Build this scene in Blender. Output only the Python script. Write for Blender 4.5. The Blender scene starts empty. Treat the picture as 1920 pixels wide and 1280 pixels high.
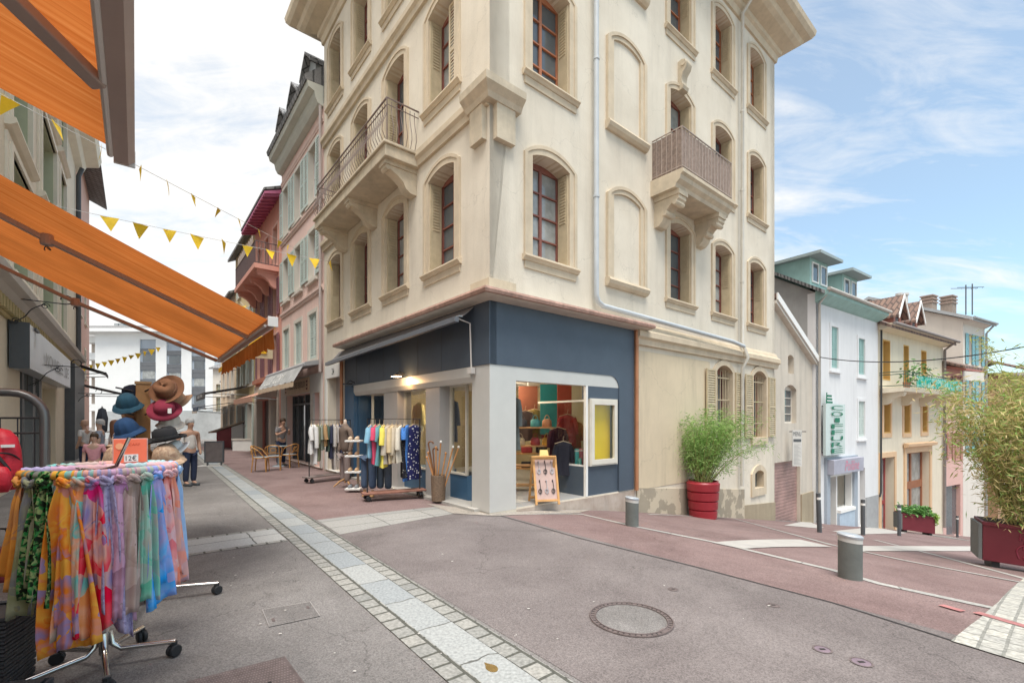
import bpy, bmesh, math, random
from mathutils import Vector, Matrix, noise
from mathutils.geometry import tessellate_polygon
R = math.radians; PI = math.pi
V = Vector
sc = bpy.context.scene
col = sc.collection
random.seed(7)
# ---------------------------------------------------------------- camera
F, CX, HZ, H = 856.0, 960.0, 788.0, 1.6      # focal length in photo pixels, principal column, horizon row, eye height
cd = bpy.data.cameras.new('camera'); cam = bpy.data.objects.new('camera', cd); col.objects.link(cam)
cam.location = (0, 0, H); cam.rotation_euler = (R(90), 0, 0)
cd.sensor_width = 36; cd.sensor_fit = 'HORIZONTAL'; cd.lens = 36 * F / 1920; cd.shift_y = (HZ - 640) / 1920
cd.clip_start = .05; cd.clip_end = 2000
sc.camera = cam
# ---------------------------------------------------------------- sky and sun
SUN_EL, SUN_AZ = R(67), R(176)               # azimuth clockwise from +Y
w = bpy.data.worlds.new('World'); sc.world = w; w.use_nodes = True
nt = w.node_tree; N = nt.nodes; L = nt.links
bg = N['Background']; bg.inputs['Strength'].default_value = .15
sky = N.new('ShaderNodeTexSky'); sky.sky_type = 'NISHITA'; sky.sun_disc = False
sky.sun_elevation = SUN_EL; sky.sun_rotation = SUN_AZ; sky.air_density = 1.0; sky.dust_density = .6; sky.ozone_density = 1.0
tc = N.new('ShaderNodeTexCoord')
sep = N.new('ShaderNodeSeparateXYZ'); L.new(tc.outputs['Generated'], sep.inputs[0])
zz = N.new('ShaderNodeMath'); zz.operation = 'ADD'; zz.inputs[1].default_value = .22; L.new(sep.outputs['Z'], zz.inputs[0])
zm = N.new('ShaderNodeMath'); zm.operation = 'MAXIMUM'; zm.inputs[1].default_value = .05; L.new(zz.outputs[0], zm.inputs[0])
dv = N.new('ShaderNodeVectorMath'); dv.operation = 'DIVIDE'
cmb = N.new('ShaderNodeCombineXYZ')
for i in range(3): L.new(zm.outputs[0], cmb.inputs[i])
L.new(tc.outputs['Generated'], dv.inputs[0]); L.new(cmb.outputs[0], dv.inputs[1])
def cloud(rot, scl, nscale, detail, dist, rough=.6, loc=(0, 0, 0)):
    mp = N.new('ShaderNodeMapping'); mp.inputs['Rotation'].default_value = (0, 0, R(rot)); mp.inputs['Scale'].default_value = scl
    mp.inputs['Location'].default_value = loc
    L.new(dv.outputs[0], mp.inputs[0])
    n = N.new('ShaderNodeTexNoise'); n.inputs['Scale'].default_value = nscale; n.inputs['Detail'].default_value = detail
    n.inputs['Roughness'].default_value = rough; n.inputs['Distortion'].default_value = dist
    L.new(mp.outputs[0], n.inputs['Vector']); return n.outputs[0]
def mth(op, a, b):
    m = N.new('ShaderNodeMath'); m.operation = op
    for i, q in ((0, a), (1, b)):
        if isinstance(q, (int, float)): m.inputs[i].default_value = q
        else: L.new(q, m.inputs[i])
    return m.outputs[0]
c1 = cloud(-28, (1, 2.2, 1), 1.1, 8, .5)
c2 = cloud(-35, (1.4, 3.6, 1), 2.2, 10, 1.0, .62)
gx = mth('MULTIPLY', sep.outputs['X'], -.17)          # the cloud sheet is denser towards the street on the left
mix = mth('ADD', mth('ADD', mth('MULTIPLY', c1, .62), mth('MULTIPLY', c2, .38)), gx)
rmp = N.new('ShaderNodeValToRGB'); rmp.color_ramp.elements[0].position = .35; rmp.color_ramp.elements[1].position = .57; rmp.color_ramp.elements[0].color = (.26, .26, .26, 1)
L.new(mix, rmp.inputs[0])
mx = N.new('ShaderNodeMix'); mx.data_type = 'RGBA'
L.new(rmp.outputs[0], mx.inputs[0]); dim = N.new('ShaderNodeVectorMath'); dim.operation = 'MULTIPLY'; dim.inputs[1].default_value = (.35, .47, .47); L.new(sky.outputs[0], dim.inputs[0]); L.new(dim.outputs[0], mx.inputs[6])
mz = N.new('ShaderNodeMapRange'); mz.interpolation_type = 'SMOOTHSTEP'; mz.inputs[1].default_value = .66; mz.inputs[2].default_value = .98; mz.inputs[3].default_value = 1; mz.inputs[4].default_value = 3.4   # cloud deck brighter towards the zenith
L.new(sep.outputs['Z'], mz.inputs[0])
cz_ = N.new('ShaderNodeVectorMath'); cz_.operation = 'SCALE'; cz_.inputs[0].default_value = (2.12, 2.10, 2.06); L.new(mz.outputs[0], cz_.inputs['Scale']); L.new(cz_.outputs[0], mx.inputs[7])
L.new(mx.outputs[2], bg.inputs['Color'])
sl = bpy.data.lights.new('sun', 'SUN'); sl.energy = 1.25; sl.angle = R(30); sl.color = (1, .95, .87)
so = bpy.data.objects.new('sun', sl); col.objects.link(so)
sdir = V((math.sin(SUN_AZ) * math.cos(SUN_EL), math.cos(SUN_AZ) * math.cos(SUN_EL), math.sin(SUN_EL)))
so.rotation_euler = sdir.to_track_quat('Z', 'Y').to_euler()
sc.view_settings.view_transform = 'Standard'; sc.view_settings.look = 'None'; sc.view_settings.gamma = 1
sc.view_settings.use_curve_mapping = False; sc.view_settings.exposure = 1.75
# ---------------------------------------------------------------- materials
MATS = {}
def mat(name, c, rough=.75, var=.10, vs=3.0, bump=0, bs=60, metal=0, streak=0, spec=.4, c2=None, emit=0, fine=0, crack=0):
    if name in MATS: return MATS[name]
    m = bpy.data.materials.new(name); m.use_nodes = True; MATS[name] = m
    t = m.node_tree; n = t.nodes; l = t.links; p = n['Principled BSDF']
    p.inputs['Roughness'].default_value = rough; p.inputs['Metallic'].default_value = metal
    p.inputs['Specular IOR Level'].default_value = spec
    tcn = n.new('ShaderNodeTexCoord')
    no = n.new('ShaderNodeTexNoise'); no.inputs['Scale'].default_value = vs; no.inputs['Detail'].default_value = 6; no.inputs['Roughness'].default_value = .65
    l.new(tcn.outputs['Object'], no.inputs['Vector'])
    rp = n.new('ShaderNodeValToRGB')
    a = tuple(min(1, x * (1 - var)) for x in c); b = tuple(min(1, x * (1 + var)) for x in (c2 or c))
    rp.color_ramp.elements[0].position = .3; rp.color_ramp.elements[1].position = .7
    rp.color_ramp.elements[0].color = (*a, 1); rp.color_ramp.elements[1].color = (*b, 1)
    l.new(no.outputs[0], rp.inputs[0]); out = rp.outputs[0]
    def mul(out, fac_socket, lo, hi, amt):
        q = n.new('ShaderNodeMapRange'); q.inputs[1].default_value = lo; q.inputs[2].default_value = hi
        q.inputs[3].default_value = 1 - amt; q.inputs[4].default_value = 1
        l.new(fac_socket, q.inputs[0])
        k = n.new('ShaderNodeVectorMath'); k.operation = 'SCALE'; l.new(out, k.inputs[0]); l.new(q.outputs[0], k.inputs['Scale'])
        return k.outputs[0]
    if streak:
        mp = n.new('ShaderNodeMapping'); mp.inputs['Scale'].default_value = (1.3, 1.3, .14); l.new(tcn.outputs['Object'], mp.inputs[0])
        n2 = n.new('ShaderNodeTexNoise'); n2.inputs['Scale'].default_value = 2.2; n2.inputs['Detail'].default_value = 8; n2.inputs['Roughness'].default_value = .7
        l.new(mp.outputs[0], n2.inputs['Vector']); out = mul(out, n2.outputs[0], .28, .52, streak)
    if fine:
        n3 = n.new('ShaderNodeTexNoise'); n3.inputs['Scale'].default_value = 40; n3.inputs['Detail'].default_value = 3
        l.new(tcn.outputs['Object'], n3.inputs['Vector']); out = mul(out, n3.outputs[0], .35, .62, fine)
    if crack:
        vc = n.new('ShaderNodeTexVoronoi'); vc.feature = 'DISTANCE_TO_EDGE'; vc.inputs['Scale'].default_value = .42
        nw = n.new('ShaderNodeTexNoise'); nw.inputs['Scale'].default_value = 2.6; nw.inputs['Detail'].default_value = 7; l.new(tcn.outputs['Object'], nw.inputs['Vector'])
        ws = n.new('ShaderNodeVectorMath'); ws.operation = 'SCALE'; ws.inputs['Scale'].default_value = .7; l.new(nw.outputs['Color'], ws.inputs[0])
        wa = n.new('ShaderNodeVectorMath'); l.new(tcn.outputs['Object'], wa.inputs[0]); l.new(ws.outputs[0], wa.inputs[1]); l.new(wa.outputs[0], vc.inputs['Vector'])
        out = mul(out, vc.outputs['Distance'], 0, .0045, crack)
    l.new(out, p.inputs['Base Color'])
    if emit:
        p.inputs['Emission Color'].default_value = (*c, 1); p.inputs['Emission Strength'].default_value = emit
    if bump:
        nb = n.new('ShaderNodeTexNoise'); nb.inputs['Scale'].default_value = bs; nb.inputs['Detail'].default_value = 5
        l.new(tcn.outputs['Object'], nb.inputs['Vector'])
        bp = n.new('ShaderNodeBump'); bp.inputs['Strength'].default_value = bump; bp.inputs['Distance'].default_value = .01
        l.new(nb.outputs[0], bp.inputs['Height']); l.new(bp.outputs[0], p.inputs['Normal'])
    return m
def brickmat(name, ca, cb, cm, bw, bh, mortar=.012, off=.5, rough=.8, nscale=30, namt=.25, axis='UV', bump=.4):
    if name in MATS: return MATS[name]
    m = bpy.data.materials.new(name); m.use_nodes = True; MATS[name] = m
    t = m.node_tree; n = t.nodes; l = t.links; p = n['Principled BSDF']; p.inputs['Roughness'].default_value = rough
    tcn = n.new('ShaderNodeTexCoord'); b = n.new('ShaderNodeTexBrick')
    no = n.new('ShaderNodeTexNoise'); no.inputs['Scale'].default_value = nscale; no.inputs['Detail'].default_value = 6
    l.new(tcn.outputs['Object'], no.inputs['Vector'])
    nw = n.new('ShaderNodeTexNoise'); nw.inputs['Scale'].default_value = 5.0; l.new(tcn.outputs['Object'], nw.inputs['Vector'])
    wv = n.new('ShaderNodeVectorMath'); wv.operation = 'SCALE'; wv.inputs['Scale'].default_value = bh * .12; l.new(nw.outputs['Color'], wv.inputs[0])
    ad = n.new('ShaderNodeVectorMath'); l.new(tcn.outputs[axis], ad.inputs[0]); l.new(wv.outputs[0], ad.inputs[1])
    l.new(ad.outputs[0], b.inputs['Vector'])
    b.offset = off; b.inputs['Color1'].default_value = (*ca, 1); b.inputs['Color2'].default_value = (*cb, 1); b.inputs['Mortar'].default_value = (*cm, 1)
    b.inputs['Scale'].default_value = 1; b.inputs['Brick Width'].default_value = bw; b.inputs['Row Height'].default_value = bh; b.inputs['Mortar Size'].default_value = mortar
    q = n.new('ShaderNodeMapRange'); q.inputs[1].default_value = .3; q.inputs[2].default_value = .7; q.inputs[3].default_value = 1 - namt; q.inputs[4].default_value = 1 + namt * .5
    l.new(no.outputs[0], q.inputs[0])
    k = n.new('ShaderNodeVectorMath'); k.operation = 'SCALE'; l.new(b.outputs['Color'], k.inputs[0]); l.new(q.outputs[0], k.inputs['Scale'])
    l.new(k.outputs[0], p.inputs['Base Color'])
    bp = n.new('ShaderNodeBump'); bp.inputs['Strength'].default_value = bump; bp.inputs['Distance'].default_value = .01; bp.invert = True
    l.new(b.outputs['Fac'], bp.inputs['Height']); l.new(bp.outputs[0], p.inputs['Normal'])
    return m
def asphalt(name, c, c2, big=.28):
    m = bpy.data.materials.new(name); m.use_nodes = True; MATS[name] = m
    t = m.node_tree; n = t.nodes; l = t.links; p = n['Principled BSDF']; p.inputs['Roughness'].default_value = .9; p.inputs['Specular IOR Level'].default_value = .25
    tcn = n.new('ShaderNodeTexCoord')
    def noi(s, d=4, r=.6, dist=0):
        o = n.new('ShaderNodeTexNoise'); o.inputs['Scale'].default_value = s; o.inputs['Detail'].default_value = d; o.inputs['Roughness'].default_value = r; o.inputs['Distortion'].default_value = dist
        l.new(tcn.outputs['Object'], o.inputs['Vector']); return o.outputs[0]
    rp = n.new('ShaderNodeValToRGB'); rp.color_ramp.elements[0].position = .38; rp.color_ramp.elements[1].position = .64
    rp.color_ramp.elements[0].color = (*c, 1); rp.color_ramp.elements[1].color = (*c2, 1); l.new(noi(.9, 8, .6, .4), rp.inputs[0])
    vo = n.new('ShaderNodeTexVoronoi'); vo.inputs['Scale'].default_value = 120; l.new(tcn.outputs['Object'], vo.inputs['Vector'])
    sp = n.new('ShaderNodeMapRange'); sp.inputs[1].default_value = 0; sp.inputs[2].default_value = 1; sp.inputs[3].default_value = .74; sp.inputs[4].default_value = 1.3
    se = n.new('ShaderNodeSeparateColor'); l.new(vo.outputs['Color'], se.inputs[0]); l.new(se.outputs[0], sp.inputs[0])
    k = n.new('ShaderNodeVectorMath'); k.operation = 'SCALE'; l.new(rp.outputs[0], k.inputs[0]); l.new(sp.outputs[0], k.inputs['Scale'])
    st = n.new('ShaderNodeMapRange'); st.inputs[1].default_value = .32; st.inputs[2].default_value = .5; st.inputs[3].default_value = 1 - big; st.inputs[4].default_value = 1
    l.new(noi(.35, 10, .7, .8), st.inputs[0])
    k2 = n.new('ShaderNodeVectorMath'); k2.operation = 'SCALE'; l.new(k.outputs[0], k2.inputs[0]); l.new(st.outputs[0], k2.inputs['Scale'])
    # fine cracks
    vc = n.new('ShaderNodeTexVoronoi'); vc.feature = 'DISTANCE_TO_EDGE'; vc.inputs['Scale'].default_value = .33
    nw = n.new('ShaderNodeTexNoise'); nw.inputs['Scale'].default_value = 2.2; nw.inputs['Detail'].default_value = 6; l.new(tcn.outputs['Object'], nw.inputs['Vector'])
    ws = n.new('ShaderNodeVectorMath'); ws.operation = 'SCALE'; ws.inputs['Scale'].default_value = .8; l.new(nw.outputs['Color'], ws.inputs[0])
    wa = n.new('ShaderNodeVectorMath'); l.new(tcn.outputs['Object'], wa.inputs[0]); l.new(ws.outputs[0], wa.inputs[1]); l.new(wa.outputs[0], vc.inputs['Vector'])
    cr = n.new('ShaderNodeMapRange'); cr.inputs[1].default_value = 0; cr.inputs[2].default_value = .0028; cr.inputs[3].default_value = .62; cr.inputs[4].default_value = 1
    l.new(vc.outputs['Distance'], cr.inputs[0])
    k3 = n.new('ShaderNodeVectorMath'); k3.operation = 'SCALE'; l.new(k2.outputs[0], k3.inputs[0]); l.new(cr.outputs[0], k3.inputs['Scale'])
    l.new(k3.outputs[0], p.inputs['Base Color'])
    bp = n.new('ShaderNodeBump'); bp.inputs['Strength'].default_value = .35; bp.inputs['Distance'].default_value = .006
    l.new(vo.outputs['Distance'], bp.inputs['Height']); l.new(bp.outputs[0], p.inputs['Normal'])
    return m
def glass(name, tint=(.96, .965, .95), refl=.05):
    if name in MATS: return MATS[name]
    m = bpy.data.materials.new(name); m.use_nodes = True; MATS[name] = m
    t = m.node_tree; n = t.nodes; l = t.links; n.remove(n['Principled BSDF']); o = n['Material Output']
    tr = n.new('ShaderNodeBsdfTransparent'); tr.inputs[0].default_value = (*tint, 1)
    gl = n.new('ShaderNodeBsdfGlossy'); gl.inputs['Roughness'].default_value = .015
    fr = n.new('ShaderNodeLayerWeight'); fr.inputs[0].default_value = .5
    pw = n.new('ShaderNodeMath'); pw.operation = 'POWER'; pw.inputs[1].default_value = 4; l.new(fr.outputs['Facing'], pw.inputs[0])
    mr = n.new('ShaderNodeMath'); mr.operation = 'MULTIPLY_ADD'; mr.use_clamp = True; mr.inputs[1].default_value = .6; mr.inputs[2].default_value = refl; l.new(pw.outputs[0], mr.inputs[0])
    ms = n.new('ShaderNodeMixShader'); l.new(mr.outputs[0], ms.inputs[0]); l.new(tr.outputs[0], ms.inputs[1]); l.new(gl.outputs[0], ms.inputs[2]); l.new(ms.outputs[0], o.inputs[0])
    return m
def fabric_translucent(name, ca, cb, sx=40, tr=.5, cc=None):
    """awning cloth: woven stripes along the drop (UV.x runs along the front bar), some light comes through"""
    m = bpy.data.materials.new(name); m.use_nodes = True; MATS[name] = m
    t = m.node_tree; n = t.nodes; l = t.links; n.remove(n['Principled BSDF']); o = n['Material Output']
    uv = n.new('ShaderNodeTexCoord'); mp = n.new('ShaderNodeMapping'); mp.inputs['Scale'].default_value = (sx, .03, 1); l.new(uv.outputs['UV'], mp.inputs[0])
    no = n.new('ShaderNodeTexNoise'); no.inputs['Scale'].default_value = 1; no.inputs['Detail'].default_value = 4; no.inputs['Roughness'].default_value = .7; l.new(mp.outputs[0], no.inputs['Vector'])
    rp = n.new('ShaderNodeValToRGB'); e = rp.color_ramp.elements; e[0].position = .36; e[1].position = .62; e[0].color = (*ca, 1); e[1].color = (*cb, 1)
    if cc: q = e.new(.5); q.color = (*cc, 1)
    l.new(no.outputs[0], rp.inputs[0])
    n2 = n.new('ShaderNodeTexNoise'); n2.inputs['Scale'].default_value = 1.3; n2.inputs['Detail'].default_value = 6; l.new(uv.outputs['UV'], n2.inputs['Vector'])
    mr = n.new('ShaderNodeMapRange'); mr.inputs[1].default_value = .3; mr.inputs[2].default_value = .7; mr.inputs[3].default_value = .72; mr.inputs[4].default_value = 1.12; l.new(n2.outputs[0], mr.inputs[0])
    k = n.new('ShaderNodeVectorMath'); k.operation = 'SCALE'; l.new(rp.outputs[0], k.inputs[0]); l.new(mr.outputs[0], k.inputs['Scale'])
    d = n.new('ShaderNodeBsdfDiffuse'); tl = n.new('ShaderNodeBsdfTranslucent'); l.new(k.outputs[0], d.inputs[0]); l.new(k.outputs[0], tl.inputs[0])
    ms = n.new('ShaderNodeMixShader'); ms.inputs[0].default_value = tr; l.new(d.outputs[0], ms.inputs[1]); l.new(tl.outputs[0], ms.inputs[2]); l.new(ms.outputs[0], o.inputs[0])
    return m
def pattern(name, cols, scale=5, dist=2.5, sheen=.0, tr=.25, petal=.32):
    """printed light cloth: marbled blotches of several dyes"""
    m = bpy.data.materials.new(name); m.use_nodes = True; MATS[name] = m
    t = m.node_tree; n = t.nodes; l = t.links; n.remove(n['Principled BSDF']); o = n['Material Output']
    tcn = n.new('ShaderNodeTexCoord'); no = n.new('ShaderNodeTexNoise'); no.inputs['Scale'].default_value = scale; no.inputs['Detail'].default_value = 2.5
    no.inputs['Distortion'].default_value = dist; l.new(tcn.outputs['Object'], no.inputs['Vector'])
    ws = n.new('ShaderNodeVectorMath'); ws.operation = 'SCALE'; ws.inputs['Scale'].default_value = .9 / scale; l.new(no.outputs['Color'], ws.inputs[0])
    wa = n.new('ShaderNodeVectorMath'); l.new(tcn.outputs['Object'], wa.inputs[0]); l.new(ws.outputs[0], wa.inputs[1])
    vo = n.new('ShaderNodeTexVoronoi'); vo.inputs['Scale'].default_value = scale * 2.2; l.new(wa.outputs[0], vo.inputs['Vector'])
    se = n.new('ShaderNodeSeparateColor'); l.new(vo.outputs['Color'], se.inputs[0])
    mm = n.new('ShaderNodeMix'); mm.data_type = 'FLOAT'; mm.inputs[0].default_value = petal; l.new(no.outputs[0], mm.inputs[2]); l.new(se.outputs[0], mm.inputs[3])
    rp = n.new('ShaderNodeValToRGB'); e = rp.color_ramp.elements
    k = len(cols); e[0].position = .30; e[0].color = (*cols[0], 1); e[1].position = .70; e[1].color = (*cols[-1], 1)
    for i in range(1, k - 1):
        q = e.new(.30 + .40 * i / (k - 1)); q.color = (*cols[i], 1)
    l.new(mm.outputs[0], rp.inputs[0])
    d = n.new('ShaderNodeBsdfDiffuse'); tl = n.new('ShaderNodeBsdfTranslucent'); l.new(rp.outputs[0], d.inputs[0]); l.new(rp.outputs[0], tl.inputs[0])
    ms = n.new('ShaderNodeMixShader'); ms.inputs[0].default_value = tr; l.new(d.outputs[0], ms.inputs[1]); l.new(tl.outputs[0], ms.inputs[2]); l.new(ms.outputs[0], o.inputs[0])
    return m
# ---------------------------------------------------------------- frames, mesh builder, tagging
ANG = math.atan2(856, 1040)
DR = V((math.cos(ANG), math.sin(ANG), 0)); NR = V((DR.y, -DR.x, 0))      # right facade: along, outward
DL = V((-DR.y, DR.x, 0)); NL = V((-DR.x, -DR.y, 0))                      # left facade: along (away), outward
C0 = V((-.3925, 8, 0))
def at(px, py, Y): return V(((px - CX) / F * Y, Y, H - (py - HZ) / F * Y))
def sp(x): return math.log1p(math.exp(x)) if x < 30 else x
SL = [-6, -4, -3, -2, -1, -.5] + [i * .5 for i in range(0, 13)] + [7, 8, 10, 14, 20, 30, 45, 60, 90]
def zg0(s): return -.165 * sp(s - 1)
def zgs(s):
    if s <= SL[0]: return zg0(SL[0])
    if s >= SL[-1]: return zg0(SL[-1])
    for a, b in zip(SL, SL[1:]):
        if a <= s <= b: return zg0(a) + (zg0(b) - zg0(a)) * (s - a) / (b - a)
def sof(p): return (p.x - C0.x) * DR.x + (p.y - C0.y) * DR.y
def zg(p): return zgs(sof(p))
def gnd(px, py, zoff=0):
    z = 0
    for i in range(60):
        Y = (H - z) * F / (py - HZ); p = V(((px - CX) / F * Y, Y, 0)); z += (zg(p) + zoff - z) * .5
    p.z = z; return p
class Fr:
    def __init__(s, o, d, n): s.o, s.d, s.n = V((o.x, o.y, 0)), d.normalized(), n.normalized()
    def p(s, u, z, off=0):
        q = s.o + s.d * u + s.n * off; q.z = z; return q
    def u(s, px, off=0):
        o = s.o + s.n * off; r = (px - CX) / F; return (r * o.y - o.x) / (s.d.x - r * s.d.y)
    def z(s, px, py, off=0): return H - (py - HZ) / F * s.p(s.u(px, off), 0, off).y
    def uz(s, px, py, off=0): return s.u(px, off), s.z(px, py, off)
FRR, FRL = Fr(C0, DR, NR), Fr(C0, DL, NL)
FLL = Fr(DR * -2.2, DL, DR)                                               # left row of shops, faces the street
def arch(u0, u1, z0, zs, rise, n=8):
    P = [(u0, z0), (u1, z0)]
    if rise <= 0: return P + [(u1, zs), (u0, zs)]
    hw = (u1 - u0) / 2; rad = (hw * hw + rise * rise) / (2 * rise); a = math.asin(min(1, hw / rad)); c = (u0 + u1) / 2
    return P + [(c + rad * math.sin(a - 2 * a * i / n), zs + rise - rad + rad * math.cos(a - 2 * a * i / n)) for i in range(n + 1)]
def rect(u0, u1, z0, z1): return [(u0, z0), (u1, z0), (u1, z1), (u0, z1)]
class MB:
    def __init__(s): s.v, s.f, s.uv = [], [], {}
    def add(s, vs, fs):
        b = len(s.v); s.v += [V(q) for q in vs]; s.f += [[b + i for i in f] for f in fs]; return b
    def hexa(s, a): s.add(a, [(0, 3, 2, 1), (4, 5, 6, 7), (0, 1, 5, 4), (1, 2, 6, 5), (2, 3, 7, 6), (3, 0, 4, 7)]); return s
    def box(s, c, d, M=None):
        x, y, z = d[0] / 2, d[1] / 2, d[2] / 2; c = V(c)
        q = [V(k) for k in ((-x, -y, -z), (x, -y, -z), (x, y, -z), (-x, y, -z), (-x, -y, z), (x, -y, z), (x, y, z), (-x, y, z))]
        return s.hexa([c + (M @ k if M else k) for k in q])
    def fbox(s, fr, u0, u1, z0, z1, o0, o1):
        return s.hexa([fr.p(u0, z0, o0), fr.p(u1, z0, o0), fr.p(u1, z0, o1), fr.p(u0, z0, o1), fr.p(u0, z1, o0), fr.p(u1, z1, o0), fr.p(u1, z1, o1), fr.p(u0, z1, o1)])
    def plate(s, fr, outer, holes, o0, o1):
        polys = [[V((u, z, 0)) for u, z in outer]] + [[V((u, z, 0)) for u, z in h] for h in holes]
        tri = tessellate_polygon(polys); flat = [q for P in polys for q in P]; n = len(flat)
        s.add([fr.p(q.x, q.y, o0) for q in flat] + [fr.p(q.x, q.y, o1) for q in flat], [t for t in tri] + [tuple(i + n for i in t[::-1]) for t in tri])
        b = len(s.v) - 2 * n; k = 0
        for P in polys:
            m = len(P)
            for i in range(m):
                j = (i + 1) % m; s.f.append([b + k + i, b + k + j, b + n + k + j, b + n + k + i])
            k += m
        return s
    def prism(s, pts, vec):
        """closed polygon (3-D points) pushed along vec"""
        n = len(pts); pts = [V(p) for p in pts]; vec = V(vec)
        nrm = V((0, 0, 0))
        for i in range(n): nrm += pts[i].cross(pts[(i + 1) % n])
        s.add(pts + [p + vec for p in pts], [list(range(n))[::-1], list(range(n, 2 * n))] + [(i, (i + 1) % n, n + (i + 1) % n, n + i) for i in range(n)])
        return s
    def sweep(s, fr, prof, u0, u1): return s.prism([fr.p(u0, z, o) for o, z in prof], fr.d * (u1 - u0))
    def tube(s, pts, r, n=8, cap=True):
        pts = [V(p) for p in pts]; m = len(pts); rs = r if isinstance(r, (list, tuple)) else [r] * m
        T = [(pts[min(i + 1, m - 1)] - pts[max(i - 1, 0)]).normalized() for i in range(m)]
        a = T[0].orthogonal().normalized(); vs = []
        for i in range(m):
            a = (a - T[i] * a.dot(T[i])); a = a.normalized() if a.length > 1e-6 else T[i].orthogonal().normalized(); b = T[i].cross(a)
            vs += [pts[i] + (a * math.cos(2 * PI * k / n) + b * math.sin(2 * PI * k / n)) * rs[i] for k in range(n)]
        fs = [(i * n + k, i * n + (k + 1) % n, (i + 1) * n + (k + 1) % n, (i + 1) * n + k) for i in range(m - 1) for k in range(n)]
        if cap: fs += [list(range(n))[::-1], [(m - 1) * n + k for k in range(n)]]
        s.add(vs, fs); return s
    def lathe(s, prof, c=(0, 0, 0), n=24, M=None, fn=None):
        c = V(c); vs = []; m = len(prof)
        for i, (r, z) in enumerate(prof):
            for k in range(n):
                a = 2 * PI * k / n; q = V((r * math.cos(a), r * math.sin(a), z))
                if fn: q = fn(q, i, a)
                vs.append(c + (M @ q if M else q))
        fs = [(i * n + k, i * n + (k + 1) % n, (i + 1) * n + (k + 1) % n, (i + 1) * n + k) for i in range(m - 1) for k in range(n)]
        if prof[0][0] > 1e-5: fs.append(list(range(n))[::-1])
        if prof[-1][0] > 1e-5: fs.append([(m - 1) * n + k for k in range(n)])
        s.add(vs, fs); return s
    def grid(s, fn, nu, nv, uvs=None):
        b = s.add([fn(i / nu, j / nv) for j in range(nv + 1) for i in range(nu + 1)], [(j * (nu + 1) + i, j * (nu + 1) + i + 1, (j + 1) * (nu + 1) + i + 1, (j + 1) * (nu + 1) + i) for j in range(nv) for i in range(nu)])
        if uvs:
            for j in range(nv + 1):
                for i in range(nu + 1): s.uv[b + j * (nu + 1) + i] = (uvs[0] * i / nu, uvs[1] * j / nv)
        return s
    def build(s, name, m, parent=None, local=False, smooth=0, bev=0, solid=0, loc=None):
        me = bpy.data.meshes.new(name); off = V((0, 0, 0))
        if parent and not local:
            q = parent
            while q: off += q.location; q = q.parent
        elif loc: off = V(loc)
        me.from_pydata([q - off for q in s.v], [], s.f)
        bm = bmesh.new(); bm.from_mesh(me)
        if smooth: bmesh.ops.remove_doubles(bm, verts=bm.verts, dist=1e-5)
        bmesh.ops.recalc_face_normals(bm, faces=bm.faces); 
        if s.uv and not smooth:
            ul = bm.loops.layers.uv.new('UVMap'); bm.verts.ensure_lookup_table()
            for f in bm.faces:
                for lp in f.loops: lp[ul].uv = s.uv.get(lp.vert.index, (0, 0))
        bm.to_mesh(me); bm.free()
        if smooth:
            for p in me.polygons: p.use_smooth = True
            me.set_sharp_from_angle(angle=R(smooth))
        o = bpy.data.objects.new(name, me); col.objects.link(o)
        if m: me.materials.append(m)
        if parent: o.parent = parent
        if loc: o.location = loc
        if bev:
            q = o.modifiers.new('bevel', 'BEVEL'); q.width = bev; q.segments = 2; q.limit_method = 'ANGLE'; q.angle_limit = R(40)
        if solid:
            q = o.modifiers.new('solid', 'SOLIDIFY'); q.thickness = solid; q.offset = 0
        return o
def tag(o, label, cat, group=None, kind=None):
    if label: o['label'] = label
    if cat: o['category'] = cat
    if group: o['group'] = group
    if kind: o['kind'] = kind
    return o
def thing(name, label, cat, loc=(0, 0, 0), rz=0, group=None):
    o = bpy.data.objects.new(name, None); col.objects.link(o); o.location = loc; o.rotation_euler = (0, 0, rz); o.empty_display_size = .2
    return tag(o, label, cat, group)
def dup(root, loc, rz=None, label=None):
    r = root.copy(); col.objects.link(r); r.location = loc
    if rz is not None: r.rotation_euler = (0, 0, rz)
    if label: r['label'] = label
    for c in list(root.children):
        k = c.copy(); col.objects.link(k); k.parent = r
        for g in list(c.children):
            d = g.copy(); col.objects.link(d); d.parent = k
    return r
def text(name, s, ctr, n, wd, ht, m, parent=None, depth=.006, shear=0):
    """raised lettering fitted into a wd x ht box, facing n"""
    cu = bpy.data.curves.new('lettering', 'FONT'); cu.body = s; cu.size = 1; cu.extrude = 0; cu.shear = shear; cu.resolution_u = 3
    ob = bpy.data.objects.new('lettering', cu); me0 = bpy.data.meshes.new_from_object(ob); bpy.data.objects.remove(ob)
    vs = [q.co.copy() for q in me0.vertices]; fs = [list(p.vertices) for p in me0.polygons]; bpy.data.meshes.remove(me0)
    x0, x1 = min(q.x for q in vs), max(q.x for q in vs); y0, y1 = min(q.y for q in vs), max(q.y for q in vs)
    n = V(n).normalized(); ux = V((-n.y, n.x, 0)).normalized() if abs(n.z) < .95 else V((1, 0, 0)); uy = n.cross(ux); ctr = V(ctr)
    b = MB(); k = len(vs)
    P = [ctr + ux * ((q.x - x0) / (x1 - x0) - .5) * wd + uy * ((q.y - y0) / (y1 - y0) - .5) * ht for q in vs]
    b.add([q + n * depth for q in P], fs)
    return b.build(name, m, parent)
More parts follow.
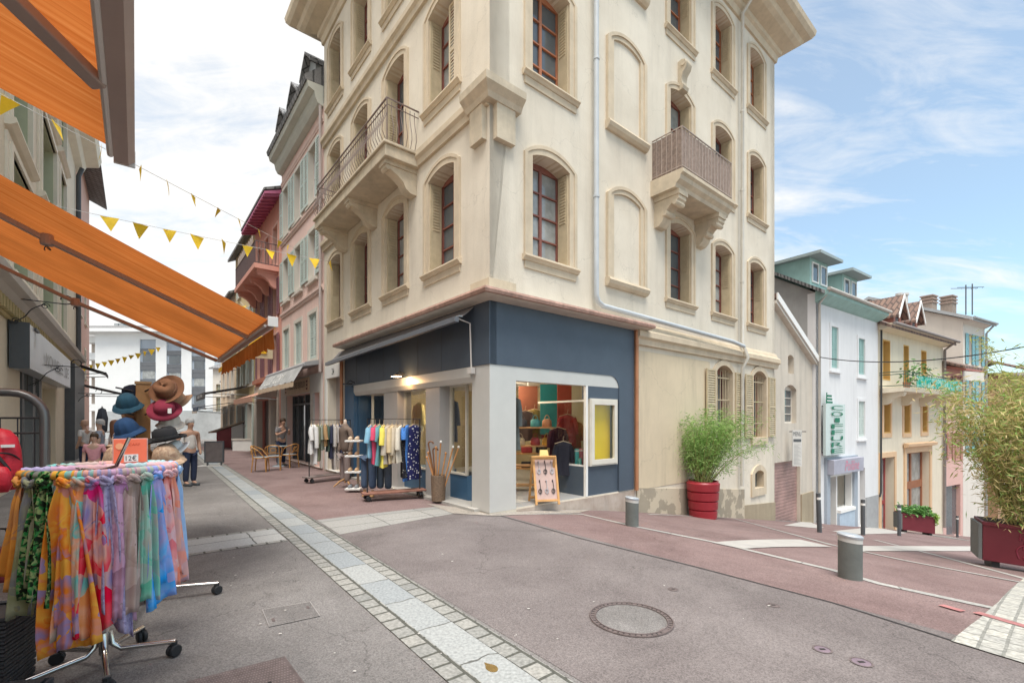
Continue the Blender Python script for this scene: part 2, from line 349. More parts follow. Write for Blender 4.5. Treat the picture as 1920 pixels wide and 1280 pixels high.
def cornice(mb, path, prof, side=1):
    """profile (off, z) carried round an open path of XY points with mitred corners"""
    P = [V((p.x, p.y, 0)) for p in path]; m = len(P); rings = []
    for i in range(m):
        ds = []
        if i > 0: ds.append((P[i] - P[i - 1]).normalized())
        if i < m - 1: ds.append((P[i + 1] - P[i]).normalized())
        ns = [V((d.y, -d.x, 0)) * side for d in ds]
        nn = sum(ns, V((0, 0, 0))).normalized(); k = 1 / max(.3, nn.dot(ns[0]))
        rings.append([V((P[i].x + nn.x * o * k, P[i].y + nn.y * o * k, z)) for o, z in prof])
    n = len(prof)
    mb.add([q for r in rings for q in r], [(i * n + j, i * n + (j + 1) % n, (i + 1) * n + (j + 1) % n, (i + 1) * n + j) for i in range(m - 1) for j in range(n)] + [list(range(n))[::-1], [(m - 1) * n + j for j in range(n)]])
    return mb
def sheet(name, pts, dz, m, uvo=None, uvd=None, uvn=None, kind='structure'):
    """a surface laid on the ground: polygon cut at the same lines as the ground, dz above it"""
    pts = [V((p.x, p.y, 0)) for p in pts]
    bm = bmesh.new(); vs = [bm.verts.new(p) for p in pts]
    for t in tessellate_polygon([pts]):
        try: bm.faces.new([vs[i] for i in t])
        except ValueError: pass
    for s in SL:
        bmesh.ops.bisect_plane(bm, geom=bm.verts[:] + bm.edges[:] + bm.faces[:], plane_co=C0 + DR * s, plane_no=DR, dist=1e-5)
    ul = bm.loops.layers.uv.new('UVMap') if uvd else None
    for q in bm.verts: q.co.z = zg(q.co) + dz
    if uvd:
        un = uvn or V((-uvd.y, uvd.x, 0))
        for f in bm.faces:
            for lp in f.loops:
                d = lp.vert.co - uvo; lp[ul].uv = (d.dot(uvd), d.dot(un))
    bmesh.ops.recalc_face_normals(bm, faces=bm.faces)
    for f in bm.faces:
        if f.normal.z < 0: f.normal_flip()
    me = bpy.data.meshes.new(name); bm.to_mesh(me); bm.free(); me.materials.append(m)
    o = bpy.data.objects.new(name, me); col.objects.link(o)
    if kind: o['kind'] = kind
    return o
# ---------------------------------------------------------------- ground
A_GREY = asphalt('grey asphalt', (.168, .156, .149), (.215, .201, .193))
A_MAUVE = asphalt('mauve asphalt', (.152, .130, .126), (.192, .167, .161))
A_RED = asphalt('red asphalt', (.178, .120, .114), (.226, .160, .152))
SLAB = brickmat('granite slabs', (.36, .37, .36), (.25, .28, .30), (.12, .12, .11), .62, .82, .008, 0, .75, 45, .3)
SETT = brickmat('granite setts', (.34, .33, .30), (.25, .25, .235), (.09, .09, .075), .17, .15, .012, .5, .8, 40, .35, bump=.8)
COBB = brickmat('pale cobbles', (.46, .44, .39), (.36, .35, .32), (.24, .235, .21), .17, .13, .010, .5, .85, 30, .4, bump=.6)
KERB = brickmat('kerb stones', (.42, .40, .37), (.33, .32, .30), (.2, .19, .17), .9, .5, .008, 0, .8, 40, .3)
def street(s, o): return C0 + DR * s + NR * o
sheet('ground', [street(-70, -140), street(140, -140), street(140, 60), street(-70, 60)], 0, A_GREY)
G = gnd
# band of slabs running down the street
e1a, e1b, e2a, e2b = G(837, 1280), G(460, 940), G(1079, 1280), G(533, 940)
bd = ((e1b - e1a).normalized() + (e2b - e2a).normalized()).normalized(); bd.z = 0; bd.normalize(); bnrm = V((bd.y, -bd.x, 0))
c_l = e1b; wid = (e2b - e1b).dot(bnrm)
cross0 = G(354, 1042)
def bandp(t, x): return c_l + bd * t + bnrm * x
sheet('paving_slab_strip', [bandp(-9, .16), bandp(24, .16), bandp(24, wid - .16), bandp(-9, wid - .16)], .006, SLAB, bandp(-9, .16), bd, bnrm)
for x0, x1 in ((0, .16), (wid - .16, wid)):
    sheet('paving_sett_strip', [bandp(-9, x0), bandp(24, x0), bandp(24, x1), bandp(-9, x1)], .008, SETT, bandp(-9, x0), bd, bnrm)
# cross band towards the corner shop, in front of the band and behind it
ca = [G(362, 1009), G(521, 988), G(544, 1017), G(354, 1042)]
cdir = (ca[1] - ca[0]); cdir.z = 0; cdir.normalize(); cn = V((-cdir.y, cdir.x, 0))
CX0 = ca[3]; cw = (ca[0] - ca[3]).dot(cn)
def crossp(a, b): return CX0 + cdir * a + cn * b
la = (ca[2] - CX0).dot(cdir)
SLAB2 = brickmat('pale granite slabs', (.46, .46, .44), (.36, .38, .39), (.12, .12, .11), .95, .44, .01, 0, .75, 45, .22)
sheet('cross_slab_strip', [crossp(-4, .1), crossp(la, .1), crossp(la, cw - .1), crossp(-4, cw - .1)], .005, SLAB2, crossp(-4, .1), cdir, cn)
for b0, b1 in ((0, .1), (cw - .1, cw)): sheet('cross_sett_strip', [crossp(-4, b0), crossp(la, b0), crossp(la, b1), crossp(-4, b1)], .0045, SETT, crossp(-4, b0), cdir, cn)
cb = [G(594, 975), G(817, 950), G(850, 963), G(637, 1002)]
d2 = (cb[1] - cb[0]); d2.z = 0; d2.normalize()
SLAB3 = brickmat('worn granite slabs', (.33, .32, .30), (.26, .26, .25), (.12, .12, .11), .85, .5, .01, 0, .75, 45, .25)
sheet('corner_slab_strip', cb, .0055, SLAB3, cb[3], d2)
# red pavement along the left shops and the mauve crossing
BL = gnd(935, 964)
redleft = [bandp(2.9, wid), bandp(24, wid), C0 + DL * 24.5 + NL * .02, C0 + DL * .5 + NL * .02, G(817, 950), G(594, 975)]
sheet('red_pavement', redleft, .004, A_RED)
bl_dir = (G(1800, 1192) - BL); bl_dir.z = 0; bl_dir.normalize()
sheet('mauve_asphalt', [G(637, 1002), G(850, 963), BL, BL + bl_dir * 12.0, bandp(-9, wid + .05), bandp(-1.2, wid)], .003, A_MAUVE)
sheet('red_road', [BL, street(.2, .05), street(120, .05), street(120, 14), BL + bl_dir * 12 + DR * 10, BL + bl_dir * 12], .0038, A_RED)
def strip(name, pix, wd, dz, m, ext=None):
    P = [G(*p) for p in pix]
    if ext: P.append(P[-1] + (P[-1] - P[-2]).normalized() * ext)
    for q in P: q.z = 0
    a, b = [], []
    for i, p in enumerate(P):
        d = (P[min(i + 1, len(P) - 1)] - P[max(i - 1, 0)]).normalized(); n = V((-d.y, d.x, 0)); a.append(p + n * wd / 2); b.append(p - n * wd / 2)
    d = (P[-1] - P[0]).normalized()
    return sheet(name, a + b[::-1], dz, m, P[0], d)
strip('kerb_strip', [(930, 966), (1090, 964), (1185, 986), (1350, 1019), (1560, 1069), (1650, 1095), (1868, 1142)], .12, .010, KERB)
strip('kerb_strip', [(1215, 964), (1375, 972), (1560, 1022), (1700, 1052), (1860, 1082)], .13, .012, KERB, 2)
strip('kerb_strip', [(1560, 1002), (1640, 1012), (1760, 1042), (1850, 1066)], .13, .010, KERB, 3)
strip('kerb_strip', [(1690, 996), (1780, 1005), (1830, 1015)], .14, .010, KERB, 10)
PALE = mat('pale road slabs', (.40, .38, .355), .8, .12, 2, .2, 40)
sheet('crossing_band', [G(1335, 1018), G(1500, 1012), G(1560, 1026), G(1392, 1030)], .014, PALE)
sheet('crossing_band', [G(1600, 1024), G(1850, 1024), G(1850, 1033), G(1610, 1034)], .014, PALE)
sheet('pale_apron', [G(1470, 985), G(1512, 976), G(1545, 989), G(1530, 990)], .013, PALE)
sheet('pale_apron', [G(1560, 996), G(1640, 987), G(1700, 999), G(1600, 1002)], .013, PALE)
sheet('cobbled_margin', [G(1783, 1203), G(1838, 1160), G(1872, 1130), G(1920, 1085), G(1990, 1100), G(1990, 1270), G(1920, 1245)], .012, COBB, G(1783, 1203), DR)
PAINT = mat('worn red paint', (.36, .15, .145), .7, .3, 9)
strip('painted_line', [(1830, 1150), (1940, 1182)], .10, .017, PAINT); strip('painted_line', [(1764, 1136), (1806, 1148)], .09, .016, PAINT)
strip('asphalt_seam', [(935, 966), (1090, 1010), (1300, 1062), (1560, 1130), (1790, 1203)], .022, .0085, mat('dark joint', (.05, .045, .045), .9, .4, 9))
sheet('corner_apron', [G(800, 945), C0 + DL * .9 + NL * .05, C0 + NL * .02 + NR * .0, street(2.6, .05), G(1085, 962), G(930, 968), G(850, 963)], .0115, mat('worn beige paving', (.36, .32, .28), .85, .25, 2.5, .3, 30, fine=.3))
# ---------------------------------------------------------------- shared finishes
CREAM = mat('cream render', (.66, .585, .475), .9, .06, .6, .3, 30, streak=.13, c2=(.70, .635, .53), crack=.16)
STONE = mat('ochre stone trim', (.585, .485, .355), .85, .12, 2.0, .25, 45, streak=.14)
STONE2 = mat('stone corbels', (.56, .475, .355), .85, .16, 3.0, .3, 45, streak=.2)
REDWOOD = mat('red brown window paint', (.235, .088, .066), .5, .15, 5)
ORWOOD = mat('orange brown window paint', (.42, .16, .08), .5, .15, 5)
PANE = mat('window glass', (.10, .115, .125), .04, .25, .7, spec=.9)
PANEC = mat('curtained glass', (.30, .31, .30), .06, .35, 2.0, spec=.8)
SHUT = mat('ochre shutter paint', (.50, .41, .27), .6, .12, 5, streak=.15)
SHUTC = mat('cream shutter paint', (.62, .52, .37), .6, .08, 5, streak=.1)
ZINC = mat('zinc', (.42, .44, .45), .4, .12, 3, metal=.6)
GALV = mat('grey downpipe paint', (.50, .53, .55), .45, .08, 3)
COPPER = mat('brown copper pipe', (.46, .21, .11), .45, .2, 3, metal=.3)
NAVY = mat('navy fascia panel', (.072, .096, .128), .5, .10, 1.2, spec=.45, fine=.06)
BLUEP = mat('blue fascia panel', (.04, .105, .19), .42, .1, 1.2, spec=.5)
ALU = mat('pale grey aluminium panel', (.60, .585, .55), .38, .05, 1.4, metal=.15)
BLACK = mat('black iron', (.03, .03, .032), .5, .2, 6)
DGREY = mat('dark grey paint', (.085, .092, .10), .5, .1, 3)
WHITE = mat('white paint', (.78, .77, .74), .6, .04, 3)
GLASS = glass('shop glass')
DARK = mat('dark interior', (.045, .042, .04), .8, .4, 1.5)
WOOD = mat('warm wood', (.44, .24, .10), .55, .22, 7)
REED = mat('reed screen', (.27, .205, .17), .9, .3, 14, .5, 70)
def louvre(mb, fr, u0, u1, z0, z1, o, n=None, t=.03, fw=.05):
    """a louvred leaf lying in the facade plane at offset o"""
    n = n or max(4, int((z1 - z0) / .07))
    mb.plate(fr, rect(u0, u1, z0, z1), [rect(u0 + fw, u1 - fw, z0 + fw, (z0 + z1) / 2 - fw / 2), rect(u0 + fw, u1 - fw, (z0 + z1) / 2 + fw / 2, z1 - fw)], o, o + t)
    for i in range(n):
        z = z0 + fw + (z1 - z0 - 2 * fw) * (i + .5) / n; h = (z1 - z0 - 2 * fw) / n * .42
        mb.hexa([fr.p(u0 + fw * .8, z - h, o + t * .8), fr.p(u1 - fw * .8, z - h, o + t * .8), fr.p(u1 - fw * .8, z - h + .008, o + t * .9), fr.p(u0 + fw * .8, z - h + .008, o + t * .9),
                 fr.p(u0 + fw * .8, z + h, o + t * .1), fr.p(u1 - fw * .8, z + h, o + t * .1), fr.p(u1 - fw * .8, z + h + .008, o + t * .2), fr.p(u0 + fw * .8, z + h + .008, o + t * .2)])
def window(bld, fr, uc, wd, zb, zs, rise, stone=STONE, wood=REDWOOD, pane=PANE, sill=True, rev=.36, far_shutter=True, sur=.17, rows=4, name='window', proud=.028, closed=0):
    """arched opening: casement frame (the part) with surround, sill, pane and folded shutters"""
    u0, u1 = uc - wd / 2, uc + wd / 2
    fr_ = MB(); i = .006
    fw = .055; um = (u0 + u1) / 2; holes = []
    zr = [zb + fw + (zs - zb - fw) * k / rows for k in range(rows + 1)]
    for a, b in ((u0 + fw, um - fw * .6), (um + fw * .6, u1 - fw)):
        for k in range(rows): holes.append(rect(a, b, zr[k] + .014, zr[k + 1] - .014))
    fr_.plate(fr, arch(u0 + i, u1 - i, zb + i, zs, rise - i, 8), holes, -rev, -rev + .06)
    o = fr_.build(name, wood, bld)
    MB().plate(fr, arch(u0 + .03, u1 - .03, zb + .03, zs, rise - .03, 8), [], -rev + .012, -rev + .022).build('pane', pane, o)
    s = MB().plate(fr, arch(u0 - sur, u1 + sur, zb - .02, zs + .02, rise + sur * .8, 10), [arch(u0 + .004, u1 - .004, zb + .004, zs, rise, 10)], -rev + .07, proud)
    s.plate(fr, arch(u0 - sur - .03, u1 + sur + .03, zb - .02, zs + .02, rise + sur * .8 + .03, 10), [arch(u0 - sur * .72, u1 + sur * .72, zb - .015, zs + .02, rise + sur * .56, 10)], .002, proud + .018)
    s.build('surround', stone, o)
    if sill:
        a = MB(); a.sweep(fr, [(-.2, zb - .02), (.07, zb - .02), (.105, zb - .04), (.11, zb - .07), (.08, zb - .09), (.05, zb - .13), (.01, zb - .135), (-.2, zb - .135)], u0 - sur - .07, u1 + sur + .07)
        a.fbox(fr, u0 - sur - .02, u1 + sur + .02, zb - .27, zb - .134, .001, .03); a.build('sill', stone, o)
    if far_shutter:
        for uu, sg in ((u1, -1), (u0, 1)):                       # leaf folded against each reveal
            b = MB(); r2 = rev - .09
            b.hexa([fr.p(uu + sg * q, z, oo) for z in (zb + .02, zs - .02) for q, oo in ((.008, -rev + .08), (.04, -rev + .08), (.04, -.02), (.008, -.02))])
            for k in range(15):
                z = zb + .9 + k * .062
                if z < zs - .1:
                    b.hexa([fr.p(uu + sg * q, zz, oo) for zz in (z, z + .03) for q, oo in ((.039, -rev + .13), (.052, -rev + .13), (.052, -.07), (.039, -.07))])
            b.build('shutter', SHUT, o)
    if closed:
        b = MB(); louvre(b, fr, um if closed > 0 else u0, u1 if closed > 0 else um, zb + .02, zs + .05, -.2); b.build('shutter', SHUTC, o)
    return o
# ---------------------------------------------------------------- the corner building
CB = thing('corner_building', 'tall cream corner building with navy shop front, stone framed arched windows and balconies', 'building', C0)
WZ = [4.72, 8.16, 11.60]; SH = 1.88; RISE = .115; WW = 1.02
RS = [1.50, 3.90, 6.22, 8.55, 10.83]; LT = [1.63, 3.78, 5.92, 8.02]
REND, LEND, TOP = 12.27, 9.12, 14.05
rh, lh = [], []
for k, zb in enumerate(WZ):
    for j, s in enumerate(RS):
        if j == 1: continue
        b = zb
        if k == 1 and j == 2: b = 7.46
        rh.append((k, j, s, b))
    for j, t in enumerate(LT):
        b = zb
        if k == 1 and j >= 1: b = 7.40
        lh.append((k, j, t, b))
SHOPZ = 3.74
holesR = [arch(s - WW / 2, s + WW / 2, b, WZ[k] + SH, RISE, 8) for k, j, s, b in rh]
GW = [(8.58, 1.04), (11.0, 1.04)]
holesR += [arch(s - .5, s + .5, z, 3.02, .2, 8) for s, z in GW] + [arch(10.95 - .34, 10.95 + .34, -.62, -.12, .1, 6)]
holesR += [rect(.02, 4.2, -.001, 3.66)]
holesL = [arch(t - WW / 2, t + WW / 2, b, WZ[k] + SH, RISE, 8) for k, j, t, b in lh]
holesL += [rect(.02, 7.2, -.001, 3.66), rect(7.5, 8.85, .02, 3.0)]
wb = MB()
wb.plate(FRR, rect(.0, REND, -3.2, TOP + .6), holesR, -.45, 0)
wb.plate(FRL, rect(.451, LEND, -.6, TOP + .6), [h for h in holesL[:-2]] + [rect(.47, 7.2, -.001, 3.66), holesL[-1]], -.45, 0)
wb.fbox(FRL, .0, .451, 3.66, TOP + .6, -.449, -.0005)
bk = Fr(C0 + DR * REND, DL, DR); wb.plate(bk, rect(0, LEND, -3.2, TOP + .6), [], -.40, -.002)
b2 = Fr(C0 + DL * LEND, DR, DL); wb.plate(b2, rect(0.01, REND - .01, -3.2, TOP + .6), [], -.40, -.004)
wb.build('wall', CREAM, CB)
for k, j, s, b in rh:
    window(CB, FRR, s, WW, b, WZ[k] + SH, RISE, wood=ORWOOD if (k == 2 or (k == 1 and j == 0)) else REDWOOD, pane=PANEC if (k + j) % 3 == 0 else PANE, sill=not (k == 1 and j == 2))
for k, j, t, b in lh:
    window(CB, FRL, t, WW, b, WZ[k] + SH, RISE, pane=PANEC if (k + j) % 3 == 1 else PANE, sill=not (k == 1 and j >= 1), closed=-1 if (k == 1 and j == 0) else 0)
for k in range(3):                                              # blind windows of the second bay
    s = RS[1]; q = MB(); zb = WZ[k]
    q.plate(FRR, arch(s - .70, s + .70, zb - .02, WZ[k] + SH, RISE + .14, 10), [arch(s - .50, s + .50, zb + .02, WZ[k] + SH, RISE, 10)], .001, .05)
    q.plate(FRR, arch(s - .73, s + .73, zb - .02, WZ[k] + SH, RISE + .17, 10), [arch(s - .62, s + .62, zb, WZ[k] + SH, RISE + .10, 10)], .0005, .075)
    q.sweep(FRR, [(.001, zb + .02), (.12, zb + .01), (.15, zb - .05), (.12, zb - .12), (.06, zb - .17), (.001, zb - .17)], s - .75, s + .75)
    o = q.build('blind_window', STONE, CB)
    MB().plate(FRR, arch(s - .505, s + .505, zb + .03, WZ[k] + SH, RISE, 8), [], .0004, .004).build('infill', CREAM, o)
for s, z in GW:                                                  # barred ground floor windows, shutters folded open
    q = MB(); q.plate(FRR, arch(s - .5, s + .5, z, 3.02, .19, 8), [rect(s - .44, s - .03, z + .06, 2.98), rect(s + .03, s + .44, z + .06, 2.98)], -.3, -.25)
    o = q.build('window', REDWOOD, CB)
    MB().plate(FRR, arch(s - .49, s + .49, z, 3.02, .18, 8), [], -.29, -.28).build('pane', PANE, o)
    q = MB().plate(FRR, arch(s - .68, s + .68, z - .02, 3.02, .36, 10), [arch(s - .496, s + .496, z + .004, 3.02, .196, 10)], -.24, .05); q.fbox(FRR, s - .6, s + .6, z - .22, z + .0, .001, .06)
    q.build('surround', STONE, o)
    q = MB()
    for i in range(6): q.tube([FRR.p(s - .4 + .16 * i, z + .02, -.06), FRR.p(s - .4 + .16 * i, 3.1, -.06)], .011, 6)
    for zz in (z + .45, z + 1.15, z + 1.8): q.fbox(FRR, s - .49, s + .49, zz, zz + .03, -.075, -.045)
    q.build('window_bars', SHUT, o)
    for a, b in ((s - 1.13, s - .62), (s + .62, s + 1.13)):
        q = MB(); louvre(q, FRR, a, b, z + .02, 3.05, .055, t=.04); q.build('shutter', SHUT, o)
q = MB().plate(FRR, arch(10.95 - .33, 10.95 + .33, -.6, -.12, .09, 6), [], -.2, -.18); o = q.build('cellar_window', PANE, CB)
MB().plate(FRR, arch(10.95 - .55, 10.95 + .55, -.85, -.12, .28, 8), [arch(10.95 - .335, 10.95 + .335, -.6, -.12, .097, 6)], -.17, .05).build('surround', STONE, o)
# plinth with peeling paint
PL = mat('brown plinth render', (.36, .295, .205), .9, .12, 1.3, .4, 25, streak=.2)
def plinth(u0, u1, top0, top1, a=.03):
    q = MB(); q.plate(FRR, [(u0, -3.1), (u1, -3.1), (u1, top1), (u0, top0)], [], .0015, a); return q
mpeel = mat('peeling plinth', (.34, .29, .22), .9, .1, 1.5, .5, 30, c2=(.34, .29, .22))
t_ = mpeel.node_tree; n_ = t_.nodes; l_ = t_.links; p_ = n_['Principled BSDF']; src = p_.inputs['Base Color'].links[0].from_socket
nn_ = n_.new('ShaderNodeTexNoise'); nn_.inputs['Scale'].default_value = 2.3; nn_.inputs['Detail'].default_value = 9; tc_ = n_.new('ShaderNodeTexCoord'); l_.new(tc_.outputs['Object'], nn_.inputs['Vector'])
rp_ = n_.new('ShaderNodeValToRGB'); rp_.color_ramp.elements[0].position = .53; rp_.color_ramp.elements[1].position = .56; l_.new(nn_.outputs[0], rp_.inputs[0])
mx_ = n_.new('ShaderNodeMix'); mx_.data_type = 'RGBA'; l_.new(rp_.outputs[0], mx_.inputs[0]); l_.new(src, mx_.inputs[6]); mx_.inputs[7].default_value = (.54, .46, .345, 1); l_.new(mx_.outputs[2], p_.inputs['Base Color'])
plinth(4.28, 9.9, .02, -.55).build('plinth', mpeel, CB); plinth(9.9, REND, -1.05, -1.22, .034).build('plinth', PL, CB)
q = MB(); q.plate(FRR, rect(4.36, 7.75, -.03, 3.26), [], .0008, .012); q.build('wall_panel', mat('beige wall panel', (.62, .515, .365), .9, .08, .7, .3, 30, streak=.2, crack=.2), CB)
# string courses, corner pilaster caps, cornice
q = MB()
prof = lambda z, d, h: [(.001, z), (d * .5, z), (d * .6, z + h * .35), (d, z + h * .5), (d, z + h * .85), (d * .6, z + h), (.001, z + h)]
for z in (7.12, 10.52): q = MB(); q.sweep(FRL, prof(z, .13, .34), .0, LEND); q.build('string_course', STONE, CB)
q = MB(); q.sweep(FRR, prof(3.38, .17, .36), 4.2, REND + .1); q.sweep(FRR, [(.001, 3.74), (.10, 3.74), (.05, 3.86), (.001, 3.9)], 4.2, REND + .05); q.build('string_course', STONE, CB)
q = MB(); cornice(q, [C0 + DL * .55, C0, C0 + DR * .62], [(.001, 7.16), (.13, 7.16), (.17, 7.24), (.27, 7.34), (.28, 7.46), (.16, 7.52), (.001, 7.54)][::-1])
q.fbox(FRR, .08, .50, 6.55, 7.16, .001, .11); q.fbox(FRL, .08, .46, 6.55, 7.16, .001, .11); q.build('pilaster_cap', STONE2, CB)
q = MB(); cornice(q, [C0 + DL * .5, C0, C0 + DR * .55], [(.001, 3.9), (.07, 3.9), (.07, 4.08), (.001, 4.1)][::-1]); q.build('pilaster_base', STONE, CB)
q = MB(); cpath = [C0 + DR * .5 + DL * LEND, C0 + DL * LEND, C0, C0 + DR * REND, C0 + DR * REND + DL * LEND]
cornice(q, cpath, [(-.1, 13.95), (.06, 13.95), (.09, 14.15), (.16, 14.2), (.18, 14.32), (.50, 14.42), (.62, 14.5), (.68, 14.62), (.86, 14.68), (.95, 14.8), (.98, 14.95), (.1, 15.1), (-.1, 15.1)][::-1])
q.build('cornice', STONE, CB)
q = MB(); rr = [C0 + DL * -.9 + DR * -.9, C0 + DL * -.9 + DR * (REND + .9), C0 + DR * (REND + .9) + DL * (LEND + .9), C0 + DR * -.9 + DL * (LEND + .9)]
rt = [C0 + DL * 3 + DR * 3, C0 + DL * 3 + DR * (REND - 3), C0 + DR * (REND - 3) + DL * (LEND - 3), C0 + DR * 3 + DL * (LEND - 3)]
q.hexa([V((p.x, p.y, 15.02)) for p in rr] + [V((p.x, p.y, 17.2)) for p in rt]); q.build('roof', mat('slate roof', (.12, .12, .13), .7, .2, 3), CB)
# downpipes
s1 = FRR.u(1110); q = MB()
q.tube([FRR.p(s1, 14.4, .12), FRR.p(s1, 5.0, .12), FRR.p(s1, 4.25, .12), FRR.p(s1 + .06, 4.12, .12), FRR.p(s1 + .22, 4.05, .12), FRR.p(8.6, 3.62 + .28, .24), FRR.p(9.35, 3.83, .25)], .055, 10)
for z in (12.4, 9.2, 6.3): q.lathe([(.068, 0), (.068, .05)], FRR.p(s1, z, .12), 10)
q.build('downpipe', GALV, CB, smooth=50)
s2 = FRR.u(1391, .12); q = MB(); q.tube([FRR.p(s2 - .05, 14.55, .75), FRR.p(s2, 14.0, .14), FRR.p(s2, 4.0, .13), FRR.p(s2, 3.5, .3), FRR.p(s2, 3.2, .14), FRR.p(s2, -.4, .13)], .05, 10)
for z in (11, 8.6, 5.8, 1.5): q.lathe([(.062, 0), (.062, .05)], FRR.p(s2, z, .13), 10)
q.build('downpipe', mat('cream downpipe paint', (.56, .53, .47), .5, .1, 3), CB, smooth=50)
# left balcony on three brackets
def corbel(mb, fr, u, wd, z1, d, h):
    P = [(.001, z1), (d, z1), (d, z1 - h * .28), (d * .93, z1 - h * .34), (d * .86, z1 - h * .30), (d * .62, z1 - h * .45), (d * .45, z1 - h * .62), (d * .36, z1 - h * .85), (d * .2, z1 - h * .98), (.001, z1 - h)]
    mb.sweep(fr, P, u - wd / 2, u + wd / 2); mb.fbox(fr, u - wd / 2 - .03, u + wd / 2 + .03, z1 - h * .16, z1 - .001, .0015, d + .03)
B0, B1, BO = 2.54, 7.38, .80
q = MB(); q.fbox(FRL, B0, B1, 7.10, 7.34, .001, BO); q.fbox(FRL, B0 - .05, B1 + .05, 7.34, 7.40, .002, BO + .05); o = q.build('balcony', STONE2, CB, bev=.012)
for u in (B0 + .28, (B0 + B1) / 2, B1 - .3):
    q = MB(); corbel(q, FRL, u, .26, 7.10, .72, .55); q.build('bracket', STONE2, o, smooth=35)
RAIL = mat('worn brown railing', (.17, .125, .11), .5, .2, 8)
q = MB(); e = .05
def belly(fr, u, dirn):
    return [(0, 7.42), (.05, 7.5), (.11, 7.62), (.10, 7.76), (.03, 7.95), (-.01, 8.1), (0, 8.28)]
n = 41
for i in range(n):
    u = B0 + e + (B1 - B0 - 2 * e) * i / (n - 1)
    q.tube([FRL.p(u, z, BO - .06 + d) for d, z in belly(0, 0, 0)], .008, 5)
for uu, sg in ((B0 + e, -1), (B1 - e, 1)):
    for i in range(1, 7): q.tube([FRL.p(uu + sg * d * .8, z, (BO - .06) * i / 7) for d, z in belly(0, 0, 0)], .008, 5)
for z, r in ((7.45, .012), (8.2, .012), (8.34, .02)): q.tube([FRL.p(B0 + e, z, .01), FRL.p(B0 + e, z, BO - .06), FRL.p(B1 - e, z, BO - .06), FRL.p(B1 - e, z, .01)], r, 6)
for u in (B0 + e, B1 - e): q.tube([FRL.p(u, 7.4, BO - .06), FRL.p(u, 8.34, BO - .06)], .016, 6)
q.build('railing', RAIL, o)
# right balcony with reed screen
B0, B1, BO = 4.86, 7.44, .86
q = MB(); q.sweep(FRR, [(.001, 7.02), (BO - .2, 7.02), (BO - .17, 7.1), (BO - .08, 7.17), (BO - .06, 7.26), (BO, 7.3), (BO, 7.38), (.001, 7.40)], B0, B1); o = q.build('balcony', STONE2, CB)
for u in (B0 + .32, B1 - .34):
    q = MB(); corbel(q, FRR, u, .34, 7.02, .66, .72)
    for k in range(2): q.lathe([(.06, -.19), (.075, -.1), (.075, .1), (.06, .19)], FRR.p(u, 7.02 - .27 - .18 * k, .56 - .26 * k), 10, Matrix((( DR.x, DR.y, 0), (DR.y, -DR.x, 0), (0, 0, 1))).transposed() @ Matrix.Rotation(PI / 2, 3, 'Y'))
    q.build('bracket', STONE2, o, smooth=35)
q = MB(); i_ = .07
for k in range(17): q.tube([FRR.p(B0 + i_ + (B1 - B0 - 2 * i_) * k / 16, 7.4, BO - .07), FRR.p(B0 + i_ + (B1 - B0 - 2 * i_) * k / 16, 8.38, BO - .07)], .011, 5)
for uu in (B0 + i_, B1 - i_):
    for k in range(1, 6): q.tube([FRR.p(uu, 7.4, (BO - .07) * k / 6), FRR.p(uu, 8.38, (BO - .07) * k / 6)], .011, 5)
for z in (7.48, 8.38): q.tube([FRR.p(B0 + i_, z, .01), FRR.p(B0 + i_, z, BO - .07), FRR.p(B1 - i_, z, BO - .07), FRR.p(B1 - i_, z, .01)], .018, 6)
q.build('railing', mat('pale brown railing', (.36, .29, .25), .5, .2, 8), o)
q = MB(); zt = lambda x: 8.34 + .03 * noise.noise(V((x * 9, 0, 0)))
pts = [(B0 + i_ + .02, oo / 20 * (BO - .10)) for oo in range(21)] + [(B0 + i_ + .02 + (B1 - B0 - 2 * i_ - .04) * k / 60, BO - .095) for k in range(1, 61)] + [(B1 - i_ - .02, (BO - .10) * (1 - k / 20)) for k in range(1, 21)]
for a, b in zip(pts, pts[1:]):
    mid = ((a[0] + b[0]) / 2, (a[1] + b[1]) / 2); q.tube([FRR.p(mid[0], 7.42, mid[1]), FRR.p(mid[0], zt(mid[0] + mid[1]), mid[1])], .023, 5)
q.build('reed_screen', REED, o)
q = MB(); kx = RS[2]                                              # scrolled keystone over the balcony door
q.sweep(FRR, [(.001, 10.9), (.10, 10.92), (.2, 10.88), (.25, 10.78), (.22, 10.66), (.13, 10.56), (.10, 10.42), (.12, 10.3), (.17, 10.24), (.14, 10.16), (.001, 10.14)], kx - .13, kx + .13)
q.lathe([(.07, -.15), (.085, -.1), (.085, .1), (.07, .15)], FRR.p(kx, 10.80, .16), 12, Matrix(((DR.x, DR.y, 0), (DR.y, -DR.x, 0), (0, 0, 1))).transposed() @ Matrix.Rotation(PI / 2, 3, 'Y'))
q.build('keystone', STONE2, CB, smooth=35)
# little iron balcony on the end wall
EB = Fr(C0 + DR * REND, DL, DR); q = MB(); q.fbox(EB, .5, 2.2, 8.05, 8.2, .001, .62); o = q.build('balcony', STONE2, CB)
q = MB()
for k in range(14):
    u = .53 + 1.64 * k / 13; q.tube([EB.p(u, 8.2, .55), EB.p(u, 8.55, .62), EB.p(u, 9.1, .5)], .012, 5)
for z in (8.25, 9.1): q.tube([EB.p(.53, z, 0), EB.p(.53, z, .56), EB.p(2.17, z, .56), EB.p(2.17, z, 0)], .022, 6)
for u in (.53, 2.17): q.tube([EB.p(u, 9.1, .5), EB.p(u, 10.6, .5), EB.p(u, 10.75, 0)], .02, 6)
for z in (9.9, 10.6): q.tube([EB.p(.53, z, .5), EB.p(2.17, z, .5)], .018, 6)
q.fbox(EB, .6, 2.1, 9.05, 9.25, .45, .75); q.build('railing', BLACK, o)
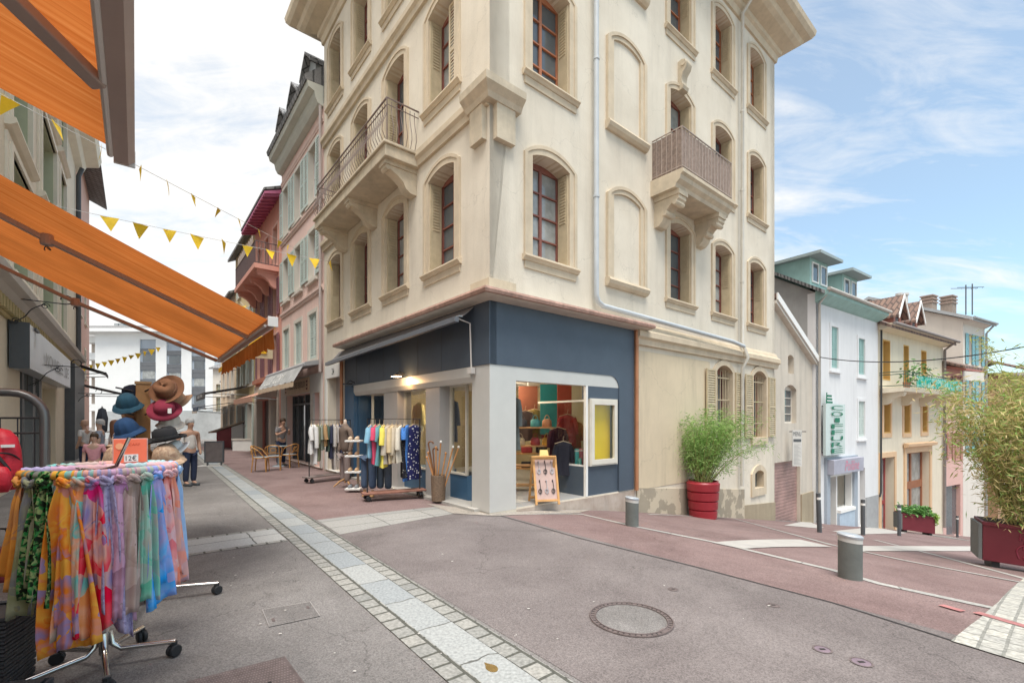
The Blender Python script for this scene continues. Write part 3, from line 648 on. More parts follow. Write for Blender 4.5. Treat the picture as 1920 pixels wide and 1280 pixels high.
# ------------------------------------------------ shop front (parts of the building)
q = MB(); q.plate(FRR, [(.0, -.02), (.6, -.02), (.6, 2.33), (2.30, 2.33)] + [(3.62 - .35 + .35 * math.sin(a), 2.58 - .35 + .35 * math.cos(a)) for a in []] + [(3.62, 2.33), (3.62, 2.59), (.0, 2.59)], [], -.16, .004)
q.plate(FRL, [(.161, -.02), (.54, -.02), (.54, 2.59), (.161, 2.59)], [], -.16, .0035); q.fbox(FRL, .0, .161, -.02, 2.588, -.159, .003)
q.fbox(FRL, .53, .545, .0, 2.58, -1.0, -.16)
o = q.build('shop_pillar', ALU, CB)
rc = [(3.60 + 0 * i, 0) for i in range(0)]
arcp = [(3.62 - .3 + .3 * math.cos(a), 2.33 + (.26 - .3) + .3 * math.sin(a)) for a in [PI / 2 - PI / 2 * i / 6 for i in range(7)]]
q = MB(); q.plate(FRR, [(.0, 2.592), (3.32, 2.592)] + arcp[1:] + [(3.62, .0), (4.17, .0), (4.17, 3.70), (.0, 3.70)], [], -.14, .02)
q.plate(FRL, [(.141, 2.592), (7.15, 2.592), (7.15, 3.70), (.141, 3.70)], [], -.14, .0195)
q.fbox(FRL, -.02, .141, 2.592, 3.698, -.139, .019); o = q.build('fascia', NAVY, CB)
q = MB()
for u in (1.6, 2.6, 3.5, 4.4, 5.3, 6.2): q.fbox(FRL, u, u + .012, 2.6, 3.6, .0196, .024)
q.build('panel_joint', DGREY, o)
q = MB(); q.plate(FRL, [(6.42, .0), (7.15, .0), (7.15, 2.59), (6.62, 2.59), (6.5, 2.52), (6.42, 2.36)], [], -.14, .0192); q.fbox(FRL, 5.70, 6.40, .0, 2.36, -.9, -.75); q.fbox(FRL, 6.38, 6.42, .0, 2.5, -.8, -.1); q.build('side_panel', BLUEP, CB)
q = MB(); q.sweep(FRL, [(-.13, 2.30), (-.02, 2.30), (.03, 2.40), (.03, 2.585), (-.13, 2.585)], .545, 6.40); q.build('fascia_strip', ALU, CB)
q = MB(); cornice(q, [C0 + DL * 7.2, C0, C0 + DR * 4.55], [(.001, 3.70), (.24, 3.72), (.30, 3.74), (.30, 3.85), (.22, 3.88), (.001, 3.92)][::-1]); q.build('canopy', mat('cream canopy slab', (.56, .50, .43), .7, .1, 3, streak=.2), CB)
q = MB(); cornice(q, [C0 + DL * 7.2, C0, C0 + DR * 4.55], [(.30, 3.735), (.345, 3.74), (.36, 3.79), (.345, 3.83), (.301, 3.83)][::-1]); q.build('gutter_edge', mat('weathered copper edge', (.44, .27, .21), .6, .3, 6, streak=.4), CB)
q = MB(); q.tube([FRR.p(4.22, -.02, .06), FRR.p(4.22, 3.7, .06)], .05, 8); q.build('downpipe', COPPER, CB, smooth=50)
q = MB(); q.tube([FRL.p(7.28, .0, .07), FRL.p(7.28, 3.6, .07)], .05, 8); q.build('downpipe', COPPER, CB, smooth=50)
STEP = brickmat('pink stone base', (.46, .33, .25), (.38, .28, .22), (.25, .2, .16), .75, .5, .006, .5, .8, 8, .3, axis='Object', bump=.2)
q = MB(); q.fbox(FRR, .62, 4.22, -1.2, -.03, -.40, .012); q.build('stone_base', mat('pink stone base2', (.45, .33, .25), .8, .25, 2.2, .2, 40, c2=(.42, .36, .31), streak=.2), CB)
q = MB(); q.fbox(FRR, .0, 5.2, -.03, .0, -7.0, -.01); o = q.build('shop_floor', mat('grey vinyl floor', (.33, .33, .33), .35, .12, 1), CB)
# shop interior walls and ceiling
q = MB(); q.fbox(FRR, .2, 5.2, 2.62, 2.68, -7.0, -.17); o = q.build('shop_ceiling', mat('shop ceiling', (.62, .60, .56), .9, .05, 2), CB)
for k, (s, t) in enumerate(((1.2, 1.6), (2.4, 2.6), (1.4, 3.9), (3.2, 3.6), (2.2, 5.2))):
    MB().lathe([(.07, 0), (.07, .02), (.055, .024)], FRR.p(s, 2.594, -t), 12).build('ceiling_spot', mat('lit spot', (1, .86, .62), .5, 0, emit=12), o)
    ld = bpy.data.lights.new('spot_bulb', 'POINT'); ld.energy = 15; ld.color = (1, .82, .58); ld.shadow_soft_size = .08
    lo = bpy.data.objects.new('spot_bulb', ld); col.objects.link(lo); lo.location = FRR.p(s, 2.5, -t)
q = MB(); q.fbox(FRR, 5.0, 5.2, .0, 2.62, -7.0, -.2); q.fbox(FRR, .2, 5.0, .0, 2.62, -7.0, -6.8); q.build('shop_wall', mat('ochre shop wall', (.26, .215, .13), .8, .15, 1.5), CB)
# right hand show window: glass side turned inward, framed case with a yellow back
s0, s1_ = 2.53, 3.60
q = MB(); q.fbox(FRR, s0, s1_ + .02, .002, .62, -1.55, -.03); q.build('show_window_base', NAVY, CB)
q = MB(); q.plate(FRR, rect(s0, 3.62, 2.06, 2.329), [], -.12, .001); q.build('show_window_head', NAVY, CB)
q = MB(); q.fbox(FRR, s0 - .01, s0 + .05, .0, 2.33, -.06, .006); q.fbox(FRR, s0 + .0, s0 + .02, .62, .66, -1.5, -.06); q.fbox(FRR, s0, s0 + .03, 2.0, 2.04, -1.5, -.06)
o = q.build('show_window', WHITE, CB)
q = MB(); q.fbox(FRR, s0 + .004, s0 + .012, .66, 2.0, -1.5, -.07); q.build('side_pane', GLASS, o)
q = MB(); a, b, c, d = 2.66, 3.52, .66, 2.04
q.plate(FRR, rect(a, b, c, d), [rect(a + .09, b - .09, c + .1, d - .1)], -.02, .045); q.plate(FRR, rect(a - .03, b + .03, c - .03, d + .03), [rect(a + .035, b - .035, c + .035, d - .035)], -.05, .03)
o2 = q.build('display_case', mat('cream case frame', (.66, .62, .54), .5, .06, 3), CB)
MB().fbox(FRR, a + .09, b - .09, c + .1, d - .1, -.006, .0).build('pane', GLASS, o2)
MB().fbox(FRR, a, a + .30, c, d, -.2, -.14).build('side_board', mat('taupe board', (.25, .19, .155), .8, .1, 3), o2)
MB().fbox(FRR, a + .302, b, c, d, -.22, -.16).build('back_board', mat('yellow board', (.92, .64, .005), .7, .06, 3), o2)
MB().fbox(FRR, b + .001, b + .02, c, d, -.25, -.01).build('case_side', NAVY, o2)
MB().fbox(FRR, 3.58, 3.66, .62, 2.6, -1.5, -.26).build('show_window_side', mat('olive grey board', (.34, .32, .23), .8, .1, 2), CB)
# left hand show windows
def showwin(t0, t1, rec, nm):
    q = MB(); q.fbox(FRL, t0, t1, .002, .5, -rec - .6, -rec); o = q.build('show_window', BLUEP, CB)
    MB().fbox(FRL, t0 + .02, t1 - .02, .53, 2.30, -rec - .02, -rec - .01).build('pane', GLASS, o)
    q = MB(); q.plate(FRL, rect(t0, t1, .5, 2.31), [rect(t0 + .04, t1 - .04, .54, 2.28)], -rec - .04, -rec + .02); q.build('window_frame', mat('cream case frame', (.66, .62, .54)), o)
    return o
showwin(2.36, 3.74, .22, 'a'); showwin(4.52, 5.70, .22, 'b')
o = showwin(1.15, 1.78, .30, 'c'); q = MB(); q.fbox(FRL, .56, 1.15, .003, .498, -.95, -.62); q.build('side_base', BLUEP, o)
q = MB(); q.hexa([FRL.p(1.14, .0, -.30), FRL.p(1.16, .0, -.31), FRL.p(.56, .0, -.64), FRL.p(.55, .0, -.62)] + [FRL.p(1.14, .5, -.30), FRL.p(1.16, .5, -.31), FRL.p(.56, .5, -.64), FRL.p(.55, .5, -.62)]); q.build('slanted_base', BLUEP, o)
q = MB(); q.hexa([FRL.p(u, z, oo) for z in (.5, 2.3) for u, oo in ((1.15, -.31), (1.155, -.32), (.56, -.65), (.555, -.64))]); q.build('slanted_pane', GLASS, o)
q = MB()
for t0, t1 in ((1.78, 2.36), (3.74, 4.52)): q.fbox(FRL, t0, t1, .0, 2.31, -.40, -.04)
o = q.build('shop_pier', mat('grey mauve panel', (.42, .40, .385), .5, .05, 1.5), CB)
q = MB(); q.fbox(FRL, .5, 7.2, 2.312, 2.33, -1.2, -.13); q.build('soffit', ALU, CB)
q = MB(); q.fbox(FRL, .3, 7.2, -.05, .012, -1.2, .12); q.build('threshold', mat('threshold stone', (.40, .38, .35), .8, .15, 3, .2, 40), CB)
# house door beside the shop
q = MB(); q.fbox(FRL, 7.52, 8.83, .02, 2.98, -.32, -.26); o = q.build('door', mat('mauve grey door', (.40, .355, .345), .6, .06, 2), CB)
MB().plate(FRL, rect(7.42, 8.95, .02, 3.35), [rect(7.55, 8.80, .0201, 2.95)], -.1, .03).build('door_frame', WHITE, o)
text('house_number', '24', FRL.p(8.15, 3.14, .03), NL, .22, .2, BLACK, o)
# ---------------------------------------------------------------- the other buildings
ROOFD = brickmat('grey roof tiles', (.24, .235, .235), (.18, .175, .175), (.06, .06, .06), .3, .22, .02, axis='Object')
ROOFB = brickmat('brown roof tiles', (.26, .17, .13), (.20, .125, .10), (.1, .07, .06), .3, .22, .03, axis='Object')
def shell(root, fr, u0, u1, z0, z1, depth, m, holes, th=.3, name='wall', top=None):
    q = MB(); q.plate(fr, top or rect(u0, u1, z0, z1), holes, -th, 0)
    q.fbox(fr, u0, u0 + th, z0, z1, -depth, -th - .001); q.fbox(fr, u1 - th, u1, z0, z1, -depth, -th - .001); q.fbox(fr, u0 + th + .001, u1 - th - .001, z0, z1, -depth, -depth + th)
    return q.build(name, m, root)
def gable(root, fr, u0, u1, ze, depth, over, rise, m, ov=.2, th=.14, name='roof'):
    q = MB(); h = depth / 2; P = [(over, ze - rise * over / h), (-h, ze + rise), (-depth - over, ze - rise * over / h)]
    q.sweep(fr, P + [(o, z + th) for o, z in P[::-1]], u0 - ov, u1 + ov); return q.build(name, m, root)
def rwin(bld, fr, u0, u1, z0, z1, fm, sur=None, sw=.12, shut=None, mode='open', rev=.2, pane=PANE, rows=2, name='window', sill=None, leaf=None):
    q = MB(); fw = .05; um = (u0 + u1) / 2; hs = []
    for a, b in ((u0 + fw, um - .025), (um + .025, u1 - fw)):
        for k in range(rows):
            h = (z1 - z0 - fw * 2) / rows; hs.append(rect(a, b, z0 + fw + h * k + .012, z0 + fw + h * (k + 1) - .012))
    q.plate(fr, rect(u0 + .005, u1 - .005, z0 + .005, z1 - .005), hs, -rev, -rev + .05); o = q.build(name, fm, bld)
    MB().fbox(fr, u0 + .02, u1 - .02, z0 + .02, z1 - .02, -rev + .01, -rev + .02).build('pane', pane, o)
    if sur:
        q = MB(); q.plate(fr, rect(u0 - sw, u1 + sw, z0 - sw, z1 + sw), [rect(u0 + .003, u1 - .003, z0 + .003, z1 - .003)], -rev + .06, .03)
        q.fbox(fr, u0 - sw - .05, u1 + sw + .05, z0 - sw - .07, z0 - sw + .0, .001, .10); q.build('surround', sur, o)
    if shut:
        w2 = leaf or (u1 - u0) / 2
        ab = ((u0 - w2 - .04, u0 - .02), (u1 + .02, u1 + w2 + .04)) if mode == 'open' else ((u0 + .01, um - .005), (um + .005, u1 - .01))
        for a, b in ab:
            q = MB(); louvre(q, fr, a, b, z0, z1, .035 if mode == 'open' else -.06, n=int((z1 - z0) / .1), fw=.07); q.build('shutter', shut, o)
    return o
PINK = mat('pink render', (.76, .55, .485), .9, .06, .8, .2, 40, streak=.12)
SHUTG = mat('pale green grey shutters', (.50, .57, .53), .6, .08, 4)
CREAMT = mat('pale cream trim', (.62, .57, .50), .8, .06, 2, streak=.1)
# pink house next door
PH = thing('pink_house', 'tall pink house with pale green shutters and dormers beside the cream corner building', 'house', C0 + DL * 9.2)
cols_ = [10.35, 12.2, 14.0]; rows_ = [(3.75, 5.35), (6.6, 8.25), (9.3, 11.2)]
hs = [rect(c - .45, c + .45, a, b) for c in cols_ for a, b in rows_] + [rect(9.45, 10.15, .02, 2.55), rect(10.5, 13.9, .02, 2.6)]
shell(PH, FRL, LEND + .01, 14.8, -.3, 12.05, 9, PINK, hs)
for i, c in enumerate(cols_):
    for k, (a, b) in enumerate(rows_):
        rwin(PH, FRL, c - .45, c + .45, a, b, WHITE, CREAMT, .13, SHUTG, 'closed' if k == 0 else 'open', leaf=.42)
q = MB()
for z in (5.9, 8.9, 11.45): q = MB(); q.sweep(FRL, prof(z, .08 if z < 11 else .05, .2), LEND + .02, 14.79); q.build('string_course', mat('pink trim', (.68, .50, .44), .85, .06, 2), PH)
q = MB(); q.sweep(FRL, [(.001, 11.95), (.18, 12.0), (.26, 12.15), (.30, 12.35), (.48, 12.42), (.52, 12.6), (.001, 12.62)], LEND + .04, 14.75); q.build('cornice', mat('grey green cornice', (.52, .52, .46), .8, .08, 2), PH)
q = MB(); q.sweep(FRL, [(.40, 12.62), (.56, 12.60), (.60, 12.75), (-1.6, 14.8), (-7, 15.0), (-7, 12.63)], LEND + .04, 14.75); q.build('roof', ROOFD, PH)
for u in (10.2, 12.0, 13.8):
    q = MB(); q.plate(Fr(FRL.p(0, 0, .1), DL, NL), [(u - .5, 12.7), (u + .5, 12.7), (u + .5, 13.7), (u, 14.15), (u - .5, 13.7)], [rect(u - .28, u + .28, 12.85, 13.6)], -1.8, 0); o = q.build('dormer', mat('zinc grey dormer', (.30, .32, .32), .6, .1, 3), PH)
    q = MB(); q.sweep(FRL, [(.3, 13.66), (.3, 13.74), (-1.9, 13.74), (-1.9, 13.66)], u - .62, u - .48)
    for sg in (-1, 1): q.hexa([FRL.p(u + sg * x, z, oo) for oo in (-1.8, .32) for x, z in ((.68, 13.56), (0, 14.18), (0, 14.26), (.68, 13.64))])
    q.build('dormer_roof', ROOFD, o); MB().fbox(FRL, u - .27, u + .27, 12.86, 13.59, -.1, -.05).build('pane', PANE, o)
q = MB(); q.fbox(FRL, 9.45, 10.15, .02, 2.55, -.3, -.25); q.build('door', mat('pale mauve door', (.50, .47, .45), .6, .05, 2), PH)
q = MB(); q.plate(FRL, rect(9.25, 14.75, .02, 3.2), [rect(9.45, 10.15, .021, 2.55), rect(10.5, 13.9, .021, 2.6)], .001, .05); q.build('shop_surround', mat('pale shop render', (.58, .55, .51), .8, .06, 1.5, streak=.1), PH)
q = MB(); q.fbox(FRL, 10.52, 13.88, .03, 2.58, -.32, -.3); o = q.build('shop_window', PANE, PH)
q = MB()
for u in (10.52, 11.2, 12.0, 13.0, 13.8): q.fbox(FRL, u, u + .07, .03, 2.58, -.29, -.2)
q.fbox(FRL, 10.52, 13.88, 2.2, 2.27, -.289, -.21); q.build('shop_frame', DGREY, o)
q = MB(); q.tube([FRL.p(LEND + .09, 12, .1), FRL.p(LEND + .09, 3.2, .1)], .05, 8); q.build('downpipe', mat('mauve pipe', (.42, .36, .34)), PH, smooth=50)
SGN = thing('shop_sign', 'long wooden shop sign with carved brown lettering above the cafe window', 'sign', FRL.p(12.2, 2.62, .06))
o = MB().fbox(FRL, 10.55, 13.85, 2.62, 3.14, .052, .10).build('board', mat('pale timber sign', (.55, .40, .28), .7, .15, 5), SGN, bev=.01)
text('lettering', 'ATELIER DES BIJOUX', FRL.p(12.2, 2.88, .101), NL, 2.5, .30, mat('dark brown letters', (.12, .075, .05)), o)
q = MB()
for u in (10.66, 13.6):
    for z in (2.7, 2.83, 2.96): q.fbox(FRL, u, u + .17, z, z + .07, .1005, .106)
q.build('bar_motif', mat('plum bars', (.16, .07, .07)), o)
# cafe awning with slanted white letters
AW = thing('awning', 'grey white drop awning with white lettering over the cafe front', 'awning', FRL.p(12, 3.4, .1))
q = MB(); q.sweep(FRL, [(.06, 3.62), (.55, 3.50), (.60, 3.44), (.60, 3.36), (.10, 3.46), (.06, 3.46)], LEND + .1, 14.9); q.build('cassette', mat('grey awning box', (.30, .30, .31), .5, .1, 3), AW)
AWF = fabric_translucent('grey white awning cloth', (.46, .46, .46), (.60, .60, .59), 14, .25)
q = MB(); q.grid(lambda a, b: FRL.p(LEND + .25 + 5.5 * a, 3.40 - .55 * b + .03 * math.sin(a * 40) * b, .58 + .30 * b), 60, 6, (5.5, 1)); o = q.build('fabric', AWF, AW, solid=.006)
q = MB(); q.grid(lambda a, b: FRL.p(LEND + .25 + 5.5 * a, 2.85 - .16 * b - .012 * math.sin(a * 60) * b, .88 + .01 * b), 60, 2, (5.5, .2)); q.build('valance', mat('beige valance', (.58, .44, .31), .8, .1, 4), AW, solid=.005)
sl_n = (NL * .55 + V((0, 0, .30))).normalized()
text('lettering', 'LILLE  CORY', FRL.p(12.6, 3.12, .745), sl_n, 2.9, .34, WHITE, o, .01, .35)
# coral house with balcony and magenta eave
CORAL = mat('coral render', (.68, .33, .26), .9, .08, 1, streak=.12)
PLUM = mat('plum shutters', (.22, .09, .11), .6, .1, 4)
CH = thing('coral_house', 'coral red house with a timber screened balcony and magenta soffit', 'house', C0 + DL * 17)
hs = [rect(c - .4, c + .4, a, b) for c in (15.9, 17.6, 19.3) for a, b in ((3.7, 5.4), (6.2, 7.8), (8.5, 10.2))] + [rect(15.2, 19.9, .02, 2.6)]
shell(CH, FRL, 14.81, 20.4, -.3, 11.3, 9, CORAL, hs)
for c in (15.9, 17.6, 19.3):
    for a, b in ((3.7, 5.4), (6.2, 7.8), (8.5, 10.2)): rwin(CH, FRL, c - .4, c + .4, a, b, PLUM, mat('pale salmon trim', (.66, .40, .32)), .1, PLUM if a < 8 else None, leaf=.34)
q = MB(); q.sweep(FRL, [(-5, 13.5), (.66, 11.25), (.66, 11.35), (-5, 13.75)], 14.9, 20.4); q.build('roof', ROOFD, CH)
q = MB(); q.sweep(FRL, [(.001, 11.28), (.64, 11.10), (.64, 11.20), (.001, 11.44)], 14.9, 20.38)
for k in range(14): q.sweep(FRL, [(.001, 11.2), (.63, 11.03), (.63, 11.09), (.001, 11.27)], 15 + .4 * k, 15.07 + .4 * k)
q.build('soffit', mat('magenta soffit boards', (.45, .13, .23), .7, .15, 6), CH)
q = MB(); q.fbox(FRL, 15.3, 20.3, 8.05, 8.25, .001, .95); o = q.build('balcony', CORAL, CH)
for u in (15.6, 17.0, 18.5, 20.0): corbel_ = MB(); corbel(corbel_, FRL, u, .22, 8.05, .8, .7); corbel_.build('bracket', CORAL, o)
q = MB()
for k in range(40): q.tube([FRL.p(15.35 + 4.9 * k / 39, 8.25, .9), FRL.p(15.35 + 4.9 * k / 39, 9.2, .9)], .012, 4)
for k in range(7): q.tube([FRL.p(15.35, 8.25, .13 * k), FRL.p(15.35, 9.2, .13 * k)], .012, 4)
for z in (8.3, 9.2): q.tube([FRL.p(15.35, z, 0), FRL.p(15.35, z, .9), FRL.p(20.25, z, .9)], .022, 5)
q.build('railing', mat('brown grey railing', (.14, .10, .10)), o)
q = MB()
for k in range(28): q.fbox(FRL, 16.4 + .135 * k, 16.51 + .135 * k, 8.3, 9.75 + .06 * math.sin(k * 2.1), .80, .82)
q.build('timber_screen', mat('bleached timber', (.42, .34, .29), .8, .2, 6), o)
q = MB()
for u0, u1, z0, z1 in ((15.2, 15.5, 0, 3.1), (16.6, 17.0, 0, 2.6), (19.7, 20.35, 0, 2.6), (15.2, 20.35, 2.62, 3.3)): q.fbox(FRL, u0, u1, z0 + .01, z1, -.2, .06)
q.build('shop_surround', CREAMT, CH)
q = MB(); q.fbox(FRL, 15.5, 19.7, .03, 2.6, -.35, -.3); q.build('shop_window', PANE, CH); q = MB(); q.fbox(FRL, 17.0, 18.2, .02, 2.6, -.25, -.18); q.build('roller_shutter', mat('tan shutter', (.38, .31, .24), .7, .1, 3), CH)
q = MB(); q.plate(FRL, rect(15.4, 20.2, 3.42, 3.62), [], .02, .18); o = q.build('flower_box', mat('terracotta box', (.40, .16, .10)), CH)
# yellow hanging sign
SG = thing('hanging_sign', 'square yellow and red projecting sign on a cream board on the coral house', 'sign', FRL.p(16.2, 4.9, .3))
FS = Fr(FRL.p(16.2, 0, 0), -NL, -DL)
o = MB().fbox(FS, -1.02, -.06, 4.35, 5.35, -.04, .04).build('board', mat('cream sign board', (.66, .55, .36), .7, .06, 3), SG)
o2 = MB().fbox(FS, -1.0, -.32, 4.55, 5.30, .041, .09).build('panel', mat('yellow sign panel', (.90, .50, .02), .5, .05, 2), SG)
q = MB(); q.plate(FS, [(-.9, 4.85), (-.42, 4.85), (-.42, 5.2), (-.62, 5.2), (-.75, 5.0)], [], .0905, .093); q.build('red_motif', mat('orange red motif', (.75, .10, .03), .5, .05, 2), o2)
text('lettering', 'Kodak', FS.p(-.66, 4.68, .091), -DL, .48, .13, mat('dark red letters', (.14, .02, .02)), o2)
# further houses up the left street
def plain_house(nm, label, fr, u0, u1, z1, depth, m, wins, fm, trim, shut=None, rise=2.2, roof=ROOFD, z0=-.3, over=.4, mode='open', cat='house'):
    t = thing(nm, label, cat, fr.p((u0 + u1) / 2, 0))
    shell(t, fr, u0, u1, z0, z1, depth, m, [rect(*w_) for w_ in wins])
    for w_ in wins: rwin(t, fr, *w_, fm, trim, .1, shut, mode, leaf=.35)
    gable(t, fr, u0, u1, z1, depth, over, rise, roof); return t
YEL = mat('pale yellow render', (.62, .50, .28), .9, .07, 1, streak=.1)
wl = lambda us, zs, w=.8, h=1.5: [(u - w / 2, u + w / 2, z, z + h) for u in us for z in zs]
plain_house('yellow_house', 'pale yellow house past the coral house with striped window awnings', FRL, 20.42, 26.5, 11.6, 9, YEL, wl((21.4, 23.2, 25), (3.6, 6.3, 9)) + [(21, 22.4, .1, 2.5), (23, 25.5, .1, 2.5)], WHITE, CREAMT, SHUTG, z0=-.4)
plain_house('beige_house', 'beige house with grey roof at the far right end of the left street', FRL, 26.52, 33, 9.6, 9, mat('beige render', (.56, .45, .33), .9, .07, 1), wl((27.6, 29.4, 31.4), (3.4, 6.2)) + [(27.2, 28.6, .1, 2.5), (29.5, 31.6, .1, 2.5)], WHITE, CREAMT, None, z0=-.5)
def drop_awning(label, fr, u0, u1, z, off, drop, m, lett=None, val=.22):
    t = thing('awning', label, 'awning', fr.p((u0 + u1) / 2, z))
    q = MB(); q.grid(lambda a, b: fr.p(u0 + (u1 - u0) * a, z - drop * b, .03 + off * b), 8, 3, (u1 - u0, 1)); o = q.build('fabric', m, t, solid=.02)
    q = MB(); q.fbox(fr, u0, u1, z - drop - val, z - drop + .02, off + .02, off + .06); o2 = q.build('valance', m, t)
    for ua in (u0 + .05, u1 - .05): q = MB(); q.tube([fr.p(ua, z - .5, .02), fr.p(ua, z - drop - .03, off)], .02, 6); q.build('arm', ZINC, t)
    if lett: text('lettering', lett, fr.p((u0 + u1) / 2, z - drop - val / 2 + .01, off + .061), fr.n, (u1 - u0) * .6, val * .6, WHITE, o2)
    return t
GSTR = fabric_translucent('green striped cloth', (.30, .42, .24), (.62, .62, .46), 3.5, .3)
drop_awning('upper green striped window awning on the yellow house', FRL, 20.7, 22.2, 5.7, .8, .5, GSTR); drop_awning('lower green striped awning nearer the yellow awning', FRL, 22.5, 24.1, 5.5, .8, .5, GSTR)
drop_awning('small yellow window awning below the green striped ones', FRL, 24.4, 26.0, 5.2, .9, .5, fabric_translucent('yellow cloth', (.70, .38, .05), (.8, .5, .1), 4, .3))
DCL = mat('charcoal awning cloth', (.07, .065, .065), .8, .15, 4); BCL = mat('navy awning cloth', (.045, .07, .12), .8, .15, 4)
drop_awning('charcoal shop awning with white lettering on the far right of the street', FRL, 22.0, 26.2, 3.5, 2.0, .45, DCL, 'BIJOUTERIE', .32)
drop_awning('flat navy awning below the charcoal lettered awning', FRL, 26.6, 29.5, 2.75, 1.9, .35, BCL)
drop_awning('thin beige awning furthest along the right shops', FRL, 29.7, 32.6, 2.6, 1.7, .3, mat('beige cloth', (.42, .36, .29)))
drop_awning('salmon awning over the shop just past the cafe', FRL, 15.3, 19.8, 3.0, 1.0, .4, mat('faded salmon cloth', (.50, .27, .19), .8, .1, 3))
# far end of the street
WB = Fr(V((-71.5, 75, 0)), V((1, 0, 0)), V((0, -1, 0)))
WBM = mat('white concrete block', (.74, .74, .73), .85, .04, .5); GPAN = mat('blue grey glazed panels', (.33, .37, .42), .3, .1, .6)
WT = thing('apartment_block', 'white modern apartment block with grey window strips closing the street', 'building', WB.p(10, 0))
X = lambda px: (px - CX) / F * 75 + 71.5
Z = lambda py: H - (py - HZ) / F * 75
strips = [(262, 292), (312, 340), (359, 385)]
shell(WT, WB, X(184), X(402), -1, Z(620), 14, WBM, [rect(X(a), X(b), 3.4, Z(600 + 36 if i == 0 else 640 + 10 * (i - 1))) for i, (a, b) in enumerate(strips)], .4)
for i, (a, b) in enumerate(strips):
    zt_ = Z(636 if i == 0 else 640 + 10 * (i - 1)); o = MB().fbox(WB, X(a), X(b), 3.4, zt_, -.35, -.25).build('window_strip', GPAN, WT)
    k = 0; z = zt_ - 2.2
    while z > 4:
        q = MB(); q.fbox(WB, X(a) + .02, X(b) - .02, z, z + .7, -.249, -.1); q.build('spandrel', mat('dark grey spandrel', (.13, .135, .145), .5, .1, 2), o); q = MB(); q.fbox(WB, X(a) + .02, X(b) - .02, z - 2.1, z - 1.5, -.249, -.14); q.build('sill_panel', mat('dark grey spandrel', (.13, .135, .145)), o)
        MB().fbox(WB, X(a) + .3, X(b) - .3, z - 1.4, z - .1, -.24, -.2).build('window', PANEC if k % 2 else PANE, o); z -= 2.85; k += 1
q = MB(); q.hexa([WB.p(u, z, o) for z, g in ((Z(620), 0), (Z(606), 3)) for u, o in ((X(150), 1.2 - g), (X(404), 1.2 - g), (X(404), -14), (X(150), -14))]); q.build('roof', ROOFD, WT)
q = MB(); q.fbox(WB, X(148), X(404), Z(624), Z(618), -2, 1.4); q.build('eave', WBM, WT)
wing = MB(); wing.fbox(WB, X(140), X(180), -1, Z(624), -13, -3.0); o = wing.build('balcony_wing', mat('plain beige balconies', (.42, .36, .31), .85, .15, .6), WT)  # wing in its own beige, darker than the white block
q = MB()
for k in range(5):
    z = 3.2 + 2.85 * k; q.fbox(WB, X(140), X(178), z, z + .25, -2.99, -1.2); q.fbox(WB, X(146), X(176), z + .25, z + 1.15, -1.35, -1.25)
q.fbox(WB, X(178), X(184) - .01, -1, Z(622), -3, .0); q.build('balcony_slab', WBM, o)
q = MB()
for k in range(5): q.fbox(WB, X(150), X(172), 4.4 + 2.85 * k, 5.9 + 2.85 * k, -2.98, -2.9)
q.build('balcony_glazing', PANE, o)
for px, nm in ((178, 'vent'), (188, 'vent')): q = MB(); q.fbox(WB, X(px - 4), X(px + 4), Z(610), Z(596), -6, -4); q.build('chimney', ZINC, WT)
q = MB(); q.fbox(WB, X(330), X(400), .0, 3.2, .001, .3); o = q.build('shop_front', mat('pale glazed shops', (.30, .35, .36), .3, .2, .8), WT)
q = MB(); q.fbox(WB, X(358), X(391), 1.2, 3.0, .31, .5); o2 = q.build('shop_fascia', mat('plum fascia', (.13, .05, .10)), WT)
text('lettering', 'ANNIVERSAIRE', WB.p((X(358) + X(391)) / 2, 2.1, .51), (0, -1, 0), 2.2, .5, WHITE, o2)
SW = Fr(V((-34, 52, 0)), V((1, 0, 0)), V((0, -1, 0))); X2 = lambda px: (px - CX) / F * 52 + 34
plain_house('narrow_house', 'narrow cream house with yellow window frames beside the white apartment block', SW, X2(399), X2(420), H + (HZ - 690) / F * 52, 8, mat('pale cream far render', (.66, .62, .54)), [(X2(405), X2(413), 1.6 + (788 - b) / F * 52, 1.6 + (788 - a) / F * 52) for a, b in ((720, 736), (745, 775))], mat('yellow frame', (.6, .55, .3)), None, None, rise=1.4)
SP = Fr(V((-29, 46, 0)), V((1, 0, 0)), V((0, -1, 0))); X3 = lambda px: (px - CX) / F * 46 + 29
Z3 = lambda py: H + (HZ - py) / F * 46
t = plain_house('far_pink_house', 'small salmon pink house with plum shutters at the far end of the street', SP, X3(420), X3(492), Z3(714), 8, mat('salmon render', (.70, .40, .36), .9, .05, 1), [(X3(a), X3(b), Z3(y1), Z3(y0)) for a, b, y0, y1 in ((437, 444, 720, 735), (440, 447, 752, 770), (440, 447, 785, 800), (462, 469, 720, 735))], WHITE, None, PLUM, rise=2.0)
q = MB(); q.plate(SP, [(X3(444), Z3(712)), (X3(470), Z3(712)), (X3(470), Z3(690)), (X3(444), Z3(690))], [], -1.5, .2); q.build('dormer', mat('slate dormer', (.13, .14, .16)), t)
LWf = Fr(V((-20, 24.5, 0)), V((1, 0, 0)), V((0, -1, 0)))
t = thing('low_wall', 'low white wall at the end of the street before the salmon pink house', 'wall', LWf.p(5, 0)); q = MB(); q.fbox(LWf, 5.0, 6.2, -.1, .55, -.2, 0); q.build('wall', WHITE, t, bev=.01); q = MB(); q.fbox(LWf, 4.95, 6.25, .55, .62, -.23, .03); q.build('coping', CREAMT, t)
t = thing('market_shed', 'white and maroon lean to stall with a sloping beige roof at the street end', 'shed', V((-16.3, 27.5, 0)))
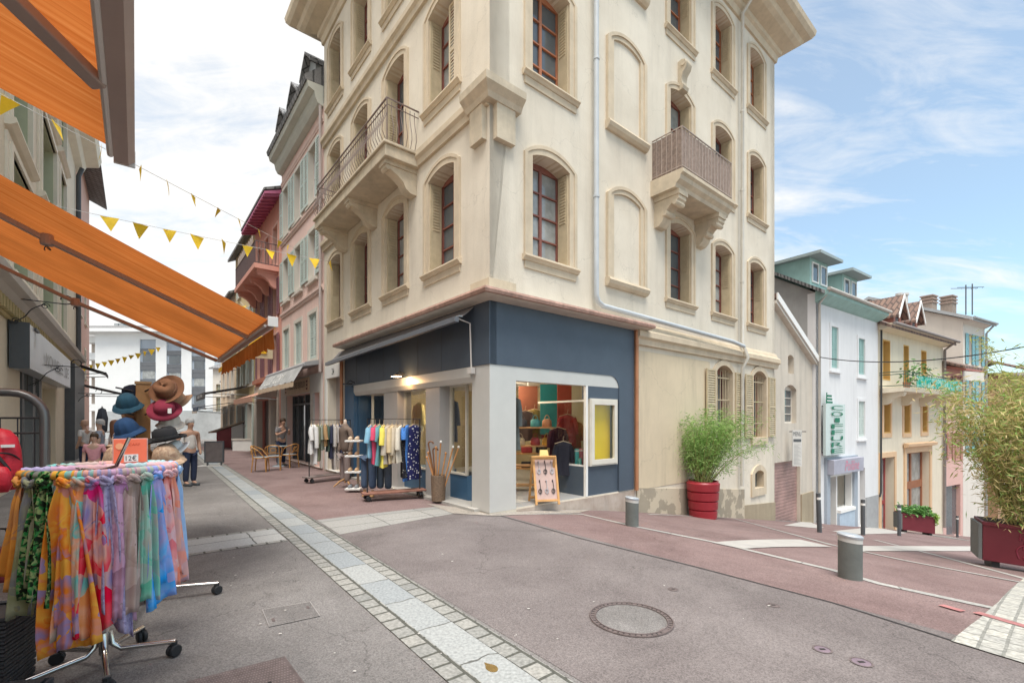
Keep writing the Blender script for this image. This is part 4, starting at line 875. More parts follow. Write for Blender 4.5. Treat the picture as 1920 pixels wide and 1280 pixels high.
LSf = Fr(V((-16.3, 27.5, 0)), V((1, 0, 0)), V((0, -1, 0))); q = MB(); q.plate(LSf, [(-.6, -.1), (1.1, -.1), (1.1, 1.75), (-.6, 1.2)], [], -1.6, 0); q.build('wall', WHITE, t)
q = MB(); q.plate(LSf, [(-1.5, -.1), (-.62, -.1), (-.62, 1.2), (-1.5, .9)], [], -1.6, .0); q.build('side_panel', mat('maroon boards', (.33, .09, .10), .7, .1, 3), t); q = MB(); q.plate(LSf, [(-1.8, .85), (1.3, 1.85), (1.3, 1.92), (-1.8, .92)], [], -1.7, .3); q.build('roof', mat('beige roof', (.5, .42, .34)), t)
# ------------------------------------------------ left row: the beige building over the rack
LE = FLL.u(142)
BEI = mat('warm beige render', (.74, .66, .52), .9, .06, 1, .2, 40, streak=.1); PALEG = mat('pale green reveal', (.50, .53, .36), .8, .06, 2); LTR = mat('pale sand trim', (.78, .72, .60), .85, .06, 2)
LB = thing('beige_building', 'beige building on the left with green window reveals above a grey sign', 'building', FLL.p(12, 0))
lw = []
for z0, z1 in ((5.0, 7.6), (8.3, 10.8), (11.5, 13.4)):
    for a, b in ((max(9.6, FLL.u(14)), FLL.u(52)), (FLL.u(72), FLL.u(100)), (FLL.u(108), FLL.u(119))): lw.append((a, b, z0, z1))
ug0, ug1, ug2, ug3 = FLL.u(38), FLL.u(72), FLL.u(78), FLL.u(104)
hs = [rect(*w_) for w_ in lw] + [rect(ug0, ug1, .02, 2.9), rect(ug2 + .1, ug3, .02, 2.7), rect(1.5, 8.8, .02, 2.8)]
q = MB(); q.plate(FLL, [(-6, -.3), (LE, -.3), (LE, 14.2), (9.0, 14.2), (9.0, 4.7), (-6, 4.7)], hs, -.5, 0); q.fbox(FLL, LE - .3, LE - .001, -.3, 14.2, -9, -.501); q.fbox(FLL, 9.0, 9.3, 4.7, 14.2, -9, -.501); q.fbox(FLL, -6, -5.7, -.3, 4.7, -9, -.501); q.fbox(FLL, -5.7, 9.0, 4.5, 4.7, -9, -.501); q.build('wall', BEI, LB)  # unseen near part cut low to let more sky light into the street
for w_ in lw:
    a, b, z0, z1 = w_
    q = MB(); q.plate(FLL, rect(a + .004, b - .004, z0 + .004, z1 - .004), [rect(a + .05, b - .05, z0 + .05, z1 - .05)], -.45, .0); o = q.build('window', PALEG, LB)
    MB().fbox(FLL, a + .05, b - .05, z0 + .05, z1 - .05, -.44, -.42).build('pane', PANE, o)
    q = MB(); q.plate(FLL, rect(a - .3, b + .3, z0 - .1, z1 + .3), [rect(a + .002, b - .002, z0, z1)], .001, .05); q.plate(FLL, rect(a - .14, b + .14, z0 - .05, z1 + .14), [rect(a + .001, b - .001, z0, z1)], .0, .1)
    q.sweep(FLL, [(.001, z0 - .1), (.18, z0 - .1), (.2, z0 - .2), (.1, z0 - .28), (.001, z0 - .3)], a - .35, b + .35); q.build('surround', LTR, o)
q = MB(); q.sweep(FLL, [(.001, 4.15), (.12, 4.17), (.22, 4.3), (.36, 4.36), (.38, 4.5), (.001, 4.56)], -6, LE + .05); q.build('string_course', mat('pale grey cornice', (.52, .49, .45), .8, .06, 2), LB)
q = MB()
u = 0.0
while u < LE: q.fbox(FLL, u, u + .14, 3.9, 4.14, .001, .16); u += .3
q.fbox(FLL, -6, LE, 3.82, 3.9, .001, .06); q.build('dentil_band', mat('ochre dentils', (.46, .38, .20), .85, .1, 3), LB)
q = MB(); q.sweep(FLL, [(.001, 13.4), (.25, 13.5), (.35, 13.75), (.8, 13.9), (.9, 14.2), (.001, 14.3)], 8.9, LE + .35); q.build('cornice', LTR, LB)
q = MB(); q.tube([FLL.p(LE - .35, 13.4, .25), FLL.p(LE - .3, 13.0, .12), FLL.p(LE - .3, 4.6, .12)], .09, 8); q.build('downpipe', DGREY, LB, smooth=50)
q = MB()
for a, b in ((ug0 - .05, ug0 + .22), ((ug0 + ug1) / 2 + .1, (ug0 + ug1) / 2 + .5), (ug1 - .2, ug1 + .25)): q.fbox(FLL, a, b, .02, 2.9, -.3, .04)
q.fbox(FLL, ug0 + .22, ug1 - .2, 2.25, 2.38, -.29, .0); q.fbox(FLL, ug0 - .05, ug1 + .25, 2.9, 3.05, -.3, .05); o = q.build('shop_frame', DGREY, LB)
MB().fbox(FLL, ug0 + .2, ug1 - .1, .03, 2.88, -.2, -.19).build('pane', GLASS, o)
q = MB(); q.fbox(FLL, ug0, ug3, .0, 3, -2.4, -2.3); q.fbox(FLL, ug0, ug3, -.02, .02, -2.4, -.51); q.build('shop_room', mat('warm shop room', (.50, .43, .28), .8, .3, 2), LB)
q = MB(); q.fbox(FLL, ug2 + .1, ug3, .02, 2.7, -.4, -.36); q.build('door', mat('sand door', (.50, .44, .30)), LB)
q = MB(); q.fbox(FLL, 1.5, 8.8, .03, 2.8, -.45, -.42); q.build('shop_window', PANE, LB)
q = MB(); q.fbox(FLL, FLL.u(121), LE + .02, -.2, 3.9, .001, .3); q.build('pilaster', DGREY, LB)
for px in (12, 48, 128):
    u = FLL.u(px); z = 2.75 if px > 100 else (3.05 if px > 30 else 4.3)
    t = thing('wall_bracket', {12: 'wrought iron scroll bracket nearest the orange awning on the left wall', 48: 'wrought iron scroll bracket below the grey shop sign', 128: 'wrought iron scroll bracket on the dark grey pilaster'}[px], 'bracket', FLL.p(u, z), 0, 'scroll brackets on the left wall')
    q = MB(); q.tube([FLL.p(u, z - .7, .03), FLL.p(u, z + .12, .03)], .014, 6); q.build('back_bar', BLACK, t)
    q = MB(); q.tube([FLL.p(u, z, .03), FLL.p(u, z, .95)] + [FLL.p(u, z + .1 - .1 * math.cos(a), .95 + .1 * math.sin(a)) for a in [i * .6 for i in range(1, 9)]], .012, 6)
    q.tube([FLL.p(u, z - .55 + .5 * i / 10, .05 + .55 * i / 10 + .05 * math.sin(i * .63)) for i in range(11)], .011, 6)
    q.tube([FLL.p(u, z - .5 + .08 * (1 - i / 16) * math.sin(i * .7), .14 + .08 * (1 - i / 16) * math.cos(i * .7)) for i in range(14)], .009, 5)
    q.tube([FLL.p(u, z - .1 + .08 * (1 - i / 16) * math.sin(i * .7), .6 + .08 * (1 - i / 16) * math.cos(i * .7)) for i in range(14)], .009, 5); q.build('scroll', BLACK, t)
u0, u1 = FLL.u(38, .2), FLL.u(122, .2)
t = thing('shop_sign', 'silver grey box sign with metal lettering on the beige building', 'sign', FLL.p((u0 + u1) / 2, 3.2, .2))
q = MB(); q.fbox(FLL, u0, u1, 2.78, 3.78, .03, .34); o = q.build('sign_box', mat('brushed steel sign', (.56, .58, .62), .32, .1, .6, metal=.4), t, bev=.008); q = MB(); q.fbox(FLL, u0 - .02, u0 - .001, 2.76, 3.80, .03, .35); q.build('end_cap', DGREY, t)
text('lettering', 'NOUVELLE   DE', FLL.p(u0 + (u1 - u0) * .58, 3.22, .341), DR, (u1 - u0) * .62, .34, mat('steel letters', (.10, .095, .09), .4, .05, 3), o, .03)
t = thing('wall_lamp', 'square amber wall lantern beside the silver sign', 'lamp', FLL.p(FLL.u(28), 3.4, .15)); u = FLL.u(28)
q = MB(); q.fbox(FLL, u - .2, u + .2, 3.3, 3.72, .1, .34); q.build('lamp_shade', mat('amber glass', (.60, .38, .15), .3, .1, 3), t, bev=.02); q = MB(); q.fbox(FLL, u - .25, u + .25, 3.72, 3.78, .05, .38); q.tube([FLL.p(u, 3.3, .2), FLL.p(u, 3.1, .2)], .03); q.build('bracket', DGREY, t)
# salmon neighbour further left and its dark awnings
t = plain_house('salmon_house', 'salmon house beyond the dark drainpipe of the beige building', FLL, LE + .1, LE + 8, 15, 9, mat('salmon far render', (.60, .36, .29)), wl((LE + 2, LE + 5), (4, 7, 10)), WHITE, LTR, None, rise=2, over=.8)
drop_awning('upper small charcoal awning past the grey pilaster', FLL, LE + .3, LE + 2.6, 4.3, 1.0, .35, DCL, None, .12); drop_awning('lower wide charcoal awning past the grey pilaster', FLL, LE + .4, LE + 3.4, 3.4, 1.7, .45, DCL, None, .1)
# ------------------------------------------------ right street going down the hill
GA = thing('garage_house', 'low beige building with roller door and sloping verge beside the corner building', 'building', FRR.p(14.3, -2.4))
GR = mat('rough beige render', (.56, .50, .42), .9, .08, 1, .5, 30, streak=.2)
fz = lambda px, py: FRR.uz(px, py)
ua, ub = FRR.u(1478), FRR.u(1500); uc, ud = FRR.u(1484), FRR.u(1495); ue, uf = FRR.u(1457), FRR.u(1507)
E1 = 16.35
hs = [arch(ua, ub, 1.5, 2.75, .18, 8), arch(uc, ud, 3.35, 3.95, .1, 6), rect(ue, uf, -3.2, .1)]
q = MB(); q.plate(FRR, [(REND + .01, -4), (E1, -4), (E1, 4.05), (REND + .01, 5.85)], hs, -.35, -.12); q.build('wall', GR, GA)
q = MB(); q.hexa([FRR.p(u, z, o) for o in (-7, .05) for u, z in ((REND + .05, 5.85), (E1 + .1, 4.0), (E1 + .1, 4.14), (REND + .05, 6.0))]); q.build('roof', ROOFB, GA)
q = MB(); q.hexa([FRR.p(u, z, o) for o in (.051, .10) for u, z in ((REND + .05, 5.78), (E1 + .15, 3.92), (E1 + .15, 4.16), (REND + .05, 6.02))]); q.build('verge_board', WHITE, GA)
q = MB(); q.hexa([FRR.p(u, z, o) for o in (-.119, .05) for u, z in ((REND + .05, 5.66), (E1 + .1, 3.82), (E1 + .1, 3.93), (REND + .05, 5.77))]); q.build('soffit', CREAMT, GA)
q = MB(); q.plate(FRR, arch(ua, ub, 1.5, 2.74, .17, 8), [rect(ua + .05 + k * .01, ub - .05, 1.56 + k * .3, 1.83 + k * .3) for k in range(4)], -.33, -.28); o = q.build('window', CREAMT, GA); MB().plate(FRR, arch(ua, ub, 1.5, 2.74, .16, 8), [], -.32, -.31).build('pane', PANE, o)
q = MB(); q.fbox(FRR, ue, uf, -3.2, .1, -.30, -.25)
for k in range(26): q.fbox(FRR, ue, uf, -3 + .12 * k, -2.93 + .12 * k, -.249, -.235)
q.build('roller_door', mat('faded red roller door', (.30, .19, .17), .6, .2, 1.2, c2=(.40, .25, .22)), GA)
q = MB(); q.fbox(FRR, uf + .02, E1, -3.6, -1.25, -.119, -.07); q.build('plinth', PL, GA)
q = MB(); q.plate(FRR, arch(uc, ud, 3.35, 3.94, .1, 6), [], -.34, -.3); q.build('niche', GR, GA)
us = FRR.u(1477); t = thing('price_board', 'long white hanging price board over the garage roller door', 'sign', FRR.p(us, .8)); FB = Fr(FRR.p(us + .1, 0, .1), V((1, 0, 0)), V((0, -1, 0)))
q = MB(); q.fbox(FB, 0, .34, -.05, 1.25, 0, .04); o = q.build('board', mat('aged white board', (.56, .55, .52), .6, .08, 3), t); q = MB(); q.tube([FB.p(-.1, 1.2, .02), FB.p(.5, 1.2, .02)], .015); q.build('hanger', BLACK, t)
text('lettering', 'MENU', FB.p(.17, 1.12, .041), FB.n, .28, .16, DGREY, o); q = MB(); q.fbox(FB, .03, .31, .83, .93, .041, .046); q.build('grey_band', DGREY, o)
q = MB()
for k in range(16): q.fbox(FB, .05, .30 - .05 * (k % 3), .02 + .047 * k, .03 + .047 * k, .041, .044)
q.build('text_lines', mat('grey text', (.3, .3, .3)), o)
# hairdresser
P0 = FRR.p(E1, 0); dC = V((.823, .568, 0)).normalized(); nC = V((dC.y, -dC.x, 0)); FC = Fr(P0, dC, nC)
TEAL = mat('teal paint', (.30, .47, .44), .6, .12, 2, streak=.15); WHT = mat('bluish white render', (.70, .70, .70), .9, .04, .8, .2, 40, streak=.1)
LC = FC.u(1646)
HC = thing('hairdresser_house', 'white house with teal gutter and dormers and a hair salon below', 'house', FC.p(3, -3))
cz = lambda px, py: FC.z(px, py)
w1 = (FC.u(1558), FC.u(1571), cz(1565, 690), cz(1565, 613)); w2 = (FC.u(1609), FC.u(1621), cz(1615, 702), cz(1615, 635)); w3 = (FC.u(1609), FC.u(1621), cz(1615, 818), cz(1615, 752))
sw0, sw1 = FC.u(1552), FC.u(1597); szb, szt = -1.9, -.66
dr0, dr1 = FC.u(1612), FC.u(1622)
hs = [rect(*w1), rect(*w2), rect(*w3), rect(sw0, sw1, -2.95, szt), rect(dr0, dr1, -3.3, -.6)]
q = MB(); q.plate(FC, rect(.0, LC, -5.5, 6.75), hs, -.3, 0); q.build('wall', WHT, HC)
q = MB(); FCs = Fr(P0, -nC, -dC); q.plate(FCs, [(0.0, -5), (9, -5), (9, 6.75), (4.5, 9.6), (.0, 6.75)], [], -.3, -.001); q.build('side_wall', mat('grey cement render', (.36, .36, .35), .95, .18, .9, .4, 25, streak=.15), HC)
for w_ in (w1, w2, w3): rwin(HC, FC, *w_, WHITE, WHT, .14, TEAL if w_ is not w3 else SHUTG, 'closed')
gable(HC, FC, -.1, LC, 6.85, 9, .35, 2.9, ROOFD)
q = MB(); q.sweep(FC, [(.001, 6.35), (.12, 6.4), (.42, 6.62), (.46, 6.78), (.001, 6.80)], -.05, LC); q.build('eave', TEAL, HC); q = MB(); q.tube([FC.p(-.08, 6.80, .5), FC.p(LC, 6.78, .5)], .07, 8); q.tube([FC.p(.1, 6.75, .45), FC.p(.1, 6.3, .1), FC.p(.1, -2.6, .1)], .05, 8); q.build('gutter', mat('beige gutter', (.45, .42, .38)), HC, smooth=50)
for u, dz in ((.35, 0), (3.6, -.1)):
    q = MB(); q.fbox(FC, u, u + 1.7, 6.9, 8.35 + dz, -3.5, -.35); o = q.build('dormer', TEAL, HC); q = MB(); q.hexa([FC.p(uu, z, oo) for z, up in ((8.352 + dz, 0), (8.47 + dz, 0)) for uu, oo in ((u - .25, .15), (u + 1.95, .15), (u + 1.95, -3.8), (u - .25, -3.8))]); q.build('dormer_roof', mat('grey green sheet roof', (.30, .36, .36), .6, .1, 2), o)
    for a in (.15, .95):
        q = MB(); q.plate(FC, rect(u + a, u + a + .62, 7.35, 8.2 + dz), [rect(u + a + .06, u + a + .56, 7.41, 8.14 + dz)], -.349, -.31); q.build('window_frame', WHITE, o); MB().fbox(FC, u + a + .05, u + a + .57, 7.4, 8.15 + dz, -.348, -.34).build('pane', PANE, o)
q = MB(); q.plate(FC, rect(sw0 - .35, sw1 + .4, -3.6, .05), [rect(sw0, sw1, -2.9, szt - .02)], .001, .10); o = q.build('salon_front', mat('blue grey shop paint', (.34, .38, .43), .6, .06, 2), HC)
q = MB(); q.fbox(FC, sw0 - .3, sw1 + .35, -.62, -.02, .10, .34); o2 = q.build('salon_fascia', mat('violet grey fascia', (.36, .36, .42)), HC, bev=.01); text('lettering', 'Poilâne', FC.p((sw0 + sw1) / 2 + .3, -.31, .341), nC, 1.5, .42, mat('pink letters', (.60, .22, .30)), o2, .006, .25)
ms_ = sw0 + (sw1 - sw0) * .35
MB().fbox(FC, sw0, sw1, -2.9, szt, -.25, -.24).build('pane', GLASS, o); q = MB()
for u in (sw0, ms_ - .08, sw1 - .1): q.fbox(FC, u, u + .1, -2.9, szt, -.22, .02)
q.fbox(FC, sw0, sw1, szt - .12, szt - .021, -.219, .019); q.fbox(FC, ms_, sw1, -2.35, -2.22, -.3, .16); q.build('window_frame', WHITE, o); MB().fbox(FC, ms_, sw1, -3.4, -2.36, -.2, .12).build('sill_panel', mat('pale blue panel', (.42, .50, .58)), o)
q = MB(); q.fbox(FC, sw0 - .2, sw1 + .2, -3, .1, -3, -2.9); q.fbox(FC, sw0 - .2, sw1 + .2, -3.05, -2.98, -2.9, -.31); q.fbox(FC, sw0 - .2, sw1 + .2, -.6, -.55, -2.9, -.31); q.build('salon_room', mat('salon room', (.42, .46, .42), .8, .3, 1.5), HC)
MB().fbox(FC, dr0, dr1, -3.3, -.6, -.28, -.24).build('door', mat('taupe door', (.34, .31, .28)), HC)
q = MB(); q.fbox(FC, dr1 + .05, LC, -4.5, -2.0, .001, .03); q.build('plinth', mat('grey plinth', (.34, .34, .34)), HC)
t = thing('vertical_sign', 'tall pale sign with green letters reading COIFFURE above the hair salon', 'sign', FC.p(FC.u(1566), 2, .2))
q = MB(); sx0, sx1, sz0, sz1 = FC.u(1548, .25), FC.u(1584, .25), FC.z(1566, 852, .25), FC.z(1566, 757, .25)
q.fbox(FC, sx0, sx1, sz0, sz1, .16, .26); o = q.build('panel', mat('frosted sign panel', (.52, .60, .59), .25, .04, 2), t)
GRN = mat('dark green letters', (.02, .17, .10)); hL = (sz1 - sz0) / 8.3
for k, ch in enumerate('COIFFURE'): text('letter', ch, FC.p((sx0 + sx1) / 2 + .08, sz1 - hL * (k + .65), .261), nC, (.72 if ch != 'I' else .3) * (sx1 - sx0) * .85, hL * .74, GRN, o, .03)
q = MB(); q.tube([FC.p(sx0 + .2, sz1 - .02, .2), FC.p(sx0 + .25, sz1 + .45, .2)], .02)
for a in range(3): q.fbox(FC, sx0 + .3, sx0 + .75 - .04 * a, sz1 + .02 + .13 * a, sz1 + .1 + .13 * a, .18, .22)
q.build('emblem', GRN, t); q = MB()
for z in (sz0 + .1, sz1 - .1): q.tube([FC.p(sx0 + .3, z, 0), FC.p(sx0 + .3, z, .17)], .02, 6)
q.build('bracket', BLACK, t)
# yellow house with the green screened balcony
P1 = FC.p(LC + .01, 0); dY = V((.841, .541, 0)).normalized(); nY = V((dY.y, -dY.x, 0)); FY = Fr(P1, dY, nY); LY = FY.u(1768)
YH = thing('yellow_house', 'cream yellow house with ochre openings and a green screened balcony', 'house', FY.p(5, -4))
YCR = mat('light cream render', (.72, .64, .50), .9, .05, .9, .2, 40, streak=.1); OCH = mat('ochre reveals', (.62, .38, .12), .8, .08, 2); PEACH = mat('peach surround', (.68, .46, .28), .8, .06, 2)
yz = lambda px, py: FY.z(px, py)
up = [(FY.u(a), FY.u(b), yz(1690, 716), FY.z((a + b) / 2, c)) for a, b, c in ((1655, 1669, 637), (1694, 1704, 647), (1727, 1737, 657))]
lo = [(FY.u(a), FY.u(b), FY.z((a + b) / 2, d), FY.z((a + b) / 2, c)) for a, b, c, d in ((1656, 1669, 750, 812), (1694, 1706, 752, 812), (1728, 1738, 756, 810))]
dd = (FY.u(1651), FY.u(1676), -4.3, FY.z(1663, 857)); bw = (FY.u(1698), FY.u(1742), -4.2, FY.z(1720, 847))
q = MB(); q.plate(FY, rect(0.0, LY, -6.5, 6.3), [rect(*w_) for w_ in up + lo] + [rect(*dd), rect(*bw)], -.45, 0); q.fbox(FY, LY - .3, LY, -6, 6.3, -9, -.451); q.build('wall', YCR, YH)
for k, w_ in enumerate(up + lo):
    q = MB(); q.plate(FY, rect(w_[0] + .003, w_[1] - .003, w_[2] + .003, w_[3] - .003), [rect(w_[0] + .06, w_[1] - .06, w_[2] + .06, w_[3] - .06)], -.42, .01); o = q.build('window', OCH, YH); MB().fbox(FY, w_[0] + .05, w_[1] - .05, w_[2] + .05, w_[3] - .05, -.41, -.40).build('pane', PANE, o)
    if k > 2: q = MB(); q.plate(FY, rect(w_[0] - .16, w_[1] + .16, w_[2] - .2, w_[3] + .16), [rect(w_[0] + .002, w_[1] - .002, w_[2] + .002, w_[3] - .002)], .0005, .04); q.build('surround', PEACH, o)
gable(YH, FY, .05, LY, 6.35, 9, .55, 2.6, ROOFB)
q = MB(); q.sweep(FY, [(.001, 6.0), (.12, 6.02), (.5, 6.1), (.55, 6.28), (.001, 6.3)], .02, LY + .2); q.build('eave', YCR, YH); q = MB(); q.tube([FY.p(.0, 6.25, .66), FY.p(LY + .25, 6.25, .66)], .08, 8); q.tube([FY.p(LY - .2, 6.2, .6), FY.p(LY - .15, 5.8, .12), FY.p(LY - .15, -4.8, .12)], .07, 8); q.build('gutter', mat('brown grey gutter', (.24, .21, .20)), YH, smooth=50)
q = MB(); q.tube([FY.p(.12, 6, .1), FY.p(.12, -1.9, .08), FY.p(.0, -2.1, .08)], .045, 6); q.build('cable_conduit', BLACK, YH, smooth=50)
for u, sc_ in ((5.4, 1), (8.0, .85)):
    q = MB(); q.plate(Fr(FY.p(0, 0, -.9), dY, nY), [(u - .55, 6.7), (u + .55, 6.7), (u + .55, 7.6), (u, 8.5), (u - .55, 7.6)], [rect(u - .3, u + .3, 6.9, 7.5)], -3, 0); o = q.build('dormer', mat('brick red dormer', (.36, .16, .13)), YH)
    q = MB()
    for sg in (-1, 1): q.hexa([FY.p(u + sg * x, z, oo) for oo in (-4.0, -.6) for x, z in ((.72, 7.35), (0, 8.55), (0, 8.68), (.72, 7.48))])
    q.build('dormer_roof', ROOFB, o); q = MB()
    for sg in (-1, 1): q.hexa([FY.p(u + sg * x, z, oo) for oo in (-.60, -.55) for x, z in ((.76, 7.28), (0, 8.5), (0, 8.72), (.76, 7.5))])
    q.build('barge_board', WHITE, o); MB().fbox(FY, u - .29, u + .29, 6.91, 7.49, -1.0, -.95).build('pane', PANE, o)
bz, bt = FY.z(1655, 722, .9), FY.z(1655, 690, .9)
q = MB(); q.sweep(FY, [(.001, bz - .25), (.95, bz - .18), (1.0, bz), (.001, bz + .02)], .15, LY - .35); o = q.build('balcony', YCR, YH)
for u in (.6, 3.2, 5.8, 8.4): q = MB(); corbel(q, FY, u, .25, bz - .2, .85, .6); q.build('bracket', YCR, o)
q = MB(); n = 34
for k in range(n): q.tube([FY.p(.2 + (LY - .6) * k / (n - 1), bz, .93), FY.p(.2 + (LY - .6) * k / (n - 1), bt, .93)], .009, 4)
for z in (bz + .1, bt - .12, bt): q.tube([FY.p(.2, z, 0), FY.p(.2, z, .93), FY.p(LY - .4, z, .93), FY.p(LY - .4, z, 0)], .02, 5)
q.build('railing', mat('green black iron', (.03, .09, .07)), o); SCR = pattern('green patterned screen', [(.03, .36, .28), (.06, .48, .38), (.45, .70, .63), (.05, .42, .33)], 2.4, 1.5, tr=.2)
q = MB(); q.fbox(FY, 1.9, LY - .42, bz + .08, bt - .10, .935, .945); q.fbox(FY, LY - .43, LY - .42, bz + .08, bt - .14, .0, .89); q.build('screen', SCR, o)
q = MB(); q.plate(FY, rect(dd[0] - .22, dd[1] + .22, -4.9, dd[3] + .25), [rect(dd[0], dd[1], -4.89, dd[3])], .001, .05); q.plate(FY, rect(bw[0] - .3, bw[1] + .3, -5.2, bw[3] + .5), [rect(bw[0], bw[1], -5.19, bw[3])], .001, .06); q.sweep(FY, [(.06, bw[3] + .3), (.25, bw[3] + .35), (.28, bw[3] + .5), (.06, bw[3] + .55)], bw[0] - .45, bw[1] + .45); q.build('shop_surround', PEACH, YH)
q = MB(); um = (dd[0] + dd[1]) / 2; q.plate(FY, rect(dd[0], dd[1], -4.3, dd[3]), [rect(dd[0] + .12, dd[1] - .12, -4.1, -2.7), rect(dd[0] + .12, dd[1] - .12, -2.5, dd[3] - .15)], -.42, -.36); o = q.build('door', mat('red door', (.34, .06, .06), .5, .1, 3), YH); MB().fbox(FY, dd[0] + .1, dd[1] - .1, -4.2, dd[3] - .1, -.41, -.40).build('pane', PANEC, o)
q = MB(); zz = bw[2] + (bw[3] - bw[2]) * .52; q.plate(FY, rect(*bw), [rect(bw[0] + .2, (bw[0] + bw[1]) / 2 - .1, zz + .3, bw[3] - .1), rect((bw[0] + bw[1]) / 2 + .1, bw[1] - .15, zz + .3, bw[3] - .1), rect(bw[0] + .2, (bw[0] + bw[1]) / 2 - .1, bw[2] + .2, zz - .1), rect((bw[0] + bw[1]) / 2 + .1, bw[1] - .15, bw[2] + .2, zz - .1)], -.40, -.3); o = q.build('shop_window', mat('brown window frame', (.30, .12, .06)), YH); MB().fbox(FY, bw[0] + .05, bw[1] - .05, bw[2] + .05, bw[3] - .05, -.37, -.36).build('pane', PANEC, o)
t = thing('potted_vine', 'climbing plant trailing along the left end of the green balcony railing', 'plant', FY.p(1.4, bz, .7)); LEAFG = mat('balcony leaves', (.09, .20, .05), .6, .4, 6)
def leaves(mb, pts, n, size, spread, rnd, droop=0):
    for i in range(n):
        c = V(rnd.choice(pts)) + V((rnd.gauss(0, spread), rnd.gauss(0, spread), rnd.gauss(0, spread))); a = rnd.uniform(0, 6.28); e = rnd.uniform(-.9, .6) - droop
        d = V((math.cos(a) * math.cos(e), math.sin(a) * math.cos(e), math.sin(e))); s_ = d.orthogonal().normalized(); s_.rotate(Matrix.Rotation(rnd.uniform(0, 6.28), 3, d)); L_ = size[0] * rnd.uniform(.7, 1.3); W_ = size[1] * rnd.uniform(.7, 1.2)
        mb.add([c, c + d * L_ * .45 + s_ * W_, c + d * L_, c + d * L_ * .45 - s_ * W_], [(0, 1, 2, 3)])
    return mb
rn = random.Random(3); leaves(MB(), [FY.p(1 + 3.2 * k / 40, bz + .3 + .9 * abs(math.sin(k * .5)), .8) for k in range(40)], 170, (.20, .05), .16, rn).build('foliage', LEAFG, t); q = MB(); q.lathe([(.12, 0), (.17, .3), (.15, .3), (.14, .26)], FY.p(1.4, bz + .02, .7), 12); q.build('pot', mat('terracotta', (.4, .18, .1)), t)
# pink house, tall house with blue shutters, two beyond
P2 = FY.p(LY + .01, 0); dP = V((.87, .49, 0)).normalized(); nP = V((dP.y, -dP.x, 0)); FP = Fr(P2, dP, nP); BSH = mat('turquoise shutters', (.22, .45, .50), .6, .1, 4)
PK = thing('rose_house', 'low rose pink house with brown tiled eave past the yellow house', 'house', FP.p(1.6, -5))
rz_ = FP.z(1790, 690); hs = [(FP.u(a), FP.u(b), FP.z((a + b) / 2, d), FP.z((a + b) / 2, c)) for a, b, c, d in ((1778, 1784, 705, 735), (1793, 1800, 705, 735), (1778, 1784, 810, 860), (1793, 1800, 812, 862))] + [(.5, 2.7, -5.6, -2.4)]
shell(PK, FP, .02, 3.1, -8, rz_, 8, mat('rose render', (.66, .42, .37), .9, .06, 1), [rect(*w_) for w_ in hs])
for w_ in hs[:4]: rwin(PK, FP, *w_, WHITE, None, .08, mat('rose shutters', (.50, .26, .22)), 'open', leaf=.25)
MB().fbox(FP, .5, 2.7, -5.6, -2.4, -.25, -.2).build('shop_window', PANE, PK); gable(PK, FP, .1, 3.1, rz_ + .2, 8, 1.0, 1.6, ROOFB)
q = MB(); q.sweep(FP, [(.001, rz_ - .1), (1.0, rz_ - .3), (1.0, rz_ - .2), (.001, rz_ + .1)], .1, 3.0); q.build('soffit', mat('red brown soffit', (.42, .17, .14)), PK)
TH = thing('tall_house', 'tall white house with turquoise shutters and two chimneys behind the rose house', 'house', FP.p(5, -5)); TM = mat('warm white render', (.70, .65, .58), .9, .05, .8, streak=.1)
tz = FP.z(1808, 598); w_ = []
for c in (4.2, 5.9):
    for y0, y1 in ((628, 684), (714, 768), (800, 850)): w_.append((c - .3, c + .3, FP.z(1825, y1), FP.z(1825, y0)))
shell(TH, FP, 3.12, 6.9, -8, tz, 10, TM, [rect(*k) for k in w_])
for k in w_: rwin(TH, FP, *k, WHITE, None, .08, BSH, 'open', leaf=.42)
q = MB(); FPs = Fr(FP.p(3.12, 0), -nP, -dP); q.plate(FPs, [(.0, tz - .5), (10, tz - .5), (10, tz), (5, tz + 2.3), (0, tz)], [], -.3, .002); q.build('gable_wall', TM, TH)
gable(TH, FP, 3.1, 6.95, tz + .05, 10, .5, 2.3, mat('light grey sheet roof', (.40, .42, .43), .6, .08, 2), .3, .2)
q = MB(); q.sweep(FP, [(.001, tz - .3), (.4, tz - .1), (.4, tz), (.001, tz)], 3.13, 6.9); q.build('eave', TM, TH); q = MB(); q.tube([FP.p(3.0, tz - .02, .56), FP.p(7.1, tz - .02, .56)], .08, 8); q.tube([FP.p(6.9, tz - .05, .5), FP.p(6.85, tz - .6, .1), FP.p(6.85, -6, .1)], .06, 8); q.build('gutter', ZINC, TH, smooth=50)
for u, o_ in ((3.4, -1.6), (4.7, -1.0)):
    q = MB(); q.fbox(FP, u, u + .75, tz + .2, tz + 1.9, o_ - .6, o_); o = q.build('chimney', mat('brown chimney', (.30, .24, .20), .9, .2, 4), TH); q = MB()
    for k in range(3): q.fbox(FP, u - .06, u + .81, tz + 1.45 + .22 * k, tz + 1.53 + .22 * k, o_ - .66, o_ + .06)
    q.build('chimney_cap', mat('chimney bands', (.34, .25, .21)), o)
q = MB()
for px in (1686, 1697): p_0 = at(px, 600, 31); q.tube([p_0, at(px, 553, 31)], .16, 10); q.lathe([(.21, 0), (.21, .14)], at(px, 554, 31), 10)
q.build('flue_pipe', mat('pale flue', (.55, .53, .50)), TH)
